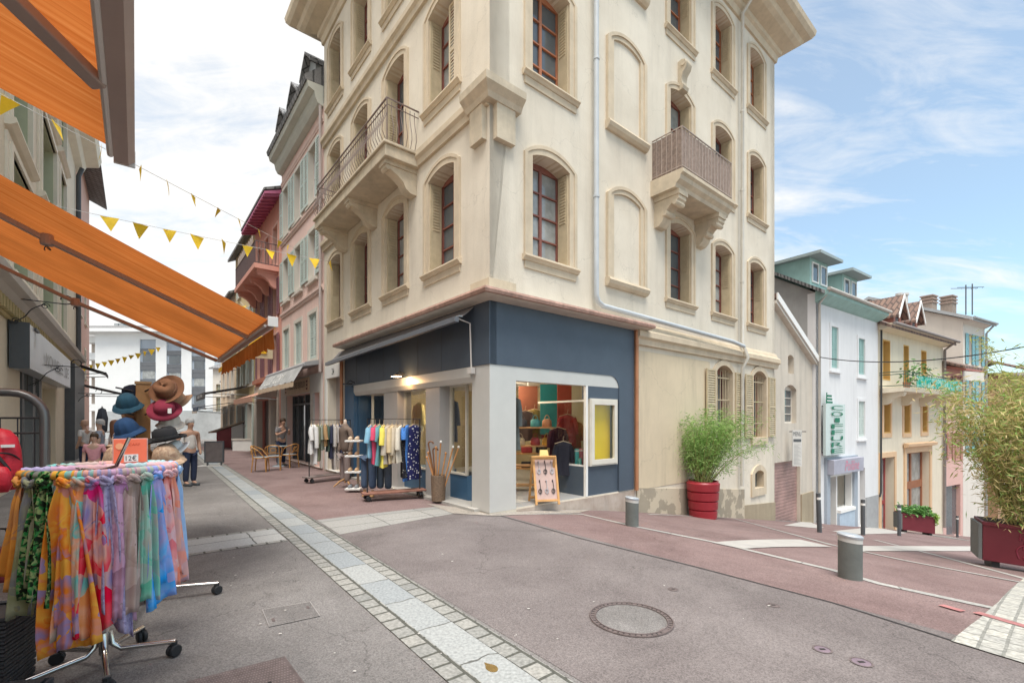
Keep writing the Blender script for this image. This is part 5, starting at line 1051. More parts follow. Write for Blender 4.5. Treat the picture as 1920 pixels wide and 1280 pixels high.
for (px, y0, y1, lb) in ((1811, 590, 534, 'left'), (1823, 590, 532, 'right')):
    q = MB(); q.tube([at(px, y0, 30), at(px, y1, 30)], .035, 5); y = y1 + 6
    for k in range(6): q.tube([at(px - 26 + 9 * k, y + 1 + .2 * k, 30 + .4 * (-1) ** k), at(px - 26 + 9 * k, y + 1, 29.6)], .015, 4)
    q.tube([at(px - 28, y + 1, 30), at(px + 22, y, 30)], .02, 4); q.build('antenna', DGREY, TH)
plain_house('orange_house', 'flat orange brown house half hidden by the tall bamboo', FP, 9.5, 17, FP.z(1880, 704), 8, mat('orange brown render', (.45, .27, .17), .9, .1, 1), wl((11, 13, 15), (-4, -1), .9, 1.6), WHITE, None, None, .4, ROOFB, -12)
plain_house('pale_house', 'pale house at the right edge behind the bamboo', FP, 17.2, 30, FP.z(1900, 690), 10, WHT, wl((19, 22, 25, 28), (-6, -2), 1.2, 1.7), WHITE, None, None, 2, ROOFB, -12)
h_ = MB(); h_.grid(lambda a, b: V((-500 + 1100 * a, 340 + 120 * b, -30 + b * 34 * (.5 + .9 * max(0, noise.noise(V((a * 7, b, 2))))))), 60, 6); o = h_.build('hills', mat('distant woods', (.10, .14, .11), .9, .3, .02), None); o['kind'] = 'structure'
# wires over the right street
t = thing('overhead_cable', 'thin black cable strung across the right street past the bamboo', 'cable', FC.p(.1, 4.0)); a, b = FC.p(.1, FC.z(1532, 670), .1), at(1990, 636, 11); q = MB(); q.tube([a.lerp(b, i / 20) - V((0, 0, .35 * (1 - (i / 10 - 1) ** 2))) for i in range(21)], .018, 5); q.build('wire', BLACK, t)
# ---------------------------------------------------------------- orange awnings over the left shops
ORF = fabric_translucent('orange awning cloth', (.44, .115, .024), (.58, .20, .055), 26, .46, (.52, .155, .036))
BAR = mat('mauve brown aluminium', (.42, .32, .275), .45, .1, 2); BARL = mat('pale aluminium', (.62, .58, .54), .4, .05, 2)
def big_awning(label, u0, u1, off, zf, zw, arms, val, hang=True):
    t = thing('awning', label, 'awning', FLL.p((u0 + u1) / 2, zw))
    pz = lambda b: zw + (zf - zw) * b - .05 * math.sin(PI * b)
    q = MB(); q.grid(lambda a, b: FLL.p(u0 + (u1 - u0) * a, pz(b) + .012 * math.sin(a * 30) * math.sin(b * PI), off * b), 40, 14, ((u1 - u0), off)); q.build('fabric', ORF, t)
    q = MB(); q.sweep(FLL, [(off - .01, zf - .05), (off + .045, zf - .055), (off + .07, zf - .03), (off + .065, zf + .02), (off - .01, zf + .03)], u0 - .02, u1 + .02); o = q.build('front_bar', BAR, t)
    q = MB(); q.tube([FLL.p(u0 + .03, zf - .045, off - .022), FLL.p(u1 - .03, zf - .045, off - .022)], .013, 8); q.build('inner_rail', BARL, o)
    for u in (u0 - .025, u1 + .025): q = MB(); q.fbox(FLL, u - .005, u + .005, zf - .058, zf + .032, off - .012, off + .072); q.build('end_cap', BARL, o, bev=.004)
    if val:
        q = MB(); n = 90; q.grid(lambda a, b: FLL.p(u0 + (u1 - u0) * a, zf - .07 - b * (val + .028 * abs(math.sin(a * 15 * PI))), off + .04 + .022 * math.sin(a * 70) * b), n, 4, (u1 - u0, .3)); q.build('valance', ORF, t)
    for ua, dz, ub in arms:
        P = [FLL.p(ua, zw - dz, .05), FLL.p(ua + (ub - ua) * .5, (zw + zf) / 2 - dz - .02, off * .52), FLL.p(ub, zf - .05, off - .03)]
        for a, b in ((0, 1), (1, 2)):
            q = MB(); d = (P[b] - P[a]).normalized(); s_ = d.cross(V((0, 0, 1))).normalized(); up = s_.cross(d)
            q.hexa([P[a] + s_ * x + up * y for x, y in ((-.035, -.02), (.035, -.02), (.035, .02), (-.035, .02))] + [P[b] + s_ * x + up * y for x, y in ((-.03, -.02), (.03, -.02), (.03, .02), (-.03, .02))]); q.build('arm', BAR, t, bev=.006)
        q = MB(); q.lathe([(.04, -.045), (.045, -.03), (.045, .03), (.04, .045)], P[1], 12); q.build('elbow', BAR, t)
        if hang: q = MB(); q.tube([P[1] + V((.03 * math.sin(a * 1.2), .02 * a * .1, -.05 - .035 * abs(math.sin(a)))) for a in [i * .35 for i in range(14)]], .004, 5); q.build('cable', BLACK, t)
    return t
big_awning('orange striped awning with a fringed valance above the scarf rack', 4.56, 7.80, 3.12, 2.5, 4.04, [(5.5, .14, 5.35), (7.76, .20, 7.70)], .15)
big_awning('orange awning overhead with a brown folding arm at the top left', -1.6, 2.97, 2.125, 2.93, 3.80, [(.4, .12, 2.35)], 0, False)
# folded grey awning of the shop and its crank
t = thing('awning', 'folded grey navy awning tucked above the blue shop fascia', 'awning', FRL.p(4, 3.5, .2))
q = MB(); q.grid(lambda a, b: FRL.p(.42 + 7.1 * a, 3.66 - .26 * b - .12 * a * b - .03 * math.sin(b * PI), .05 + .36 * b), 30, 4, (7, .5)); q.build('fabric', mat('grey mauve awning cloth', (.20, .185, .185), .85, .1, 2), t, solid=.01)
q = MB(); q.hexa([FRL.p(u, z, o) for u, z0 in ((.40, 3.34), (7.54, 3.22)) for z, o in ((z0, .38), (z0, .46), (z0 + .09, .46), (z0 + .09, .38))]); q.build('front_bar', mat('slate bar', (.14, .15, .17), .4, .1, 2), t)
q = MB(); q.hexa([FRL.p(u, z, o) for u, z0 in ((.40, 3.44), (7.54, 3.34)) for z, o in ((z0, .30), (z0, .38), (z0 + .02, .38), (z0 + .02, .30))]); q.build('rail', ZINC, t)
q = MB(); q.tube([FRL.p(.46, 3.42, .40), FRL.p(.46, 3.36, .10), FRL.p(.46, 2.50, .07)], .015, 6); q.fbox(FRL, .40, .52, 2.45, 2.56, .03, .12); q.build('crank', BARL, t)
for u, lb, lit in ((6.35, 'far black spot lamp on the fascia by the curved blue panel', 0), (3.25, 'lit black spot lamp glowing on the pale strip over the clothes rack', 1)):
    t = thing('spot_lamp', lb, 'lamp', FRL.p(u, 2.62, .1)); q = MB(); q.tube([FRL.p(u, 2.66, .02), FRL.p(u, 2.72, .14), FRL.p(u, 2.66, .22)], .014, 6); q.build('arm', BLACK, t)
    q = MB(); q.fbox(FRL, u - .12, u + .12, 2.60, 2.64, .12, .32); o = q.build('lamp_head', BLACK, t, bev=.01)
    MB().fbox(FRL, u - .10, u + .10, 2.592, 2.599, .14, .30).build('lens', mat('lit spot lens', (1, .75, .45), .4, 0, emit=6) if lit else PANE, o)
    if lit:
        ld = bpy.data.lights.new('lamp_bulb', 'POINT'); ld.energy = 4; ld.color = (1, .55, .22); ld.shadow_soft_size = .05; lo = bpy.data.objects.new('lamp_bulb', ld); col.objects.link(lo); lo.location = FRL.p(u - .25, 2.48, .17)
# ---------------------------------------------------------------- bunting
FLAG = mat('yellow pennant', (.88, .58, .03), .7, .08, 6)
def bunting(label, pts, uvals, size, rnd, sag=.0):
    """pts: 3-D ends; flags hang from the cord at parameters uvals"""
    a, b = pts; t = thing('bunting', label, 'bunting', a, 0, 'strings of yellow bunting across the street')
    P = lambda k: a.lerp(b, k) - V((0, 0, sag * 4 * k * (1 - k)))
    q = MB(); q.tube([P(i / 24) for i in range(25)], .006, 4); q.build('cord', WHITE, t)
    d = (b - a); d.z = 0; d.normalize(); nrm = V((-d.y, d.x, 0))
    for k in uvals:
        c = P(k); tw = rnd.gauss(0, .35); s_ = size * rnd.uniform(.88, 1.12)
        e = d * math.cos(tw) + nrm * math.sin(tw); dn = V((0, 0, -1)) * math.cos(rnd.gauss(0, .3)) + nrm * rnd.gauss(0, .35); dn.normalize()
        q = MB(); q.grid(lambda x, y: c + e * (x - .5) * s_ * .95 * (1 - y * .98) + dn * y * s_ * 1.05 + nrm * .05 * s_ * math.sin(y * 3 + tw * 5), 4, 6); q.build('pennant', FLAG, t, solid=.003)
rb = random.Random(11)
def kof(px, a, b):
    r = (px - CX) / F; return (r * a.y - a.x) / ((b.x - a.x) - r * (b.y - a.y))
a, b = at(-47, 352, 8.09), at(640, 494, 13.9); 
bunting('lower string of yellow pennants crossing to the cream corner building', (a, b), [kof(x, a, b) for x in (205, 264, 318, 370, 419, 464, 507, 547, 589, 618)], .30, rb, .05)
a, b = at(-30, 160, 6.2), at(560, 470, 17.5)
bunting('upper string of yellow pennants sloping down from the overhead awning', (a, b), [kof(x, a, b) for x in (20, 107, 190, 262, 315, 363, 412, 449, 486, 525, 540)], .27, rb)
a, b = at(150, 688, 24), at(330, 640, 27); bunting('far string of yellow pennants before the white apartment block', (a, b), [kof(158 + 12.6 * i, a, b) for i in range(12)], .30, rb, .1)
a, b = at(450, 565, 27), at(520, 610, 19); bunting('short string of yellow pennants beside the coral house', (a, b), [.15, .3, .45, .6, .75, .9], .35, rb, .2)
# ---------------------------------------------------------------- scarf rack
CHR = mat('chrome', (.62, .61, .60), .16, .05, 3, metal=1); RUB = mat('black rubber', (.02, .02, .022), .6, .1, 9)
def caster(mb_h, mb_w, p, ang, s=1):
    d = V((math.cos(ang), math.sin(ang), 0)); M = Matrix((d, V((0, 0, 1)).cross(d), V((0, 0, 1)))).transposed() @ Matrix.Rotation(PI / 2, 3, 'X')
    for k in (-1, 1): mb_w.lathe([(.012 * s, -.012 * s), (.034 * s, -.012 * s), (.04 * s, -.006 * s), (.04 * s, .006 * s), (.034 * s, .012 * s), (.012 * s, .012 * s)], V((p[0], p[1], p[2])) + V((0, 0, .041 * s)) + d.cross(V((0, 0, 1))) * .016 * s * k, 16, M)
    mb_h.tube([V(p) + V((0, 0, .045 * s)), V(p) + V((0, 0, .10 * s))], .02 * s, 8)
def wheels(t, pts, s=1):
    for i, (p, a) in enumerate(pts):
        h, w_ = MB(), MB(); caster(h, w_, p, a, s); o = h.build('caster', RUB, t); w_.build('wheel', RUB, o, smooth=40)
RC = V((-2.63, 2.94, 0)); RZ, RR = 1.29, .365
t = thing('scarf_rack', 'round chrome display rack on castors draped with knotted scarves', 'rack', RC)
q = MB(); q.tube([RC + V((RR * math.cos(a), RR * math.sin(a), RZ)) for a in [2 * PI * i / 48 for i in range(49)]], .012, 8); q.build('ring', CHR, t, smooth=50)
CH_D = V((.80, .60, 0)); q = MB(); q.tube([RC - CH_D * RR + V((0, 0, RZ)), RC + CH_D * RR + V((0, 0, RZ))], .010, 6); q.build('cross_bar', CHR, t)
q = MB(); q.tube([RC + V((0, 0, .1)), RC + V((0, 0, RZ + .0))], .024, 14); q.tube([RC + V((0, 0, .16)), RC + V((0, 0, .32))], .033, 14); q.build('pole', CHR, t, smooth=50)
q = MB(); q.tube([RC + V((-.2, -.1, RZ + .03)), RC + V((.02, -.06, RZ - .01)), RC + V((.10, -.02, RZ + .02)), RC + V((.15, .02, RZ + .20))], .011, 8); q.build('hook_arm', CHR, t, smooth=50)
pts = []
for k in range(5):
    a = R(-46 + 72 * k); d = V((math.cos(a), math.sin(a), 0)); q = MB(); q.tube([RC + d * .03 + V((0, 0, .24)), RC + d * .045 + V((0, 0, .16)), RC + d * .09 + V((0, 0, .118)), RC + d * .38 + V((0, 0, .10))], .017, 10); q.build('leg', CHR, t, smooth=50); pts.append(((RC + d * .37)[:2] + (0,), a + .8))
wheels(t, pts)
SC = dict(
 orange=('orange violet floral', [(.44, .30, .52), (.88, .24, .03), (.92, .50, .08), (.90, .32, .06), (.80, .34, .28)], 6),
 peach=('peach turquoise', [(0.84, 0.33, 0.11), (0.87, 0.48, 0.33), (0.19, 0.61, 0.58), (0.69, 0.44, 0.35), (0.90, 0.33, 0.13)], 5),
 red=('scarlet and blush', [(0.92, 0.01, 0.06), (0.92, 0.11, 0.14), (0.87, 0.46, 0.38), (0.31, 0.28, 0.54), (0.86, 0.03, 0.22)], 5),
 lavender=('speckled lavender', [(0.31, 0.26, 0.44), (0.45, 0.40, 0.61), (0.51, 0.46, 0.67), (0.39, 0.34, 0.55)], 26),
 mauve=('mauve and violet', [(0.44, 0.24, 0.34), (0.61, 0.35, 0.50), (0.73, 0.45, 0.63), (0.42, 0.27, 0.29), (0.65, 0.32, 0.60)], 6),
 taupe=('taupe grey watercolour', [(0.42, 0.30, 0.27), (0.54, 0.41, 0.36), (0.62, 0.47, 0.45), (0.36, 0.27, 0.23)], 5),
 mint=('mint and grey', [(0.17, 0.59, 0.43), (0.37, 0.65, 0.55), (0.53, 0.50, 0.45), (0.15, 0.54, 0.41)], 5),
 blue=('sky blue and lilac', [(0.01, 0.35, 0.88), (0.20, 0.51, 0.92), (0.46, 0.41, 0.74), (0.12, 0.41, 0.89), (0.54, 0.47, 0.80)], 5),
 pink=('pink red blotched', [(0.78, 0.21, 0.24), (0.86, 0.45, 0.43), (0.73, 0.50, 0.55), (0.84, 0.26, 0.21)], 7),
 salmon=('salmon and rose', [(0.87, 0.28, 0.18), (0.80, 0.48, 0.41), (0.60, 0.40, 0.48), (0.89, 0.33, 0.22)], 5),
 pale=('pale denim blue', [(0.33, 0.53, 0.84), (0.44, 0.61, 0.87), (0.37, 0.57, 0.86)], 5),
 camo=('black scarf with green leaves', [(0.02, 0.03, 0.02), (0.03, 0.04, 0.02), (0.04, 0.27, 0.07), (0.37, 0.44, 0.19), (0.02, 0.03, 0.02)], 22),
 olive=('olive grey leafy', [(0.27, 0.28, 0.15), (0.37, 0.37, 0.24), (0.20, 0.20, 0.22), (0.31, 0.31, 0.16)], 6),
 rust=('rust orange', [(0.68, 0.24, 0.04), (0.78, 0.35, 0.07), (0.50, 0.23, 0.13)], 5),
 aqua=('aqua and white', [(0.13, 0.58, 0.67), (0.53, 0.67, 0.67), (0.05, 0.44, 0.60)], 6))
SCM = {k: pattern('scarf ' + k, v[1], v[2] * (.72 if v[2] < 10 else 1), 1.1 if k not in ('lavender', 'camo') else .3, tr=.22) for k, v in SC.items()}
def scarf(key, ang, ln, wd, label, rnd, base=None, ring=True, dz=0):
    d = V((math.cos(ang), math.sin(ang), 0)); tg = V((-d.y, d.x, 0)); p = (RC + d * RR + V((0, 0, RZ + dz))) if ring else base
    t = thing('scarf', label, 'scarf', p, 0, 'scarves knotted on the round rack'); m = SCM[key]; ph = rnd.uniform(0, 6); k2 = rnd.choice((3, 4, 5)); sk = rnd.gauss(0, .03); cut = rnd.gauss(0, .05)
    tail = rnd.uniform(.82, .97); wv = rnd.uniform(.7, 1.3)
    def sheetfn(w0, ln_, back, ph_):
        def fn(a, b):
            x0 = (a - .5) * 2; w_ = .020 + (w0 * 1.02 - .020) * min(1, b * 1.15) ** .55; x = w_ * x0 + sk * b
            fold = (.016 + .020 * b) * math.sin(x0 * PI * 1.7 * wv + ph_ + .8 * math.sin(b * 4 + ph_)) + (.003 + .004 * b) * math.sin(x0 * PI * 5.1 + ph_ * 2 + b * 3)
            z = -.045 - (ln_ - .045) * b * (1 - .02 * math.sin(x0 * 3 + ph_)) - cut * b * b * x0 + .010 * b * math.sin(7 * x0 + ph_)
            return p + tg * x + d * (.024 - back + fold * min(1, b * 5) + .035 * b * (1 - x0 * x0 * .5)) + V((0, 0, z))
        return fn
    MB().grid(sheetfn(wd * .72, ln * tail, .026, ph + 2), 36, 22).build('back_drape', m, t, smooth=180, solid=.002)
    fn = sheetfn(wd, ln, 0, ph)
    MB().grid(fn, 36, 24).build('drape', m, t, smooth=180, solid=.002)
    q = MB()
    for tw in (0, 1): q.tube([p + d * (.016 + .020 * math.cos(x)) + tg * (.030 * math.sin(x)) + V((0, 0, -.030 - .018 * tw + .012 * math.sin(x * 2 + ph + tw))) for x in [2 * PI * i / 12 for i in range(13)]], .0125, 8)
    q.tube([p + d * .03 + tg * -.022 + V((0, 0, -.012)), p + d * .042 + V((0, 0, -.030)), p + d * .034 + tg * .024 + V((0, 0, -.056))], [.010, .015, .010], 8); q.build('knot', m, t, smooth=70)
    q = MB(); wl_ = .075
    if ring: pth = [RC + V((RR * math.cos(ang + x / RR), RR * math.sin(ang + x / RR), RZ + dz)) for x in [wl_ * (i / 7 - .5) * 2 for i in range(8)]]
    else: pth = [p + tg * wl_ * (i / 7 - .5) * 2 for i in range(8)]
    q.tube(pth, [.014 + .010 * abs(math.sin(i * 1.7 + ph)) + .004 for i in range(8)], 12); q.build('wrap', m, t, smooth=70)
    return t
rs = random.Random(5)
ca_ = math.atan2(-RC.y, -RC.x)                                    # direction from the rack towards the viewer
for i, (k, da, ln, wd, lb) in enumerate([
 ('rust', -66, .62, .07, 'rust orange scarf at the far left of the rack'), ('olive', -54, .80, .10, 'olive grey leafy scarf with fringe at the rack left end'), ('camo', -41, .72, .09, 'black scarf printed with green leaves, left of the orange one'),
 ('orange', -25, 1.00, .145, 'orange and violet floral scarf hanging lowest'), ('peach', -16, .94, .09, 'peach and turquoise scarf between orange and scarlet scarves'), ('red', -7, .92, .11, 'scarlet and blush scarf beside the lavender one'),
 ('lavender', 2, .90, .085, 'speckled lavender scarf in the middle of the rack front'), ('mauve', 11, .89, .085, 'mauve and violet swirled scarf right of lavender'), ('taupe', 20, .87, .10, 'taupe grey watercolour scarf before the mint one'),
 ('mint', 31, .82, .07, 'mint green and grey scarf behind the blue one'), ('blue', 40, .86, .125, 'sky blue and lilac scarf on the front right of the rack'), ('pink', 53, .80, .075, 'pink red blotched scarf right of the blue one'),
 ('salmon', 62, .80, .09, 'salmon and rose scarf near the right end of the rack'), ('aqua', 128, .7, .08, 'aqua and white scarf at the back of the rack'), ('pale', 92, .74, .07, 'pale denim blue scarf at the rack right end'), ('mauve', 150, .8, .08, 'violet scarf tied at the far side of the ring'), ('red', 172, .8, .08, 'red scarf tied at the far side of the ring'), ('peach', -145, .8, .08, 'turquoise and peach scarf tied at the far side of the ring'), ('taupe', -168, .8, .08, 'brown grey scarf tied at the far side of the ring')]):
    scarf(k, ca_ + R(da), ln * .97, wd, lb, rs)
for i, (k, f, lb) in enumerate([('lavender', -.8, 'lilac scarf wrapped on the left of the cross bar'), ('mauve', -.45, 'violet scarf wrapped on the cross bar by the hook'), ('salmon', -.1, 'rose scarf wrapped at the cross bar middle'), ('pink', .25, 'coral scarf wrapped on the cross bar'), ('aqua', .5, 'turquoise scarf wrapped on the cross bar'), ('pink', .8, 'pink white scarf at the right end of the cross bar')]):
    scarf(k, ca_, .5, .05, lb, rs, RC + CH_D * RR * f + V((0, 0, RZ + .005)), False)
t = thing('price_sign', 'small orange price card reading 12 euro standing on the scarf rack', 'sign', RC + V((.10, .10, RZ + .02))); n_ = (V((0, 0, H)) - (RC + V((0, 0, 1.4)))); n_.z = 0; n_.normalize(); FPc = Fr(RC + V((.07, .10, 0)), V((-n_.y, n_.x, 0)), n_)
q = MB(); q.fbox(FPc, -.07, .10, RZ + .03, RZ + .185, 0, .006); o = q.build('card', mat('fluorescent orange card', (.90, .19, .10), .5, .03, 3), t); MB().fbox(FPc, -.076, .106, RZ + .024, RZ + .191, -.003, -.0005).build('holder', mat('clear plastic edge', (.6, .4, .36), .2), t)
MB().fbox(FPc, -.018, .055, RZ + .035, RZ + .085, .0062, .008).build('price_label', WHITE, o); text('lettering', '12€', FPc.p(.018, RZ + .06, .0082), n_, .055, .034, BLACK, o, .001); q = MB(); q.lathe([(.0, 0), (.022, .001)], FPc.p(-.04, RZ + .14, .008), 10, Matrix((FPc.d, FPc.n.cross(FPc.d), FPc.n)).transposed()); q.build('emblem', mat('pale orange print', (.92, .42, .22)), o)
text('lettering', 'SCARF', FPc.p(.03, RZ + .15, .0062), n_, .07, .016, mat('dark orange print', (.6, .08, .03)), o, .001)
# ---------------------------------------------------------------- hat stand and hats
HS = V((-3.20, 3.96, 0)); t = thing('hat_stand', 'square wooden hat stand on a chrome castor base behind the scarf rack', 'stand', HS)
MB().box(HS + V((0, 0, 1.02)), (.10, .10, 1.80), Matrix.Rotation(R(40), 3, 'Z')).build('post', mat('amber wood post', (.40, .20, .075), .55, .25, 6), t, bev=.006); MB().box(HS + V((0, 0, 1.925)), (.115, .115, .02), Matrix.Rotation(R(40), 3, 'Z')).build('cap', WOOD, t)
pts = []
for k in range(4):
    a = R(-62 + 90 * k); d = V((math.cos(a), math.sin(a), 0)); q = MB(); q.tube([HS + V((0, 0, .14)), HS + d * .55 + V((0, 0, .10))], .017, 8); q.build('leg', CHR, t, smooth=50); pts.append(((HS + d * .54)[:2] + (0,), a + .6))
wheels(t, pts); q = MB()
for z in (1.15, 1.4, 1.65, 1.85):
    for sg in (-1, 1): q = MB(); q.tube([HS + V((.05 * sg, -.04, z)), HS + V((.16 * sg, -.09, z + .03))], .007, 6); q.build('peg', BLACK, t)
def hat(kind, label, px, py, Y, m, r, tilt, roll, mband=None, cat='hat'):
    p = at(px, py, Y); t = thing('hat' if kind != 'cap' else 'bucket_hat', label, cat, p, 0, 'hats on the hat stand')
    rnd = random.Random(label); ph = rnd.uniform(0, 6)
    M = Matrix.Rotation(math.atan2(p.x, -p.y) * 0 + roll, 3, 'Y') @ Matrix.Rotation(tilt, 3, 'X')
    if kind == 'fedora': crown = [(r * .60, .0), (r * .58, r * .22), (r * .54, r * .48), (r * .42, r * .64), (r * .2, r * .62), (0, r * .56)]; brim = [(r, r * .05), (r * .98, r * .075), (r * .8, r * .01), (r * .6, -.002)]
    elif kind == 'cap': crown = [(r * .80, 0), (r * .74, r * .35), (r * .60, r * .72), (r * .34, r * .95), (0, r * 1.0)]; brim = [(r * 1.08, -r * .30), (r * 1.1, -r * .28), (r * .95, -r * .12), (r * .8, .0)]
    else: crown = [(r * .62, 0), (r * .60, r * .3), (r * .45, r * .5), (0, r * .55)]; brim = [(r, -r * .12), (r * 1.0, -r * .10), (r * .8, .0), (r * .62, .0)]
    def fn(v, i, a):
        k = math.hypot(v.x, v.y) / r
        z = v.z + r * .10 * math.sin(2 * a + ph) * max(0, k - .55) * 2 + r * .05 * math.sin(5 * a + ph)* max(0, k - .6)
        s_ = 1 + .05 * math.sin(3 * a + ph) + (.06 * math.sin(9 * a + ph) if kind == 'cap' else 0) * (1 - abs(k - .6))
        if kind == 'fedora' and v.z > r * .5: z -= r * .16 * max(0, math.cos(a) * .0 + math.cos(2 * a)) * (1 - k); s_ *= 1 - .16 * abs(math.sin(a))
        return V((v.x * s_, v.y * s_, z))
    q = MB(); q.lathe(crown[::-1] + brim[::-1][0:0], p, 32, M, fn); o = q.build('crown', m, t, smooth=70)
    q = MB(); q.lathe([(crown[0][0] * .96, -.001)] + brim[::-1] + [(brim[0][0] * .98, brim[0][1] - .006), (crown[0][0] * .95, -.012)], p, 40, M, fn); q.build('brim', m, t, smooth=70)
    if mband: q = MB(); q.lathe([(crown[0][0] + .002, .001), (crown[0][0] * .985 + .003, r * .17), (crown[0][0] * .975, r * .175), (crown[0][0] * .99, .001)], p, 32, M, fn); q.build('band', mband, t, smooth=70)
    return t
FELT = mat('brown felt', (.19, .085, .042), .95, .12, 8); FELT2 = mat('tan felt', (.36, .22, .13), .95, .12, 8); BUR = mat('burgundy felt', (.20, .02, .04), .95, .1, 8); BLK = mat('black felt', (.018, .018, .02), .95, .1, 8)
NAV = mat('navy cotton', (.014, .019, .034), .95, .12, 8); TEA = mat('petrol cotton', (.022, .07, .105), .95, .15, 8, .3, 200); BLU = mat('blue cotton', (.018, .052, .125), .95, .15, 8, .3, 200); LIN = mat('linen cloth', (.50, .44, .37), .95, .12, 8); TNC = pattern('tan crumpled print', [(.40, .26, .17), (.50, .36, .25), (.30, .19, .13)], 18, 1, tr=.0)
hat('fedora', 'wide brown felt hat, topmost on the right of the stand', 313, 731, 3.84, FELT, .135, R(62), R(14), mat('brown ribbon', (.17, .075, .04)))
hat('floppy', 'tan brown felt hat behind the burgundy one', 333, 752, 3.98, FELT2, .12, R(35), R(-18)); hat('floppy', 'burgundy felt hat with a white tag', 308, 766, 3.80, BUR, .12, R(40), R(28))
hat('cap', 'crumpled linen cap with an orange patch', 318, 792, 3.86, LIN, .095, R(15), R(8)); hat('fedora', 'black floppy hat above the white one', 312, 822, 3.76, BLK, .15, R(12), R(-6), mat('black ribbon', (.03, .03, .03)))
hat('floppy', 'off white hat under the black floppy hat', 326, 842, 3.84, WHITE, .12, R(25), R(-22)); hat('cap', 'tan printed sun hat, lowest on the right', 313, 858, 3.72, TNC, .12, R(24), R(6))
hat('cap', 'dark navy bucket hat at the top left of the stand', 250, 741, 3.98, NAV, .095, R(16), R(-10)); hat('cap', 'petrol teal bucket hat below the navy one', 240, 757, 3.78, TEA, .095, R(30), R(12))
hat('cap', 'bright blue bucket hat under the teal one', 240, 806, 3.74, BLU, .105, R(28), R(-4)); hat('floppy', 'beige straw hat behind the blue bucket hats', 252, 768, 4.02, FELT2, .12, R(78), R(10)); hat('floppy', 'tan hat with dark edging under the blue bucket hat', 232, 828, 3.76, TNC, .125, R(10), R(-12), BLK)
hat('cap', 'beige cloth hat at the bottom left behind the price card', 226, 862, 3.7, TNC, .13, R(20), R(10)); hat('cap', 'tan brown cap behind the price card', 262, 862, 3.75, FELT2, .12, R(20), R(0))
o = MB().box(at(318, 770, 3.68), (.028, .004, .04)).build('hat_tag', WHITE, None); tag(o, 'white paper tag hanging from the burgundy hat', 'tag')
# backpack display at the far left
BP = V((-3.98, 3.55, 0)); t = thing('luggage_rack', 'grey tubular display rack at the left edge holding a red backpack', 'rack', BP)
q = MB(); ux = V((.9, .43, 0)); q.tube([BP + ux * .26 + V((0, 0, .02)), BP + ux * .26 + V((0, 0, 1.62))] + [BP + ux * (.06 + .20 * math.cos(a)) + V((0, 0, 1.62 + .20 * math.sin(a))) for a in [PI / 2 * i / 6 for i in range(1, 7)]] + [BP - ux * .6 + V((0, 0, 1.82))], .032, 12); q.build('frame', mat('grey metal tube', (.17, .165, .16), .35, .1, 3, metal=.5), t, smooth=60)
q = MB()
for z in (1.50, 1.62, 1.22): q.tube([BP + ux * .24 + V((0, 0, z)), BP - ux * .5 + V((0, 0, z))], .008, 6)
for k in range(7): q.tube([BP + ux * (.2 - .1 * k) + V((0, 0, 1.62)), BP + ux * (.2 - .1 * k) + V((0, 0, 1.22))], .005, 5)
q.build('wire_grid', BLACK, t); q = MB(); q.tube([BP + ux * .26 + V((0, 0, .04)), BP - ux * .7 + V((0, 0, .04))], .025, 8); q.build('foot_rail', BLACK, t)
REDN = mat('red nylon', (.58, .025, .045), .5, .14, 9, .3, 60); t = thing('backpack', 'bright red backpack hanging on the rack at the left edge', 'backpack', at(8, 860, 3.42)); p = at(2, 860, 3.42)
q = MB(); q.lathe([(.02, -.24), (.09, -.23), (.125, -.17), (.13, -.05), (.12, .07), (.10, .16), (.055, .215), (.0, .23)], p, 24, None, lambda v, i, a: V((v.x * (1 + .05 * math.sin(7 * a)), v.y * .75 * (1 + .05 * math.sin(5 * a + i)), v.z))); o = q.build('bag', REDN, t, smooth=70)
q = MB(); q.lathe([(.01, -.12), (.09, -.115), (.12, -.06), (.115, .02), (.09, .07), (.0, .08)], p + V((.05, -.09, -.12)), 20, None, lambda v, i, a: V((v.x * (1 + .07 * math.sin(6 * a + i)), v.y * .6, v.z))); q.build('pocket', REDN, t, smooth=70); q = MB(); q.fbox(Fr(p + V((.05, -.13, 0)), V((.8, .6, 0)), V((.6, -.8, 0))), -.08, .04, p.z + .08, p.z + .10, 0, .02); q.build('grey_patch', mat('pale patch', (.6, .5, .5)), t)
fb_ = V((.76, -.65, 0)); sb_ = V((.65, .76, 0))
q = MB(); q.tube([p + fb_ * .10 + sb_ * -.06 + V((0, 0, .12)), p + fb_ * .135 + sb_ * -.02 + V((0, 0, .03)), p + fb_ * .15 + sb_ * .03 + V((0, 0, -.06)), p + fb_ * .13 + sb_ * .06 + V((0, 0, -.16))], .011, 6); q.build('strap', BLACK, t)
q = MB(); q.tube([p + fb_ * (.128 * math.cos(x * .8)) + sb_ * (.128 * math.sin(x * .8)) * .95 + V((0, 0, .05 - .05 * x * x)) for x in [-1.1 + .2 * i for i in range(12)]], .006, 6); q.build('zip', BLACK, t); q = MB(); q.box(p + fb_ * .125 + sb_ * .03 + V((0, 0, .10)), (.07, .03, .02), Matrix.Rotation(R(49), 3, 'Z')); q.build('buckle', WHITE, t)
t = thing('handbag', 'maroon shoulder bag on the low shelf under the red backpack', 'bag', at(4, 1050, 3.5)); p = at(2, 1058, 3.5); MB().box(p, (.28, .16, .26), Matrix.Rotation(.5, 3, 'Z')).build('bag', mat('maroon leather', (.16, .02, .03), .5, .2, 6), t, bev=.03); q = MB(); q.tube([p + V((-.1, 0, .12)), p + V((-.06, -.02, .28)), p + V((.06, -.02, .28)), p + V((.1, 0, .12))], .01, 6); q.build('handle', BLACK, t)
WOV = mat('black woven rush', (.03, .032, .038), .6, .4, 40, .8, 60)
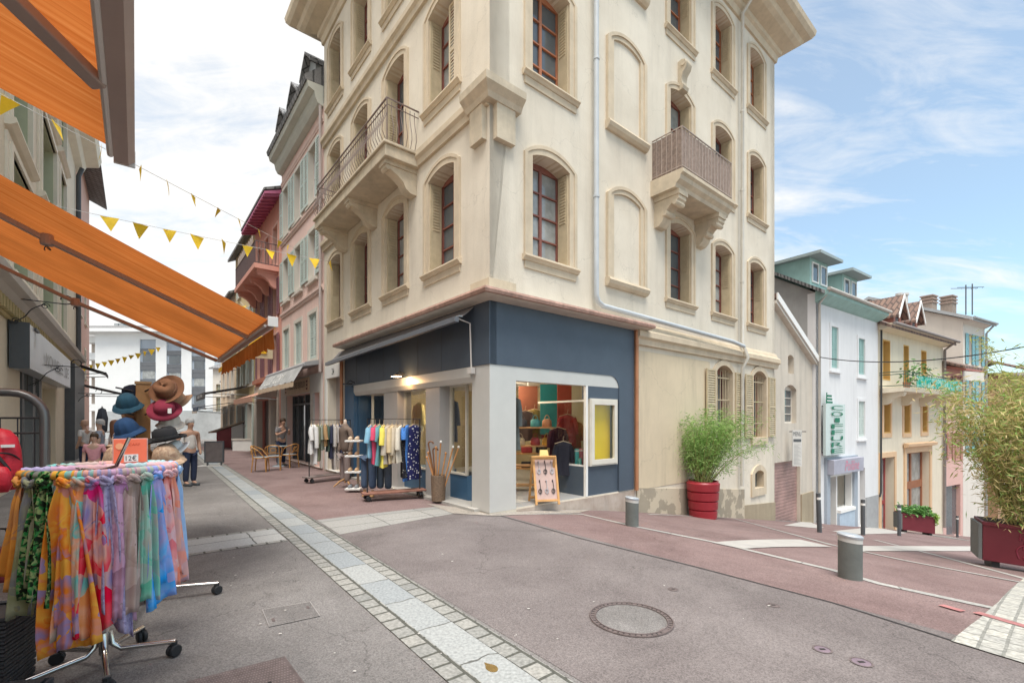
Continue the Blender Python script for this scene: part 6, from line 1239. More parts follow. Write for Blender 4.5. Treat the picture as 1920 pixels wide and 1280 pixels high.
def basket(label, p, w_, d_, h_, rz, m=WOV):
    t = thing('woven_basket', label, 'basket', p, rz); q = MB()
    for i in range(int(h_ / .022)):
        z = .01 + .022 * i; s_ = 1 + .12 * i * .022 / h_; q.tube([V((w_ / 2 * s_ * x, d_ / 2 * s_ * y, z + .003 * math.sin(k * 3 + i * PI))) for k, (x, y) in enumerate(((-1, -1), (-.3, -1.03), (.3, -1.03), (1, -1), (1.03, 0), (1, 1), (0, 1.03), (-1, 1), (-1.03, 0), (-1, -1)))], .0125, 5)
    q.build('weave', m, t, local=True, smooth=60); q = MB(); q.box((0, 0, h_ * .48), (w_ * .98, d_ * .98, h_ * .9)); q.build('lining', BLACK, t, local=True); return t
basket('tall black woven basket at the bottom left corner', V((-3.05, 2.62, 0)), .32, .30, .52, .4); basket('low black woven basket in front of the taller one', V((-2.60, 2.28, 0)), .30, .26, .24, .3)
# ---------------------------------------------------------------- street furniture
POST = mat('grey green bollard paint', (.135, .145, .135), .6, .14, 5, .2, 60); BAND = mat('pale bollard band', (.52, .51, .48), .6, .1, 8)
def bollard(label, p, r, h):
    t = thing('bollard', label, 'bollard', p, 0, 'stout grey bollards'); tilt = Matrix.Rotation(R(7), 3, 'Y')
    q = MB(); q.lathe([(r, -.12), (r, h - .09)], p, 32, None, lambda v, i, a: V((v.x, v.y, v.z - (v.x * .12 if i else 0)))); q.build('post', POST, t, smooth=40)
    q = MB(); q.lathe([(r + .001, h - .092), (r + .002, h - .04)], p, 32, None, lambda v, i, a: V((v.x, v.y, v.z - v.x * .12))); q.build('band', BAND, t, smooth=40)
    q = MB(); q.lathe([(r + .008, h - .04), (r + .010, h - .02), (r * .97, h - .008), (0, h - .004)], p, 32, None, lambda v, i, a: V((v.x, v.y, v.z - v.x * .12))); q.build('cap', mat('dull zinc cap', (.40, .43, .46), .4, .1, 4, metal=.3), t, smooth=40)
bollard('stout grey green bollard with a pale cap standing nearest on the red road', gnd(1594, 1084), .112, .50)
bollard('stout grey green bollard with a pale band before the cream wall', gnd(1185, 986), .108, .50)
for px, py, top, lb in ((1537, 998, 924, 'thin dark post in front of the garage end of the salon'), (1618, 1003, 936, 'thin dark post before the white salon house door'), (1686, 1004, 946, 'thin dark post left of the small maroon planter'), (1795, 1006, 966, 'thin dark post right of the small maroon planter')):
    p = gnd(px, py); h = (py - top) / F * p.y; t = thing('street_post', lb, 'post', p, 0, 'thin posts along the right street'); le = V((.02 * (px == 1537) * -2, 0, 0))
    q = MB(); q.tube([p + V((0, 0, -.1)), p + le + V((0, 0, h))], .055, 12); q.build('post', DGREY, t, smooth=50); q = MB(); q.tube([p + le * .8 + V((0, 0, h * .84)), p + le * .86 + V((0, 0, h * .90))], .057, 12); q.build('band', WHITE, t, smooth=50)
# planters and bamboo
MAR = mat('maroon steel', (.155, .024, .034), .45, .12, 2, .1, 30)
def bamboo(t, base, spread, h, n, leafm, rnd, nl, size, stemm, lean=(0, 0), top=1.0, low=.25):
    tips = []; q = MB()
    for i in range(n):
        a = rnd.uniform(0, 6.28); r = rnd.uniform(0, 1) ** .6; hh = h * rnd.uniform(.55, 1); p0 = base + V((math.cos(a) * .14 * spread[2], math.sin(a) * .10 * spread[2], 0))
        tip = base + V((math.cos(a) * spread[0] * r + lean[0], math.sin(a) * spread[1] * r + lean[1], hh)); P = []
        for k in range(9):
            u = k / 8; b_ = p0.lerp(tip, u); b_.z = base.z + hh * (1 - (1 - u) ** 1.5) * (1 - .08 * u * r); b_ += V((rnd.gauss(0, .02), rnd.gauss(0, .02), 0)); P.append(b_)
        q.tube(P, [.010 * (1 - .8 * k / 8) for k in range(9)], 5)
        for k in range(9):
            if k / 8 >= low:
                for _ in range(2): tips.append(P[k] + V((rnd.gauss(0, .10), rnd.gauss(0, .10), rnd.gauss(0, .10))))
    q.build('stems', stemm, t)
    for j, lm in enumerate(leafm): leaves(MB(), tips, nl // len(leafm), size, .11, rnd, .25).build('foliage', lm, t)
def leafmat(nm, a, b): return pattern(nm, [a, tuple((x + y) / 2 for x, y in zip(a, b)), b], 3.5, .5, tr=.42)
STEM = mat('bamboo stem', (.26, .25, .09), .6, .2, 6); LG1 = leafmat('fresh bamboo leaf', (.22, .38, .09), (.42, .58, .22)); LG2 = leafmat('deep bamboo leaf', (.13, .26, .06), (.24, .40, .12)); LY1 = leafmat('straw bamboo leaf', (.52, .42, .18), (.72, .60, .34)); LY2 = leafmat('olive bamboo leaf', (.32, .34, .10), (.50, .50, .20))
pb = FRR.p(FRR.u(1318, .43), 0, .43); pb.z = zg(pb) - .02; t = thing('barrel_planter', 'round ribbed red planter pot against the cream wall', 'planter', pb); q = MB(); pr = []
for k in range(4):
    z0 = .02 + .235 * k; r0 = .325 + .02 * k; pr += [(r0 - .012, z0), (r0 + .012, z0 + .02), (r0 + .022, z0 + .20), (r0 - .006, z0 + .222)]
q.lathe([(.28, -.15)] + pr + [(.37, .97), (.375, .985), (.34, .985), (.33, .88), (0, .88)], pb, 36); q.build('pot', mat('glossy red pot', (.30, .025, .035), .35, .12, 2), t, smooth=35); MB().lathe([(.33, .9), (0, .905)], pb, 20).build('soil', mat('soil', (.06, .045, .03), .95, .3, 12), t)
t = thing('bamboo_plant', 'feathery green bamboo spilling from the round red pot', 'plant', pb + V((0, 0, .9))); bamboo(t, pb + V((0, 0, .9)), (1.15, .62, 1), 1.85, 64, (LG1, LG1, LG2), random.Random(2), 9500, (.13, .0075), STEM, (.50, .12), low=.25)
def planter(label, A, d, L_, W_, hh, slope, lw=.06):
    n = V((d.y, -d.x, 0)); fr = Fr(A, d, n); t = thing('planter', label, 'planter', A); z0 = lambda u: zg(fr.p(u, 0)) + .10
    def bx(u0, u1, o0, o1, za, zb):
        q = MB(); q.hexa([fr.p(u0, z0(u0) + za, o0), fr.p(u1, z0(u1) + za, o0), fr.p(u1, z0(u1) + za, o1), fr.p(u0, z0(u0) + za, o1), fr.p(u0, z0(u0) + zb, o0), fr.p(u1, z0(u1) + zb, o0), fr.p(u1, z0(u1) + zb, o1), fr.p(u0, z0(u0) + zb, o1)]); return q
    o = bx(0, L_, -W_, 0, 0, hh).build('box', MAR, t, bev=.01); bx(-.004, L_ + .004, -W_ - .01, .02, hh - .05, hh + .012).build('rim', MAR, o, bev=.006)
    bx(-.05, -.005, -W_, .01, .02, hh - .03).build('end_panel', mat('grey end panel', (.15, .16, .155), .6, .1, 4), t); bx(.03, L_ - .03, -W_ + .03, -.03, hh + .013, hh + .02).build('soil', mat('soil', (.06, .045, .03)), t)
    for u in (.12, L_ - .2): bx(u, u + .1, -W_ + .05, -.04, -.16, -.001).build('foot', BLACK, t)
    return t, fr, z0
A_ = gnd(1842, 1060); t, fr, z0 = planter('large maroon steel planter with an embossed emblem at the right edge', A_, V((.82, -.57, 0)).normalized(), 1.9, .55, .66, 0)
q = MB(); zc = z0(.62) + .33
for k, pth in enumerate(([(-.16, .10), (-.14, .22), (-.02, .27), (.10, .25), (.17, .17), (.14, .08), (.16, -.02), (.10, -.06)], [(-.12, -.05), (-.10, .08), (.0, .14), (.06, .05), (.03, -.06), (.07, -.16)], [(-.17, -.20), (-.19, -.06), (-.10, .02), (-.06, -.10), (-.12, -.20), (.02, -.24)], [(.0, .22), (.09, .18), (.11, .10), (.04, .08)], [(.02, -.22), (.10, -.16), (.17, -.23), (.22, -.18)], [(-.13, .12), (-.08, .2), (.02, .2)])):
    cr = [V((x, y, 0)) for x, y in pth]; P = []
    for i in range(len(cr) - 1):
        p0, p1, p2, p3 = cr[max(0, i - 1)], cr[i], cr[i + 1], cr[min(len(cr) - 1, i + 2)]
        for s_ in range(6):
            x = s_ / 6; P.append(.5 * ((2 * p1) + (p2 - p0) * x + (2 * p0 - 5 * p1 + 4 * p2 - p3) * x * x + (3 * p1 - p0 - 3 * p2 + p3) * x ** 3))
    P.append(cr[-1]); q.tube([fr.p(.62 + v.x * 1.1, zc + v.y, .002) for v in P], .011, 6)
q.build('embossed_emblem', mat('maroon relief', (.25, .035, .06), .4, .1, 2), t, smooth=60)
bb = fr.p(.72, z0(.9) + .64, -.3); t = thing('bamboo_plant', 'tall straw coloured bamboo filling the large maroon planter', 'plant', bb); bamboo(t, bb, (1.45, .8, 2.6), 2.75, 110, (LY1, LY1, LY2, LG1), random.Random(4), 14500, (.14, .0105), STEM, (-.22, .05), low=.05)
q = MB(); rq = random.Random(9); tp = []
for k in range(7):
    s0_ = bb + V((rq.uniform(-.5, .6), rq.uniform(-.2, .2), 1.4)); e_ = s0_ + V((rq.uniform(-.9, .9), rq.uniform(-.3, .3), rq.uniform(1.1, 1.9))); P = [s0_.lerp(e_, i / 8) + V((0, 0, .25 * math.sin(i / 8 * PI))) for i in range(9)]; q.tube(P, [.008 * (1 - .85 * i / 8) for i in range(9)], 4); tp += P[3:] * 2
q.build('stems', STEM, t); leaves(MB(), tp, 520, (.15, .011), .09, rq, .2).build('foliage', LY2, t)
A2 = gnd(1692, 996); t, fr2, z02 = planter('small maroon planter with leafy green shrubs down the right street', A2, V((.93, -.18, 0)).normalized(), 1.35, .6, .78, 0)
t = thing('shrub', 'bright green leafy shrubs growing in the small maroon planter', 'shrub', fr2.p(.7, z02(.7) + .8, -.3)); rq = random.Random(6)
leaves(MB(), [fr2.p(.1 + 1.15 * rq.random(), z02(.6) + .82 + .3 * rq.random() ** 1.5, -.5 * rq.random()) for _ in range(120)], 1700, (.13, .035), .05, rq).build('foliage', mat('shrub leaf', (.05, .19, .045), .6, .35, 5, c2=(.15, .32, .08)), t)
leaves(MB(), [fr2.p(1.35 + .05 * rq.random(), z02(1.3) + .5 + .35 * rq.random(), -.3 * rq.random()) for _ in range(50)], 500, (.10, .032), .05, rq).build('trailing_foliage', mat('lime leaf', (.24, .38, .06), .6, .3, 5), t)
# meter post, cafe table down the street
pm = gnd(1378, 970); t = thing('meter_post', 'small beige pipe post with a grey meter box beside the red pot', 'post', pm); q = MB(); q.tube([pm + V((0, 0, -.2)), pm + V((0, 0, .62))], .055, 10); q.build('post', mat('beige pipe', (.46, .40, .29), .7, .15, 5), t, smooth=50)
q = MB(); q.box(pm + V((.14, .08, .42)), (.14, .1, .42)); q.build('meter_box', mat('stained grey box', (.36, .34, .28), .7, .3, 9), t, bev=.01); q = MB(); q.tube([pm + V((0, 0, .34)), pm + V((-.75, -.55, .38)), pm + V((-.95, -.68, .40))], .022, 8); q.build('pipe', mat('beige pipe', (.46, .40, .29)), t, smooth=50)
pg_ = gnd(1379 - 18, 968); t = thing('conduit_post', 'thin ochre conduit rising up the wall behind the red pot', 'post', pg_); q = MB(); q.tube([pg_ + V((0, .1, -.2)), pg_ + V((0, .1, 1.55))], .035, 8); q.build('post', mat('ochre conduit', (.46, .38, .20)), t, smooth=50)
def table_set(p):
    t = thing('terrace_table', 'dark terrace counter with a timber panel beside the big bamboo planter', 'table', p); q = MB(); q.box(p + V((0, 0, 1.02)), (1.8, .6, .05)); q.build('table_top', DGREY, t); q = MB(); q.box(p + V((-.35, -.2, .55)), (.75, .04, .75)); q.build('timber_panel', WOOD, t)
    for x in (-.85, .1, .85): q = MB(); q.tube([p + V((x, -.25, 0)), p + V((x, -.25, 1))], .03, 6); q.build('leg', BLACK, t)
table_set(gnd(1800, 1000)); pu = gnd(1842, 1000) + V((.4, 1.5, 0)); t = thing('parasol', 'dark grey terrace parasol glimpsed through the bamboo', 'parasol', pu); q = MB(); q.lathe([(1.3, 2.1), (.7, 2.45), (.05, 2.7), (0, 2.7)], pu, 8); q.build('canopy', DGREY, t, solid=.02); q = MB(); q.tube([pu, pu + V((0, 0, 2.8))], .03); q.build('pole', BLACK, t)
# covers let into the ground
IRON = mat('rusty cast iron', (.135, .105, .10), .65, .25, 12, .5, 90)
def disc(name, label, c, r, ring, m_in, grp=None, notch=0):
    t = thing(name, label, 'manhole cover', c, 0, grp); dz = lambda p, h: V((p.x, p.y, zg(p) + h)); P = lambda rr, a, h: dz(c + V((rr * math.cos(a), rr * math.sin(a), 0)), h)
    n = 48; q = MB(); q.add([P(r, 2 * PI * k / n, .0075) for k in range(n)] + [P(r - ring, 2 * PI * k / n, .0075) for k in range(n)], [(k, (k + 1) % n, n + (k + 1) % n, n + k) for k in range(n)]); q.build('rim', IRON, t)
    q = MB(); q.add([P(r - ring - .002, 2 * PI * k / n, .0065) for k in range(n)], [list(range(n))]); q.build('plate', m_in, t)
    if notch:
        q = MB()
        for k in range(notch):
            a = 2 * PI * k / notch; q.add([P(r - .012, a - .02, .0085), P(r - .012, a + .02, .0085), P(r - ring + .012, a + .02, .0085), P(r - ring + .012, a - .02, .0085)], [(0, 1, 2, 3)])
        q.build('notches', mat('dark recess', (.03, .026, .025), .9), t); q = MB(); q.tube([P(r - .008, 2 * PI * k / n, .010) for k in range(n + 1)], .006, 5); q.tube([P(r - ring + .006, 2 * PI * k / n, .010) for k in range(n + 1)], .005, 5); q.build('lip', IRON, t)
        q = MB(); q.add([P(r * .80, -.95 + .0, .009), P(r * .80, -.70, .009), P(r * .98, -.72, .009), P(r * .98, -.93, .009)], [(0, 1, 2, 3)]); q.build('key_slot', IRON, t)
    else: q = MB(); q.add([P(r * .35, a, .0085) for a in (-.5, .5, PI - .5, PI + .5)], [(0, 1, 2, 3)]); q.build('slot', mat('dark recess', (.03, .026, .025)), t)
disc('manhole_cover', 'large round manhole cover filled with asphalt in the foreground', gnd(1183, 1160), .335, .055, A_GREY, None, 44)
for (px, py, r, lb) in ((1262, 1105, .05, 'tiny round valve cover behind the big manhole'), (1450, 1135, .055, 'small round valve cover set in the red seam'), (1542, 1218, .062, 'purplish round valve cover left of its twin'), (1615, 1242, .068, 'purplish round valve cover nearest the cobbles')):
    disc('valve_cover', lb, gnd(px, py), r, .012, mat('purple iron', (.19, .14, .165), .5, .2, 12) if px > 1500 else IRON, 'small valve covers')
def quadcover(name, label, pix, ribs):
    P = [gnd(*p) for p in pix]; c = sum(P, V((0, 0, 0))) / 4; t = thing(name, label, 'manhole cover', c); up = V((0, 0, .007)); q = MB()
    ins = [p.lerp(c, .04) for p in P]; q.add([p + up for p in P] + [p + up for p in ins], [(k, (k + 1) % 4, 4 + (k + 1) % 4, 4 + k) for k in range(4)]); q.build('frame', IRON if ribs else mat('steel edge', (.30, .28, .27), .5, .2, 9), t)
    q = MB(); q.add([p + V((0, 0, .006)) for p in ins], [(0, 1, 2, 3)]); q.build('plate', IRON if ribs else A_GREY, t); B = lambda x, y, h: ins[0].lerp(ins[1], x).lerp(ins[3].lerp(ins[2], x), y) + V((0, 0, h))
    if ribs:
        q = MB()
        for i in range(34):
            for j in range(16):
                x, y = (i + .25 + .5 * (j % 2)) / 34.6, (j + .5) / 16; q.add([B(x - .010, y, .0065), B(x, y - .016, .0075), B(x + .010, y, .0065), B(x, y + .016, .0075)], [(0, 1, 2, 3)])
        o = q.build('tread_pattern', mat('worn iron studs', (.22, .17, .16), .5, .2, 12), t)
        q = MB()
        for x in (.62, .72): q.add([B(x, .30, .009), B(x + .035, .30, .009), B(x + .035, .44, .009), B(x, .44, .009)], [(0, 1, 2, 3)])
        q.build('lifting_slot', mat('dark recess', (.03, .026, .025)), t)
    else:
        q = MB()
        for x, y in ((.08, .2), (.86, .55)): q.add([B(x, y, .0085), B(x + .06, y, .0085), B(x + .06, y + .18, .0085), B(x, y + .18, .0085)], [(0, 1, 2, 3)])
        q.build('key_slot', IRON, t)
quadcover('hatch_cover', 'rectangular asphalt filled hatch with a thin steel edge left of the slab strip', [(504, 1176), (601, 1155), (582, 1128), (491, 1143)], 0)
quadcover('iron_cover', 'studded rusty iron cover at the bottom edge left of the slab strip', [(330, 1352), (585, 1300), (534, 1231), (352, 1278)], 1)
c = gnd(922, 1254); t = thing('brass_marker', 'brass teardrop marker let into a pale slab', 'marker', c); q = MB(); q.prism([c + bd * .02 * 0 + bd * (.05 * math.cos(a)) + bnrm * (.035 * math.sin(a)) + V((0, 0, .007)) for a in [R(30 + 300 * i / 14) for i in range(15)]] + [c + bd * .085 + V((0, 0, .007))], (0, 0, .004)); q.build('inlay', mat('brass', (.50, .33, .12), .35, .15, 20, metal=.8), t)
lt = MB(); rl = random.Random(8)
for _ in range(26):
    p = gnd(rl.uniform(420, 1500), rl.uniform(1010, 1270)); a = rl.uniform(0, 6); s_ = rl.uniform(.006, .016); lt.add([p + V((s_ * math.cos(a + k * 1.57), s_ * math.sin(a + k * 1.57) * .7, .012)) for k in range(4)], [(0, 1, 2, 3)])
o = lt.build('litter', mat('pale litter', (.55, .52, .48)), None); o['kind'] = 'stuff'
# ---------------------------------------------------------------- clothes racks
IRONR = mat('black steel tube', (.025, .025, .027), .4, .1, 5); PLK = mat('worn red brown plank', (.26, .12, .085), .7, .25, 6)
def clothes_rack(label, p, d, ln, h, bm_):
    n = V((-d.y, d.x, 0)); t = thing('clothes_rack', label, 'rack', p); fr = Fr(p, d, n); q = MB(); q.tube([fr.p(0, .16), fr.p(0, h), fr.p(ln, h), fr.p(ln, .16)], .014, 8); q.build('frame', IRONR, t, smooth=50)
    MB().fbox(fr, -.10, ln + .10, .125, .16, -.15, .15).build('base_board', bm_, t, bev=.006); wheels(t, [((fr.p(u, .0, o)[:2] + (0.0,)), .6 + u) for u in (0, ln) for o in (-.11, .11)], 1.25); return fr
F2 = clothes_rack('wheeled clothes rack with a red brown plank base before the blue shop', V((-2.90, 9.15, 0)), V((.88, .48, 0)).normalized(), 1.08, 1.63, PLK)
F1 = clothes_rack('wheeled clothes rack with a grey plank base by the pale door', V((-5.22, 11.75, 0)), V((.47, .88, 0)).normalized(), 1.35, 1.62, mat('grey plank', (.20, .16, .15), .7, .2, 6))
GM = {}
def cloth(nm, c, dots=None):
    if dots: 
        m = mat('cloth ' + nm, c, .9, .12, 9); t = m.node_tree; n = t.nodes; l = t.links
        vo = n.new('ShaderNodeTexVoronoi'); vo.inputs['Scale'].default_value = dots[0]; tcn = n.new('ShaderNodeTexCoord'); l.new(tcn.outputs['Object'], vo.inputs['Vector']); mp = n.new('ShaderNodeMath'); mp.operation = 'LESS_THAN'; mp.inputs[1].default_value = dots[1]; l.new(vo.outputs['Distance'], mp.inputs[0])
        x = n.new('ShaderNodeMix'); x.data_type = 'RGBA'; l.new(mp.outputs[0], x.inputs[0]); x.inputs[6].default_value = (*c, 1); x.inputs[7].default_value = (*dots[2], 1); l.new(x.outputs[2], n['Principled BSDF'].inputs['Base Color']); return m
    return mat('cloth ' + nm, c, .92, .14, 9)
HNG = mat('pale hanger wood', (.50, .38, .25), .6, .1, 6)
def garment(label, p, face, w_, ln, m, rnd, sleeve=.3, cat='garment', group=None, nm='shirt', flare=1.05, hanger=True, ry=.035):
    """hangs from p; its broad side faces along `face`"""
    f = face.normalized(); s_ = V((-f.y, f.x, 0)); t = thing(nm, label, cat, p, 0, group); ph = rnd.uniform(0, 6)
    lv = [(.03, .045, .03), (.05, .10, .035), (.075, w_ * .45, .04), (.12, w_ * .5, .045), (.25, w_ * .46, .05), (ln * .55, w_ * .47, .05), (ln * .8, w_ * .5 * flare, .055), (ln, w_ * .52 * flare, .06)]
    vs = []; n = 28
    for z, rx, r_y in lv:
        for k in range(n):
            a = 2 * PI * k / n; kf = min(1, z / ln); wob = .35 * math.sin(5 * a + ph + z * 3) * kf
            vs.append(p + s_ * (rx * math.cos(a) + .015 * math.sin(z * 6 + ph)) + f * (ry / .035 * r_y * math.sin(a) * (1 + wob) + .012 * math.sin(z * 7 + ph)) + V((0, 0, -.09 - z + .012 * math.sin(3 * a + ph) * kf)))
    q = MB(); q.add(vs, [(i * n + k, i * n + (k + 1) % n, (i + 1) * n + (k + 1) % n, (i + 1) * n + k) for i in range(len(lv) - 1) for k in range(n)] + [list(range(n)), [(len(lv) - 1) * n + k for k in range(n)]]); o = q.build('body', m, t, smooth=60)
    if sleeve:
        for sg in (-1, 1):
            q = MB(); q.tube([p + s_ * sg * (w_ * .40) + V((0, 0, -.19)), p + s_ * sg * (w_ * .53) + f * .01 + V((0, 0, -.25 - sleeve * .25)), p + s_ * sg * (w_ * .57) + f * .02 * math.sin(ph) + V((0, 0, -.22 - sleeve))], [.055, .06, .055], 10); q.build('sleeve', m, t, smooth=60)
    if hanger: q = MB(); q.tube([p + s_ * -.19 + V((0, 0, -.155)), p + V((0, 0, -.10)), p + s_ * .19 + V((0, 0, -.155))], .010, 5); q.tube([p + V((0, 0, -.10)), p + V((0, 0, -.03))] + [p + f * .0 + s_ * (.02 * math.sin(a)) + V((0, 0, -.012 + .02 * (1 - math.cos(a)) * .5)) for a in (1, 2, 3)], .004, 5); q.build('hanger', HNG, t)
    return t
rg = random.Random(21); CREAMC = (.55, .46, .34)
G2 = [('light blue', (.22, .42, .55), .72, .25, 'pale blue shirt nearest the left post of the front rack'), ('raspberry', (.62, .07, .14), .86, .2, 'raspberry pink top between two blue shirts'), ('teal', (.14, .32, .36), .9, .22, 'teal green shirt next to the yellow one'), ('yellow', (.80, .66, .12), .95, .3, 'bright yellow shirt on the front rack'), ('oat', (.52, .45, .36), .88, .5, 'oatmeal shirt right of the yellow one'), ('sand', (.62, .48, .29), .86, .45, 'sand coloured buttoned shirt in the middle of the front rack'), ('beige', CREAMC, .86, .5, 'beige pink blouse left of the blue spotted dress'), ('ivory', (.64, .58, .48), .85, .4, 'ivory blouse behind the sand coloured shirt')]
f2 = F2.d
for i, (nm, c_, ln, sl_, lb) in enumerate(G2):
    fc = (f2 + F2.n * (-.65 + rg.gauss(0, .12))).normalized(); garment(lb, F2.p(.07 + .085 * i, 1.625), fc, .40, ln * .93, cloth(nm, c_), rg, sl_, 'shirt', 'shirts on the front rack')
BSP = cloth('blue spotted', (.07, .22, .60), (28, .22, (.02, .03, .08))); NSP = cloth('navy dotted', (.012, .014, .085), (17, .27, (.70, .70, .72)))
garment('bright blue speckled dress near the right end of the front rack', F2.p(.80, 1.625), f2 - F2.n * .8, .36, 1.18, BSP, rg, .2, 'dress', 'dresses on the front rack', 'dress', 1.0)
garment('navy dress with white dots at the right end of the front rack', F2.p(.96, 1.625), f2 - F2.n * 1.3, .42, 1.16, NSP, rg, .0, 'dress', 'dresses on the front rack', 'dress', 1.1); garment('black dress with small dots behind the blue speckled one', F2.p(.74, 1.625), f2 - F2.n * .3, .34, 1.12, cloth('black dotted', (.012, .012, .02), (20, .2, (.4, .4, .35))), rg, .0, 'dress', 'dresses on the front rack', 'dress', 1.0)
G1 = [('white', (.70, .69, .68), .78, .3, 'white t shirt at the left of the far rack'), ('white2', (.62, .61, .60), 1.05, .5, 'long white shirt behind the white t shirt'), ('olive', (.18, .19, .12), .98, .4, 'olive green shirt on the far rack'), ('sage', (.26, .29, .24), .7, .3, 'sage grey shirt on the far rack'), ('camel', (.38, .24, .12), .6, .3, 'camel brown top on the far rack'), ('bottle', (.07, .11, .09), .75, .3, 'bottle green top on the far rack'), ('ink', (.03, .035, .07), .95, .4, 'ink blue shirt in the middle of the far rack'), ('stone', (.46, .43, .41), 1.25, .5, 'long stone grey dress shirt on the far rack'), ('greige', (.40, .37, .36), 1.0, .4, 'greige blouse right of the long stone one'), ('navy', (.045, .05, .10), .88, .3, 'navy top near the right post of the far rack'), ('pearl', (.56, .53, .52), .9, .45, 'pearl grey shirt by the right post of the far rack'), ('chalk', (.66, .63, .60), .9, .5, 'chalk white blouse at the right end of the far rack')]
for i, (nm, c_, ln, sl_, lb) in enumerate(G1):
    fc = (F1.d * -1 + F1.n * (.75 + rg.gauss(0, .15))).normalized(); garment(lb, F1.p(.06 + .105 * i, 1.615), fc, .36, ln, cloth(nm, c_), rg, sl_, 'shirt', 'shirts on the far rack')
# mannequin, shoe shelf, jeans, cane basket, sandwich board
def skin_body(name, m, parent, chain, edges, sub=2, root=0):
    me = bpy.data.meshes.new(name); me.from_pydata([v[0] for v in chain], edges, []); o = bpy.data.objects.new(name, me); col.objects.link(o); o.parent = parent
    md = o.modifiers.new('skin', 'SKIN'); md.use_smooth_shade = True
    for i, v in enumerate(chain): r = v[1]; me.skin_vertices[0].data[i].radius = r if isinstance(r, tuple) else (r, r); me.skin_vertices[0].data[i].use_root = (i == root)
    sb = o.modifiers.new('sub', 'SUBSURF'); sb.levels = sub; sb.render_levels = sub; me.materials.append(m); return o
BRJ = mat('cloth brown jacket', (.165, .12, .095), .9, .15, 8); MTR = mat('cloth mauve grey trousers', (.22, .175, .165), .9, .1, 8)
pm_ = V((-4.02, 11.0, 0)); t = thing('mannequin', 'headless mannequin in a brown jacket and mauve grey trousers by the blue panel', 'mannequin', pm_, R(-40))
skin_body('jacket', BRJ, t, [(V((0, 0, .82)), (.15, .10)), (V((0, 0, 1.05)), (.14, .10)), (V((0, 0, 1.30)), (.17, .11)), (V((0, 0, 1.45)), (.09, .08)), (V((-.19, 0, 1.40)), .065), (V((-.25, .04, 1.12)), .055), (V((-.24, -.03, .84)), .042), (V((.19, 0, 1.40)), .065), (V((.25, .04, 1.12)), .055), (V((.24, -.03, .84)), .042), (V((0, 0, 1.53)), .075)], [(0, 1), (1, 2), (2, 3), (2, 4), (4, 5), (5, 6), (2, 7), (7, 8), (8, 9), (3, 10)])
skin_body('trousers', MTR, t, [(V((0, 0, .86)), (.15, .10)), (V((-.08, 0, .74)), .095), (V((-.09, 0, .45)), .075), (V((-.09, 0, .12)), .06), (V((.08, 0, .74)), .095), (V((.09, 0, .45)), .075), (V((.09, 0, .12)), .06)], [(0, 1), (1, 2), (2, 3), (0, 4), (4, 5), (5, 6)])
q = MB(); q.tube([V((0, 0, .1)), V((0, 0, .8))], .02)
for k in range(3): a = k * 2.1; q.tube([V((0, 0, .2)), V((.12 * math.cos(a), .12 * math.sin(a), .14)), V((.26 * math.cos(a), .26 * math.sin(a), .015))], [.022, .022, .014], 8)
q.build('tripod', WOOD, t, local=True, smooth=50); q = MB(); q.lathe([(.035, 1.52), (.04, 1.58), (.02, 1.62), (0, 1.63)], (0, 0, 0), 14); q.build('neck_cap', mat('pale mannequin', (.55, .45, .38)), t, local=True, smooth=50)
ps = V((-3.58, 10.35, 0)); t = thing('shoe_shelf', 'narrow stand with four white shelves of shoes beside the mannequin', 'shelf', ps); q = MB(); q.box(ps + V((.05, .12, .62)), (.05, .03, 1.24)); q.build('post', mat('pale wood', (.50, .38, .27), .6, .15, 6), t)
for k, z in enumerate((.06, .44, .80, 1.14)):
    MB().box(ps + V((0, 0, z)), (.34, .24, .035)).build('shelf', WHITE, t)
    for sx in (-.09, .06):
        u = thing('shoe', ('grey canvas', 'tan leather', 'brown suede', 'beige sand')[k] + ' shoe on the ' + ('lowest', 'second', 'third', 'top')[k] + ' white shelf, ' + ('left' if sx < 0 else 'right') + ' one of the pair', 'shoe', ps + V((sx, 0, z + .02)), 0, 'shoes on the white shelves'); q = MB()
        q.lathe([(.0, 0), (.04, .002), (.045, .03), (.036, .055), (.02, .07), (0, .072)], ps + V((sx, 0, z + .018)), 14, None, lambda v, i, a: V((v.x, v.y * 2.1, v.z * (1 + .5 * max(0, v.y * 20))))); q.build('upper', mat(('shoe grey', 'shoe tan', 'shoe brown', 'shoe beige')[k], ((.2, .21, .23), (.45, .3, .18), (.25, .15, .09), (.5, .4, .3))[k]), u, smooth=50)
pj = V((-3.02, 9.62, 0))
for k, (dx, m_, lb) in enumerate(((0, cloth('denim', (.06, .09, .15)), 'cuffed blue jeans on wooden mannequin legs under the front rack'), (.30, cloth('slate denim', (.10, .13, .17)), 'slate grey wide trousers hanging beside the cuffed jeans'))):
    b_ = pj + V((dx, .1 * k, 0)); t = thing('trousers', lb, 'trousers', b_, R(-20)); e = .16 if k == 0 else .14
    skin_body('trouser_legs', m_, t, [(V((0, 0, .92)), (.15, .10)), (V((-.085, 0, .78)), .09), (V((-.095, 0, .5)), .085), (V((-.10, 0, e)), .08), (V((.085, 0, .78)), .09), (V((.095, 0, .5)), .085), (V((.10, 0, e)), .08)], [(0, 1), (1, 2), (2, 3), (0, 4), (4, 5), (5, 6)])
    if k == 0:
        for sx in (-.1, .1): q = MB(); q.lathe([(.03, .14), (.03, .06), (.045, .02), (.04, .0)], (sx, 0, 0), 12, None, lambda v, i, a: V((v.x, v.y - .03 * (i > 1), v.z))); q.build('wooden_foot', WOOD, t, local=True, smooth=50)
pc = V((-1.47, 9.12, 0)); WICK = mat('brown wicker', (.20, .135, .09), .7, .35, 30, .8, 60)
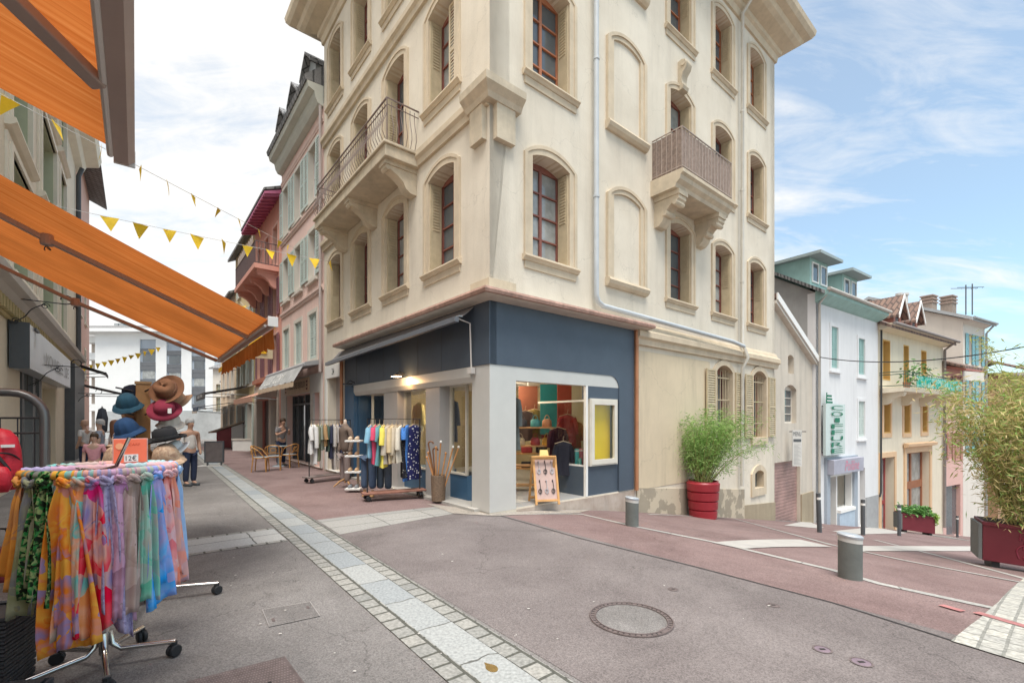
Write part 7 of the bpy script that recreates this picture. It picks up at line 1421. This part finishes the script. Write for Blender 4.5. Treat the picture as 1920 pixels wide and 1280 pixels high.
t = thing('wicker_basket', 'tall round wicker basket holding walking canes against the shop pier', 'basket', pc); q = MB()
for i in range(24): q.tube([pc + V(((.125 + .0008 * i) * math.cos(a), (.125 + .0008 * i) * math.sin(a), .012 + .0215 * i + .004 * math.sin(a * 8 + i * PI))) for a in [2 * PI * k / 24 for k in range(25)]], .0125, 5)
q.build('weave', WICK, t, smooth=60); MB().lathe([(.11, .02), (.12, .5), (.0, .4)], pc, 16).build('lining', DARK, t); CANE = mat('varnished cane', (.50, .24, .09), .4, .2, 8); CAND = mat('dark cane', (.20, .09, .04), .4, .2, 8)
for k in range(9):
    a = k * .7 + .3; l_ = (.85, .92, 1.1, .95, 1.0, 1.12, .9, 1.05, 1.08)[k]; lean = V((-.36 + .09 * k, .05 * math.sin(a * 3), 1)).normalized(); b_ = pc + V((.05 * math.cos(a), .05 * math.sin(a), .05)); tp_ = b_ + lean * l_
    t = thing('walking_cane', ['shortest honey cane leaning furthest left in the basket', 'honey cane just right of the leftmost one', 'dark cane with a crook rising in the middle left', 'second dark cane in the basket middle', 'pale cane standing nearly upright', 'longest honey cane with a white tip', 'honey cane leaning slightly right', 'cane with a white knob towards the right', 'cane leaning furthest right in the basket'][k], 'cane', b_, 0, 'walking canes in the wicker basket'); m_ = CAND if k in (2, 3) else CANE
    q = MB(); q.tube([b_, tp_], [.012, .015], 8); q.build('shaft', m_, t, smooth=50); q = MB()
    if k in (2, 3): q.tube([tp_ + V((.05 - .05 * math.cos(x), 0, .05 * math.sin(x))) for x in [i * .45 for i in range(8)]], .015, 8)
    else: q.lathe([(.016, -.01), (.024, .0), (.024, .02), (.012, .036), (0, .038)], tp_, 12)
    q.build('handle', WHITE if k in (5, 7, 8) else m_, t, smooth=50)
pa = FRR.p(1.36, .0, -.02); fa = V((.18, -.98, 0)).normalized(); t = thing('sandwich_board', 'honey wood sandwich board displaying jewellery at the shop entrance', 'sandwich board', pa); sa = V((-fa.y, fa.x, 0)); PINE = mat('honey pine', (.56, .30, .11), .5, .18, 8)
def tilted(foot, lean, w_, h_): 
    up = (V((0, 0, 1)) + lean * .32).normalized(); return lambda x, y, z=0: foot + sa * x + up * y + sa.cross(up).normalized() * z
Bf = tilted(pa + fa * .20, fa * -1, .46, .93); Bb = tilted(pa - fa * .26 - sa * .04, fa, .46, .93)
for nm, B in (('front_frame', Bf), ('rear_frame', Bb)):
    q = MB(); 
    for x0, x1, y0, y1 in ((-.24, -.20, 0, .95), (.20, .24, 0, .95), (-.20, .20, .06, .10), (-.20, .20, .90, .95)) + (((-.20, .20, .34, .37), (-.20, .20, .62, .65)) if nm == 'rear_frame' else ()): q.hexa([B(x, y, z) for z in (-.02, .02) for x, y in ((x0, y0), (x1, y0), (x1, y1), (x0, y1))])
    q.build(nm, PINE, t)
q = MB(); q.hexa([Bf(x, y, z) for z in (-.012, -.004) for x, y in ((-.2, .1), (.2, .1), (.2, .9), (-.2, .9))]); o = q.build('display_panel', mat('pink beige felt', (.50, .36, .32), .9, .1, 5), t)
SIL = mat('silver jewellery', (.55, .55, .57), .3, .2, 20, metal=.6)
for k in range(6):
    x = -.13 + .13 * (k % 3); y0 = .52 if k < 3 else .14; sg = -1 if sa.cross(V((0, 0, 1))).dot(fa) < 0 else 1; zz = .012 * sg
    q = MB(); q.tube([Bf(x, y0 + .34, zz), Bf(x + .012, y0 + .2, zz), Bf(x, y0 + .06, zz)], .006, 6); q.tube([Bf(x + .032 * math.cos(a), y0 + .12 + .04 * math.sin(a), zz) for a in [i * .6 for i in range(12)]], .007, 6); q.lathe([(.0, -.012), (.018, 0), (0, .012)], Bf(x, y0 + .32, zz), 8); q.build('pendant', SIL if k % 2 == 0 else BLACK, o)
q = MB(); q.hexa([Bf(x, y, z) for z in (-.015, .015) for x, y in ((-.09, .952), (.09, .952), (.075, 1.07), (-.075, 1.07))]); q.build('header_tag', mat('yellow tag', (.80, .60, .22), .6, .08, 4), t)
# cafe chairs, table, info board
RAT = mat('orange rattan', (.52, .25, .07), .5, .18, 10); SEAT = mat('blue grey seat', (.30, .35, .38), .7, .1, 6)
def chair(label, p, rz):
    t = thing('cafe_chair', label, 'chair', p, rz, 'rattan cafe chairs')
    q = MB(); q.lathe([(.0, .44), (.21, .44), (.22, .455), (.21, .47), (0, .475)], (0, 0, 0), 20); q.build('seat', SEAT, t, local=True, smooth=50); q = MB(); q.tube([V((.225 * math.cos(a), .225 * math.sin(a), .445)) for a in [2 * PI * i / 20 for i in range(21)]], .017, 6); q.build('seat_frame', RAT, t, local=True, smooth=50)
    for x, y, o in ((-.19, -.17, 1), (.19, -.17, 1), (-.18, .17, 1.1), (.18, .17, 1.1)): q = MB(); q.tube([V((x, y, .46)), V((x * 1.12, y * 1.15 * o, 0))], [.018, .014], 8); q.build('leg', RAT, t, local=True, smooth=50)
    q = MB(); q.tube([V((-.25 * math.cos(a * 1), .02 + .25 * math.sin(a), .68 + .14 * math.sin(a))) for a in [PI * i / 14 for i in range(15)]], .017, 8); q.tube([V((-.18, .18, .46)), V((-.16, .25, .80))], .014, 6); q.tube([V((.18, .18, .46)), V((.16, .25, .80))], .014, 6)
    q.tube([V((-.25, .02, .68)), V((-.21, -.15, .46))], .014, 6); q.tube([V((.25, .02, .68)), V((.21, -.15, .46))], .014, 6); q.tube([V((.09 * math.cos(a), .262, .66 + .07 * math.sin(a))) for a in [2 * PI * i / 14 for i in range(15)]], .010, 6); q.tube([V((-.15, .25, .56)), V((.15, .25, .56))], .010, 6); q.build('backrest', RAT, t, local=True, smooth=50); return t
c0 = chair('rattan cafe chair at the left of the little table', gnd(489, 884), R(105)); chair('rattan cafe chair seen from behind, nearest the camera', gnd(513, 881), R(205)); chair('rattan cafe chair at the right, turned away', gnd(543, 876), R(-110))
pt = gnd(522, 874); t = thing('cafe_table', 'small grey cafe table between the rattan chairs', 'table', pt); q = MB(); q.lathe([(.0, .70), (.30, .70), (.31, .72), (.30, .735), (0, .735)], pt, 24); q.build('table_top', SEAT, t, smooth=40); q = MB(); q.lathe([(.2, 0), (.18, .03), (.03, .05), (.025, .70)], pt, 16); q.build('pedestal', SEAT, t, smooth=40)
pi_ = gnd(402, 873); t = thing('notice_board', 'dark grey framed notice board on two short legs in the street', 'board', pi_); fb = Fr(pi_, V((.98, .2, 0)), V((.2, -.98, 0)))
q = MB(); q.fbox(fb, -.30, .30, .12, .86, -.03, .03); o = q.build('panel', mat('chalky brown board', (.15, .125, .12), .7, .2, 5), t, bev=.008); q = MB(); q.plate(fb, rect(-.31, .31, .11, .87), [rect(-.27, .27, .15, .83)], -.035, .036); q.build('frame', DGREY, o)
for u in (-.22, .22): q = MB(); q.fbox(fb, u - .02, u + .02, 0, .115, -.025, .025); q.build('leg', DGREY, t)
MB().fbox(fb, -.5, .3, -.01, .012, -.25, .25).build('foot_plate', mat('pale foot', (.5, .48, .45)), t)
# ---------------------------------------------------------------- people
SKIN = mat('skin', (.50, .29, .20), .6, .08, 8); SKL = mat('fair skin', (.58, .37, .28), .6, .08, 8)
def person(label, p, rz, h, top, bot, hair, skin=SKIN, sleeve=1, dress=False, pose='stand', longhair=False, lean=0.0):
    t = thing('person', label, 'person', p, rz); k = h / 1.72
    def S(x, y, z): return V((x * k, (y - lean * max(0, z - .95)) * k, z * k))
    if pose == 'stand': La, Ra = [(-.20, 0, 1.38), (-.25, .03, 1.12), (-.22, -.07, .88), (-.21, -.10, .80)], [(.20, 0, 1.38), (.25, .03, 1.12), (.22, -.07, .88), (.21, -.10, .80)]
    elif pose == 'raise': La, Ra = [(-.20, 0, 1.38), (-.24, -.08, 1.14), (-.10, -.30, 1.26), (-.06, -.34, 1.32)], [(.20, 0, 1.38), (.24, -.08, 1.14), (.10, -.30, 1.28), (.05, -.34, 1.34)]
    else: La, Ra = [(-.20, 0, 1.38), (-.31, .06, 1.14), (-.20, -.10, 1.0), (-.15, -.12, .98)], [(.20, 0, 1.38), (.25, .03, 1.12), (.23, -.05, .88), (.22, -.08, .80)]
    pts = [((0, 0, .95), (.135, .095)), ((0, 0, 1.15), (.125, .085)), ((0, 0, 1.33), (.15, .095)), ((0, 0, 1.45), (.06, .055)), ((0, -.015, 1.52), (.055, .055)), ((0, -.03, 1.60), (.078, .088)), ((0, -.02, 1.69), (.06, .07))]
    ed = [(i, i + 1) for i in range(6)]
    def limb(start, ps, rs):
        b_ = start
        for q_, r_ in zip(ps, rs): pts.append((q_, r_)); ed.append((b_, len(pts) - 1)); b_ = len(pts) - 1
    limb(2, La, (.058, .045, .036, .032)); limb(2, Ra, (.058, .045, .036, .032))
    for sg in (-1, 1): limb(0, [(.09 * sg, 0, .86), (.10 * sg, -.01, .50), (.10 * sg, .02, .10), (.10 * sg, -.10, .04)], (.088, .062, .045, .038))
    skin_body('body', skin, t, [(S(*a), tuple(x * k for x in (r if isinstance(r, tuple) else (r, r)))) for a, r in pts], ed)
    e = 1.16; tp = [((0, 0, .88 if not dress else .62), (.15, .11) if not dress else (.25, .21)), ((0, 0, 1.12), (.142, .102)), ((0, 0, 1.33), (.165, .11)), ((0, 0, 1.41), (.09, .075))]; te = [(0, 1), (1, 2), (2, 3)]
    for A in (La, Ra):
        if sleeve: b0 = len(tp); tp.append((A[0], .07)); te.append((2, b0)); mid = tuple(x + (y - x) * .75 for x, y in zip(A[0], A[1])); tp.append((mid, .062)); te.append((b0, b0 + 1))
    skin_body('dress' if dress else 'shirt', top, t, [(S(*a), tuple(x * k for x in (r if isinstance(r, tuple) else (r, r)))) for a, r in tp], te)
    if bot: skin_body('trousers', bot, t, [(S(*a), tuple(x * k for x in (r if isinstance(r, tuple) else (r, r)))) for a, r in [((0, 0, .95), (.145, .105))] + [((.09 * s_, 0, .84), .10) for s_ in (-1, 1)] + [((.10 * s_, -.01, .5), .078) for s_ in (-1, 1)] + [((.10 * s_, .02, .10), .066) for s_ in (-1, 1)]], [(0, 1), (1, 3), (3, 5), (0, 2), (2, 4), (4, 6)])
    hc = S(0, 0, 1.645); q = MB(); q.lathe([(.101 * k, -.02 * k), (.104 * k, .03 * k), (.09 * k, .085 * k), (.05 * k, .115 * k), (0, .122 * k)], hc + V((0, .008 * k, 0)), 18, None, lambda v, i, a: V((v.x * .92, v.y * 1.04, v.z - (.05 * k * max(0, math.sin(a)) if i == 0 else 0) + (.02 * k if math.sin(a) < -.4 and i == 0 else 0))))
    q.build('hair', hair, t, local=True, smooth=60)
    if longhair: q = MB(); q.lathe([(.07 * k, -.34 * k), (.10 * k, -.2 * k), (.105 * k, 0), (.09 * k, .06 * k)], hc + V((0, .04 * k, 0)), 14, None, lambda v, i, a: V((v.x, v.y * .55 + .02 * k, v.z))); q.build('long_hair', hair, t, local=True, smooth=60)
    q = MB(); q.lathe([(0, -.022 * k), (.014 * k, -.012 * k), (.008 * k, .02 * k), (0, .022 * k)], S(0, -.125, 1.60), 8); q.build('nose', skin, t, local=True, smooth=60)
    for sg in (-1, 1): q = MB(); q.lathe([(0, -.006 * k), (.010 * k, 0), (0, .006 * k)], S(.032 * sg, -.112, 1.635), 8); q.build('eye', BLACK, t, local=True)
    q = MB(); q.box(S(0, -.112, 1.555), (.042 * k, .008, .008 * k)); q.build('mouth', mat('lips', (.42, .13, .11)), t, local=True)
    for s_ in (-1, 1): q = MB(); q.box(S(.10 * s_, -.06, .035), (.09 * k, .24 * k, .07 * k)); q.build('shoe', DGREY, t, local=True, bev=.015)
    return t
HBR = mat('brown hair', (.06, .035, .02), .7, .2, 20); HGR = mat('grey hair', (.42, .41, .40), .7, .15, 20); GTS = cloth('grey shirt', (.20, .185, .185)); NVT = cloth('navy trousers', (.03, .04, .08)); WTS = cloth('white vest', (.68, .63, .58)); PKT = cloth('pink shirt', (.72, .34, .38)); WDR = cloth('white lilac dress', (.62, .57, .63))
person('man in a grey t shirt raising his hands to his face by the cafe door', gnd(527, 873), R(58), 1.68, GTS, NVT, HBR, SKIN, 1, pose='raise', lean=.16)
person('man in a white vest and navy trousers with hand on hip behind the hats', V((-7.9, 11.2, 0)), R(70), 1.62, WTS, NVT, HGR, SKIN, 0, pose='hip')
person('girl in a pink shirt standing beyond the scarf rack', V((-9.15, 10.0, 0)), R(20), 1.30, PKT, cloth('pale skirt', (.55, .48, .5)), HBR, SKL, 1)
person('woman with long hair in a white lilac dress beside the girl in pink', V((-9.2, 10.6, 0)), R(150), 1.58, WDR, None, mat('auburn hair', (.16, .07, .04), .7, .2, 20), SKL, 1, True, longhair=True)
person('grey haired man in a blue grey shirt behind the girl in pink', V((-11.1, 12.3, 0)), R(-60), 1.60, cloth('blue grey shirt', (.30, .33, .40)), NVT, HGR, SKL)
person('bald man in a pale shirt beside the dark grey pilaster', V((-13.2, 14.1, 0)), R(-80), 1.58, cloth('pale shirt', (.6, .57, .55)), NVT, SKIN, SKIN)
# terrace in the far square
pu = V((-20.2, 22.5, 0)); t = thing('parasol', 'closed dark parasol standing in the square behind the people', 'parasol', pu); q = MB(); q.lathe([(.04, .9), (.19, 1.1), (.22, 1.7), (.14, 2.15), (.0, 2.25)], pu, 14, None, lambda v, i, a: V((v.x * (1 + .15 * math.sin(6 * a)), v.y * (1 + .15 * math.sin(6 * a)), v.z))); q.build('canopy', mat('slate cloth', (.09, .10, .12)), t, smooth=60); q = MB(); q.tube([pu, pu + V((0, 0, 2.3))], .03); q.build('pole', WHITE, t)
fw_ = Fr(V((-24, 25, 0)), V((1, 0, 0)), V((0, -1, 0))); t = thing('terrace_fence', 'white terrace railing in front of the square', 'fence', fw_.p(0, 0)); q = MB()
for z in (.12, .95): q.fbox(fw_, -1, 6.5, z, z + .06, -.03, .03)
q.build('rail', WHITE, t)
for k in range(16): q = MB(); q.fbox(fw_, -1 + .5 * k, -.96 + .5 * k, 0, .95, -.02, .02); q.build('post', WHITE, t)
o = MB().fbox(Fr(V((-27, 40, 0)), V((1, 0, 0)), V((0, -1, 0))), -9, 8, -.1, 2.4, -.4, 0).build('glazed_pavilion', mat('pale glazed terrace', (.42, .45, .46), .5, .3, .5), None); tag(o, 'low pale glazed terrace pavilion at the back of the square', 'pavilion')
# ---------------------------------------------------------------- goods inside the shop
def shelf_unit(label, p, w_, zs, m, ax=V((1, 0, 0))):
    p = V((p.x, p.y, 0)); t = thing('display_shelf', label, 'shelf', p); fr = Fr(p, ax, V((ax.y, -ax.x, 0)))
    q = MB(); q.fbox(fr, -w_ / 2, -w_ / 2 + .04, .01, zs[-1] + .03, -.3, 0); q.fbox(fr, w_ / 2 - .04, w_ / 2, .01, zs[-1] + .03, -.3, 0); q.build('frame', m, t)
    for z in zs: MB().fbox(fr, -w_ / 2 + .041, w_ / 2 - .041, z, z + .03, -.3, .02).build('shelf', WOOD, t)
    return fr
BAGC = [(.50, .40, .26), (.30, .05, .05), (.55, .32, .06), (.05, .05, .06), (.06, .25, .27), (.42, .20, .10)]
rgb = random.Random(14)
def bag(label, p, c_, s_=1):
    t = thing('handbag', label, 'bag', p, 0, 'handbags on the shop shelves'); m = mat('bag %.2f %.2f %.2f' % c_, c_, .5, .15, 8); q = MB(); q.lathe([(.10 * s_, 0), (.12 * s_, .02), (.11 * s_, .15 * s_), (.07 * s_, .19 * s_), (0, .195 * s_)], p, 16, None, lambda v, i, a: V((v.x, v.y * .5, v.z))); q.build('bag', m, t, smooth=50); q = MB(); q.tube([p + V((.06 * s_ * math.cos(a), 0, .17 * s_ + .12 * s_ * math.sin(a))) for a in [PI * i / 8 for i in range(9)]], .008, 6); q.build('handle', m, t)
fs = shelf_unit('wooden shelf of handbags inside the shop door', at(1000, 788, 10.4), .95, (.10, .55, 1.0, 1.42), WOOD); names = ('cream', 'crimson', 'mustard', 'black', 'teal', 'russet')
for i, (u, z) in enumerate(((-.3, 1.03), (.05, 1.03), (.32, 1.03), (-.25, 1.45), (.05, 1.45), (.32, 1.45))): bag(names[i] + ' handbag on the shelf inside the shop door', fs.p(u, z, -.13), BAGC[i], .95)
fs = shelf_unit('dark shelf of folded clothes deeper in the shop', at(1030, 788, 12.2), 1.9, (.3, .7, 1.1, 1.5), mat('dark walnut', (.10, .05, .03), .5, .2, 5))
for i in range(12):
    p = fs.p(-.6 + .4 * (i % 4), (.33, .73, 1.13)[i // 4], -.14); c_ = [(.03, .03, .04), (.28, .04, .05), (.05, .05, .09), (.35, .2, .08)][(i * 7 + i // 4) % 4]; o = MB().box(p + V((0, 0, .08)), (.3, .22, .16)).build('folded_clothes', mat('folded %d' % ((i * 7 + i // 4) % 4), c_, .9, .2, 9), None, bev=.03); tag(o, ('black', 'wine red', 'navy', 'ochre')[(i * 7 + i // 4) % 4] + ' folded clothes on the ' + ('lowest', 'middle', 'upper')[i // 4] + ' dark shelf, ' + ('first', 'second', 'third', 'last')[i % 4] + ' along', 'clothes', 'folded clothes in the shop')
for s, t_, w_, h_, c_, lb in ((1036, 11.4, .62, 1.25, (.02, .24, .26), 'turquoise hanging panel inside the shop'), (1058, 10.9, .34, 2.2, (.30, .055, .03), 'red brown tall panel inside the shop'), (990, 12.0, .5, 1.1, (.17, .05, .025), 'rust coloured panel at the back of the shop')):
    p = at(s, 788, t_); p.z = 2.55 - h_; t = thing('hanging_banner', lb, 'panel', p); MB().fbox(Fr(p, V((1, 0, 0)), V((0, -1, 0))), -w_ / 2, w_ / 2, 2.5 - h_, 2.5, 0, .04).build('cloth_panel', mat('panel ' + lb[:6], c_, .6, .1, 3), t); q = MB(); q.tube([p + V((0, 0, h_ - .06)), p + V((0, 0, h_ + .05))], .01, 6); q.build('hook', ZINC, t)
for i, (u, c_, nm) in enumerate(((2.70, (.05, .40, .40), 'turquoise'), (2.84, (.62, .20, .25), 'coral pink'))):
    p = FRR.p(u, .62, -.42); t = thing('storage_tin', 'tall ' + nm + ' tin in the show window', 'tin', p); q = MB(); q.lathe([(.05, 0), (.052, .01), (.052, .34), (.045, .36), (0, .362)], p, 16); q.build('tin', mat('tin ' + nm, c_, .35, .05, 3), t, smooth=40); MB().lathe([(.054, .30), (.054, .33)], p, 16).build('lid_band', WHITE, t)
for i in range(3):
    p = FRR.p(2.66 + .12 * i, .62, -.30 - .1 * (i == 1)); t = thing('storage_tin', ('left', 'middle', 'right')[i] + ' small mint tin in front of the tall tins', 'tin', p); MB().lathe([(.04, 0), (.042, .01), (.042, .15), (0, .155)], p, 14).build('tin', mat('tin mint', (.12, .40, .36), .35, .05, 3), t, smooth=40)
rw = random.Random(31)
for i, (px, Y, z, c_, lb) in enumerate(((985, 11.2, 1.95, (.07, .05, .05), 'black coat hanging at the back left of the shop interior'), (1002, 11.6, 2.0, (.22, .16, .05), 'olive brown coat hanging behind the bag shelf'), (1046, 10.4, 1.55, (.05, .012, .02), 'wine dark blouse hanging by the red brown banner'), (1064, 10.5, 1.85, (.30, .03, .03), 'scarlet dress hanging in the right show window'), (1076, 10.6, 1.7, (.20, .05, .02), 'rust jacket hanging in the right show window'), (1056, 10.0, 1.25, (.02, .02, .03), 'short black top hanging low in the right show window'))):
    q_ = at(px, 788, Y); q_.z = z; garment(lb, q_, V((.1, -1, 0)), .36, .75, cloth('inside %d' % i, c_), rw, .35, 'garment', 'clothes hanging inside the shop', 'hanging_garment')
for i, (tt, s, c_, ln, lb) in enumerate(((.78, 1.15, (.16, .18, .17), 1.1, 'dark green coat in the angled left show window'), (1.0, 1.0, (.40, .37, .30), 1.0, 'grey linen coat in the angled left show window'), (1.45, .9, (.50, .42, .22), .9, 'olive yellow coat in the left show window'), (2.7, .9, (.03, .05, .10), 1.0, 'navy jacket in the middle show window'), (3.3, .8, (.10, .13, .16), .9, 'slate jacket in the middle show window'), (5.1, .9, (.45, .16, .15), .6, 'coral top in the far show window'), (4.85, 1.2, (.40, .34, .16), .8, 'ochre blouse in the far show window'))):
    garment(lb, FRL.p(tt, 2.2, -s), NL, .46, ln, cloth('coat %d' % i, c_), rw, .5, 'coat', 'coats hanging in the left show windows', 'coat'); 
    q = MB(); q.tube([FRL.p(tt, 2.2, -s), FRL.p(tt, 2.6, -s)], .004, 4); o = q.build('hanging_wire', ZINC, None); tag(o, 'thin wire from which the ' + ' '.join(lb.split()[:3]) + ' hangs', 'wire', 'hanging wires in the show windows')
for i, (tt, c_, lb) in enumerate(((.95, (.70, .50, .08), 'mustard cushion on the show window floor'), (.75, (.60, .28, .30), 'pink cushion on the show window floor'), (1.3, (.45, .40, .33), 'linen cushion on the show window floor'))):
    o = MB().lathe([(0, -.09), (.13, -.07), (.19, 0), (.13, .07), (0, .09)], FRL.p(tt, .58, -.80 if i < 2 else -.55), 16).build('cushion', mat('cushion %d' % i, c_, .9, .15, 9), None, smooth=60); tag(o, lb, 'cushion', 'cushions in the show window')
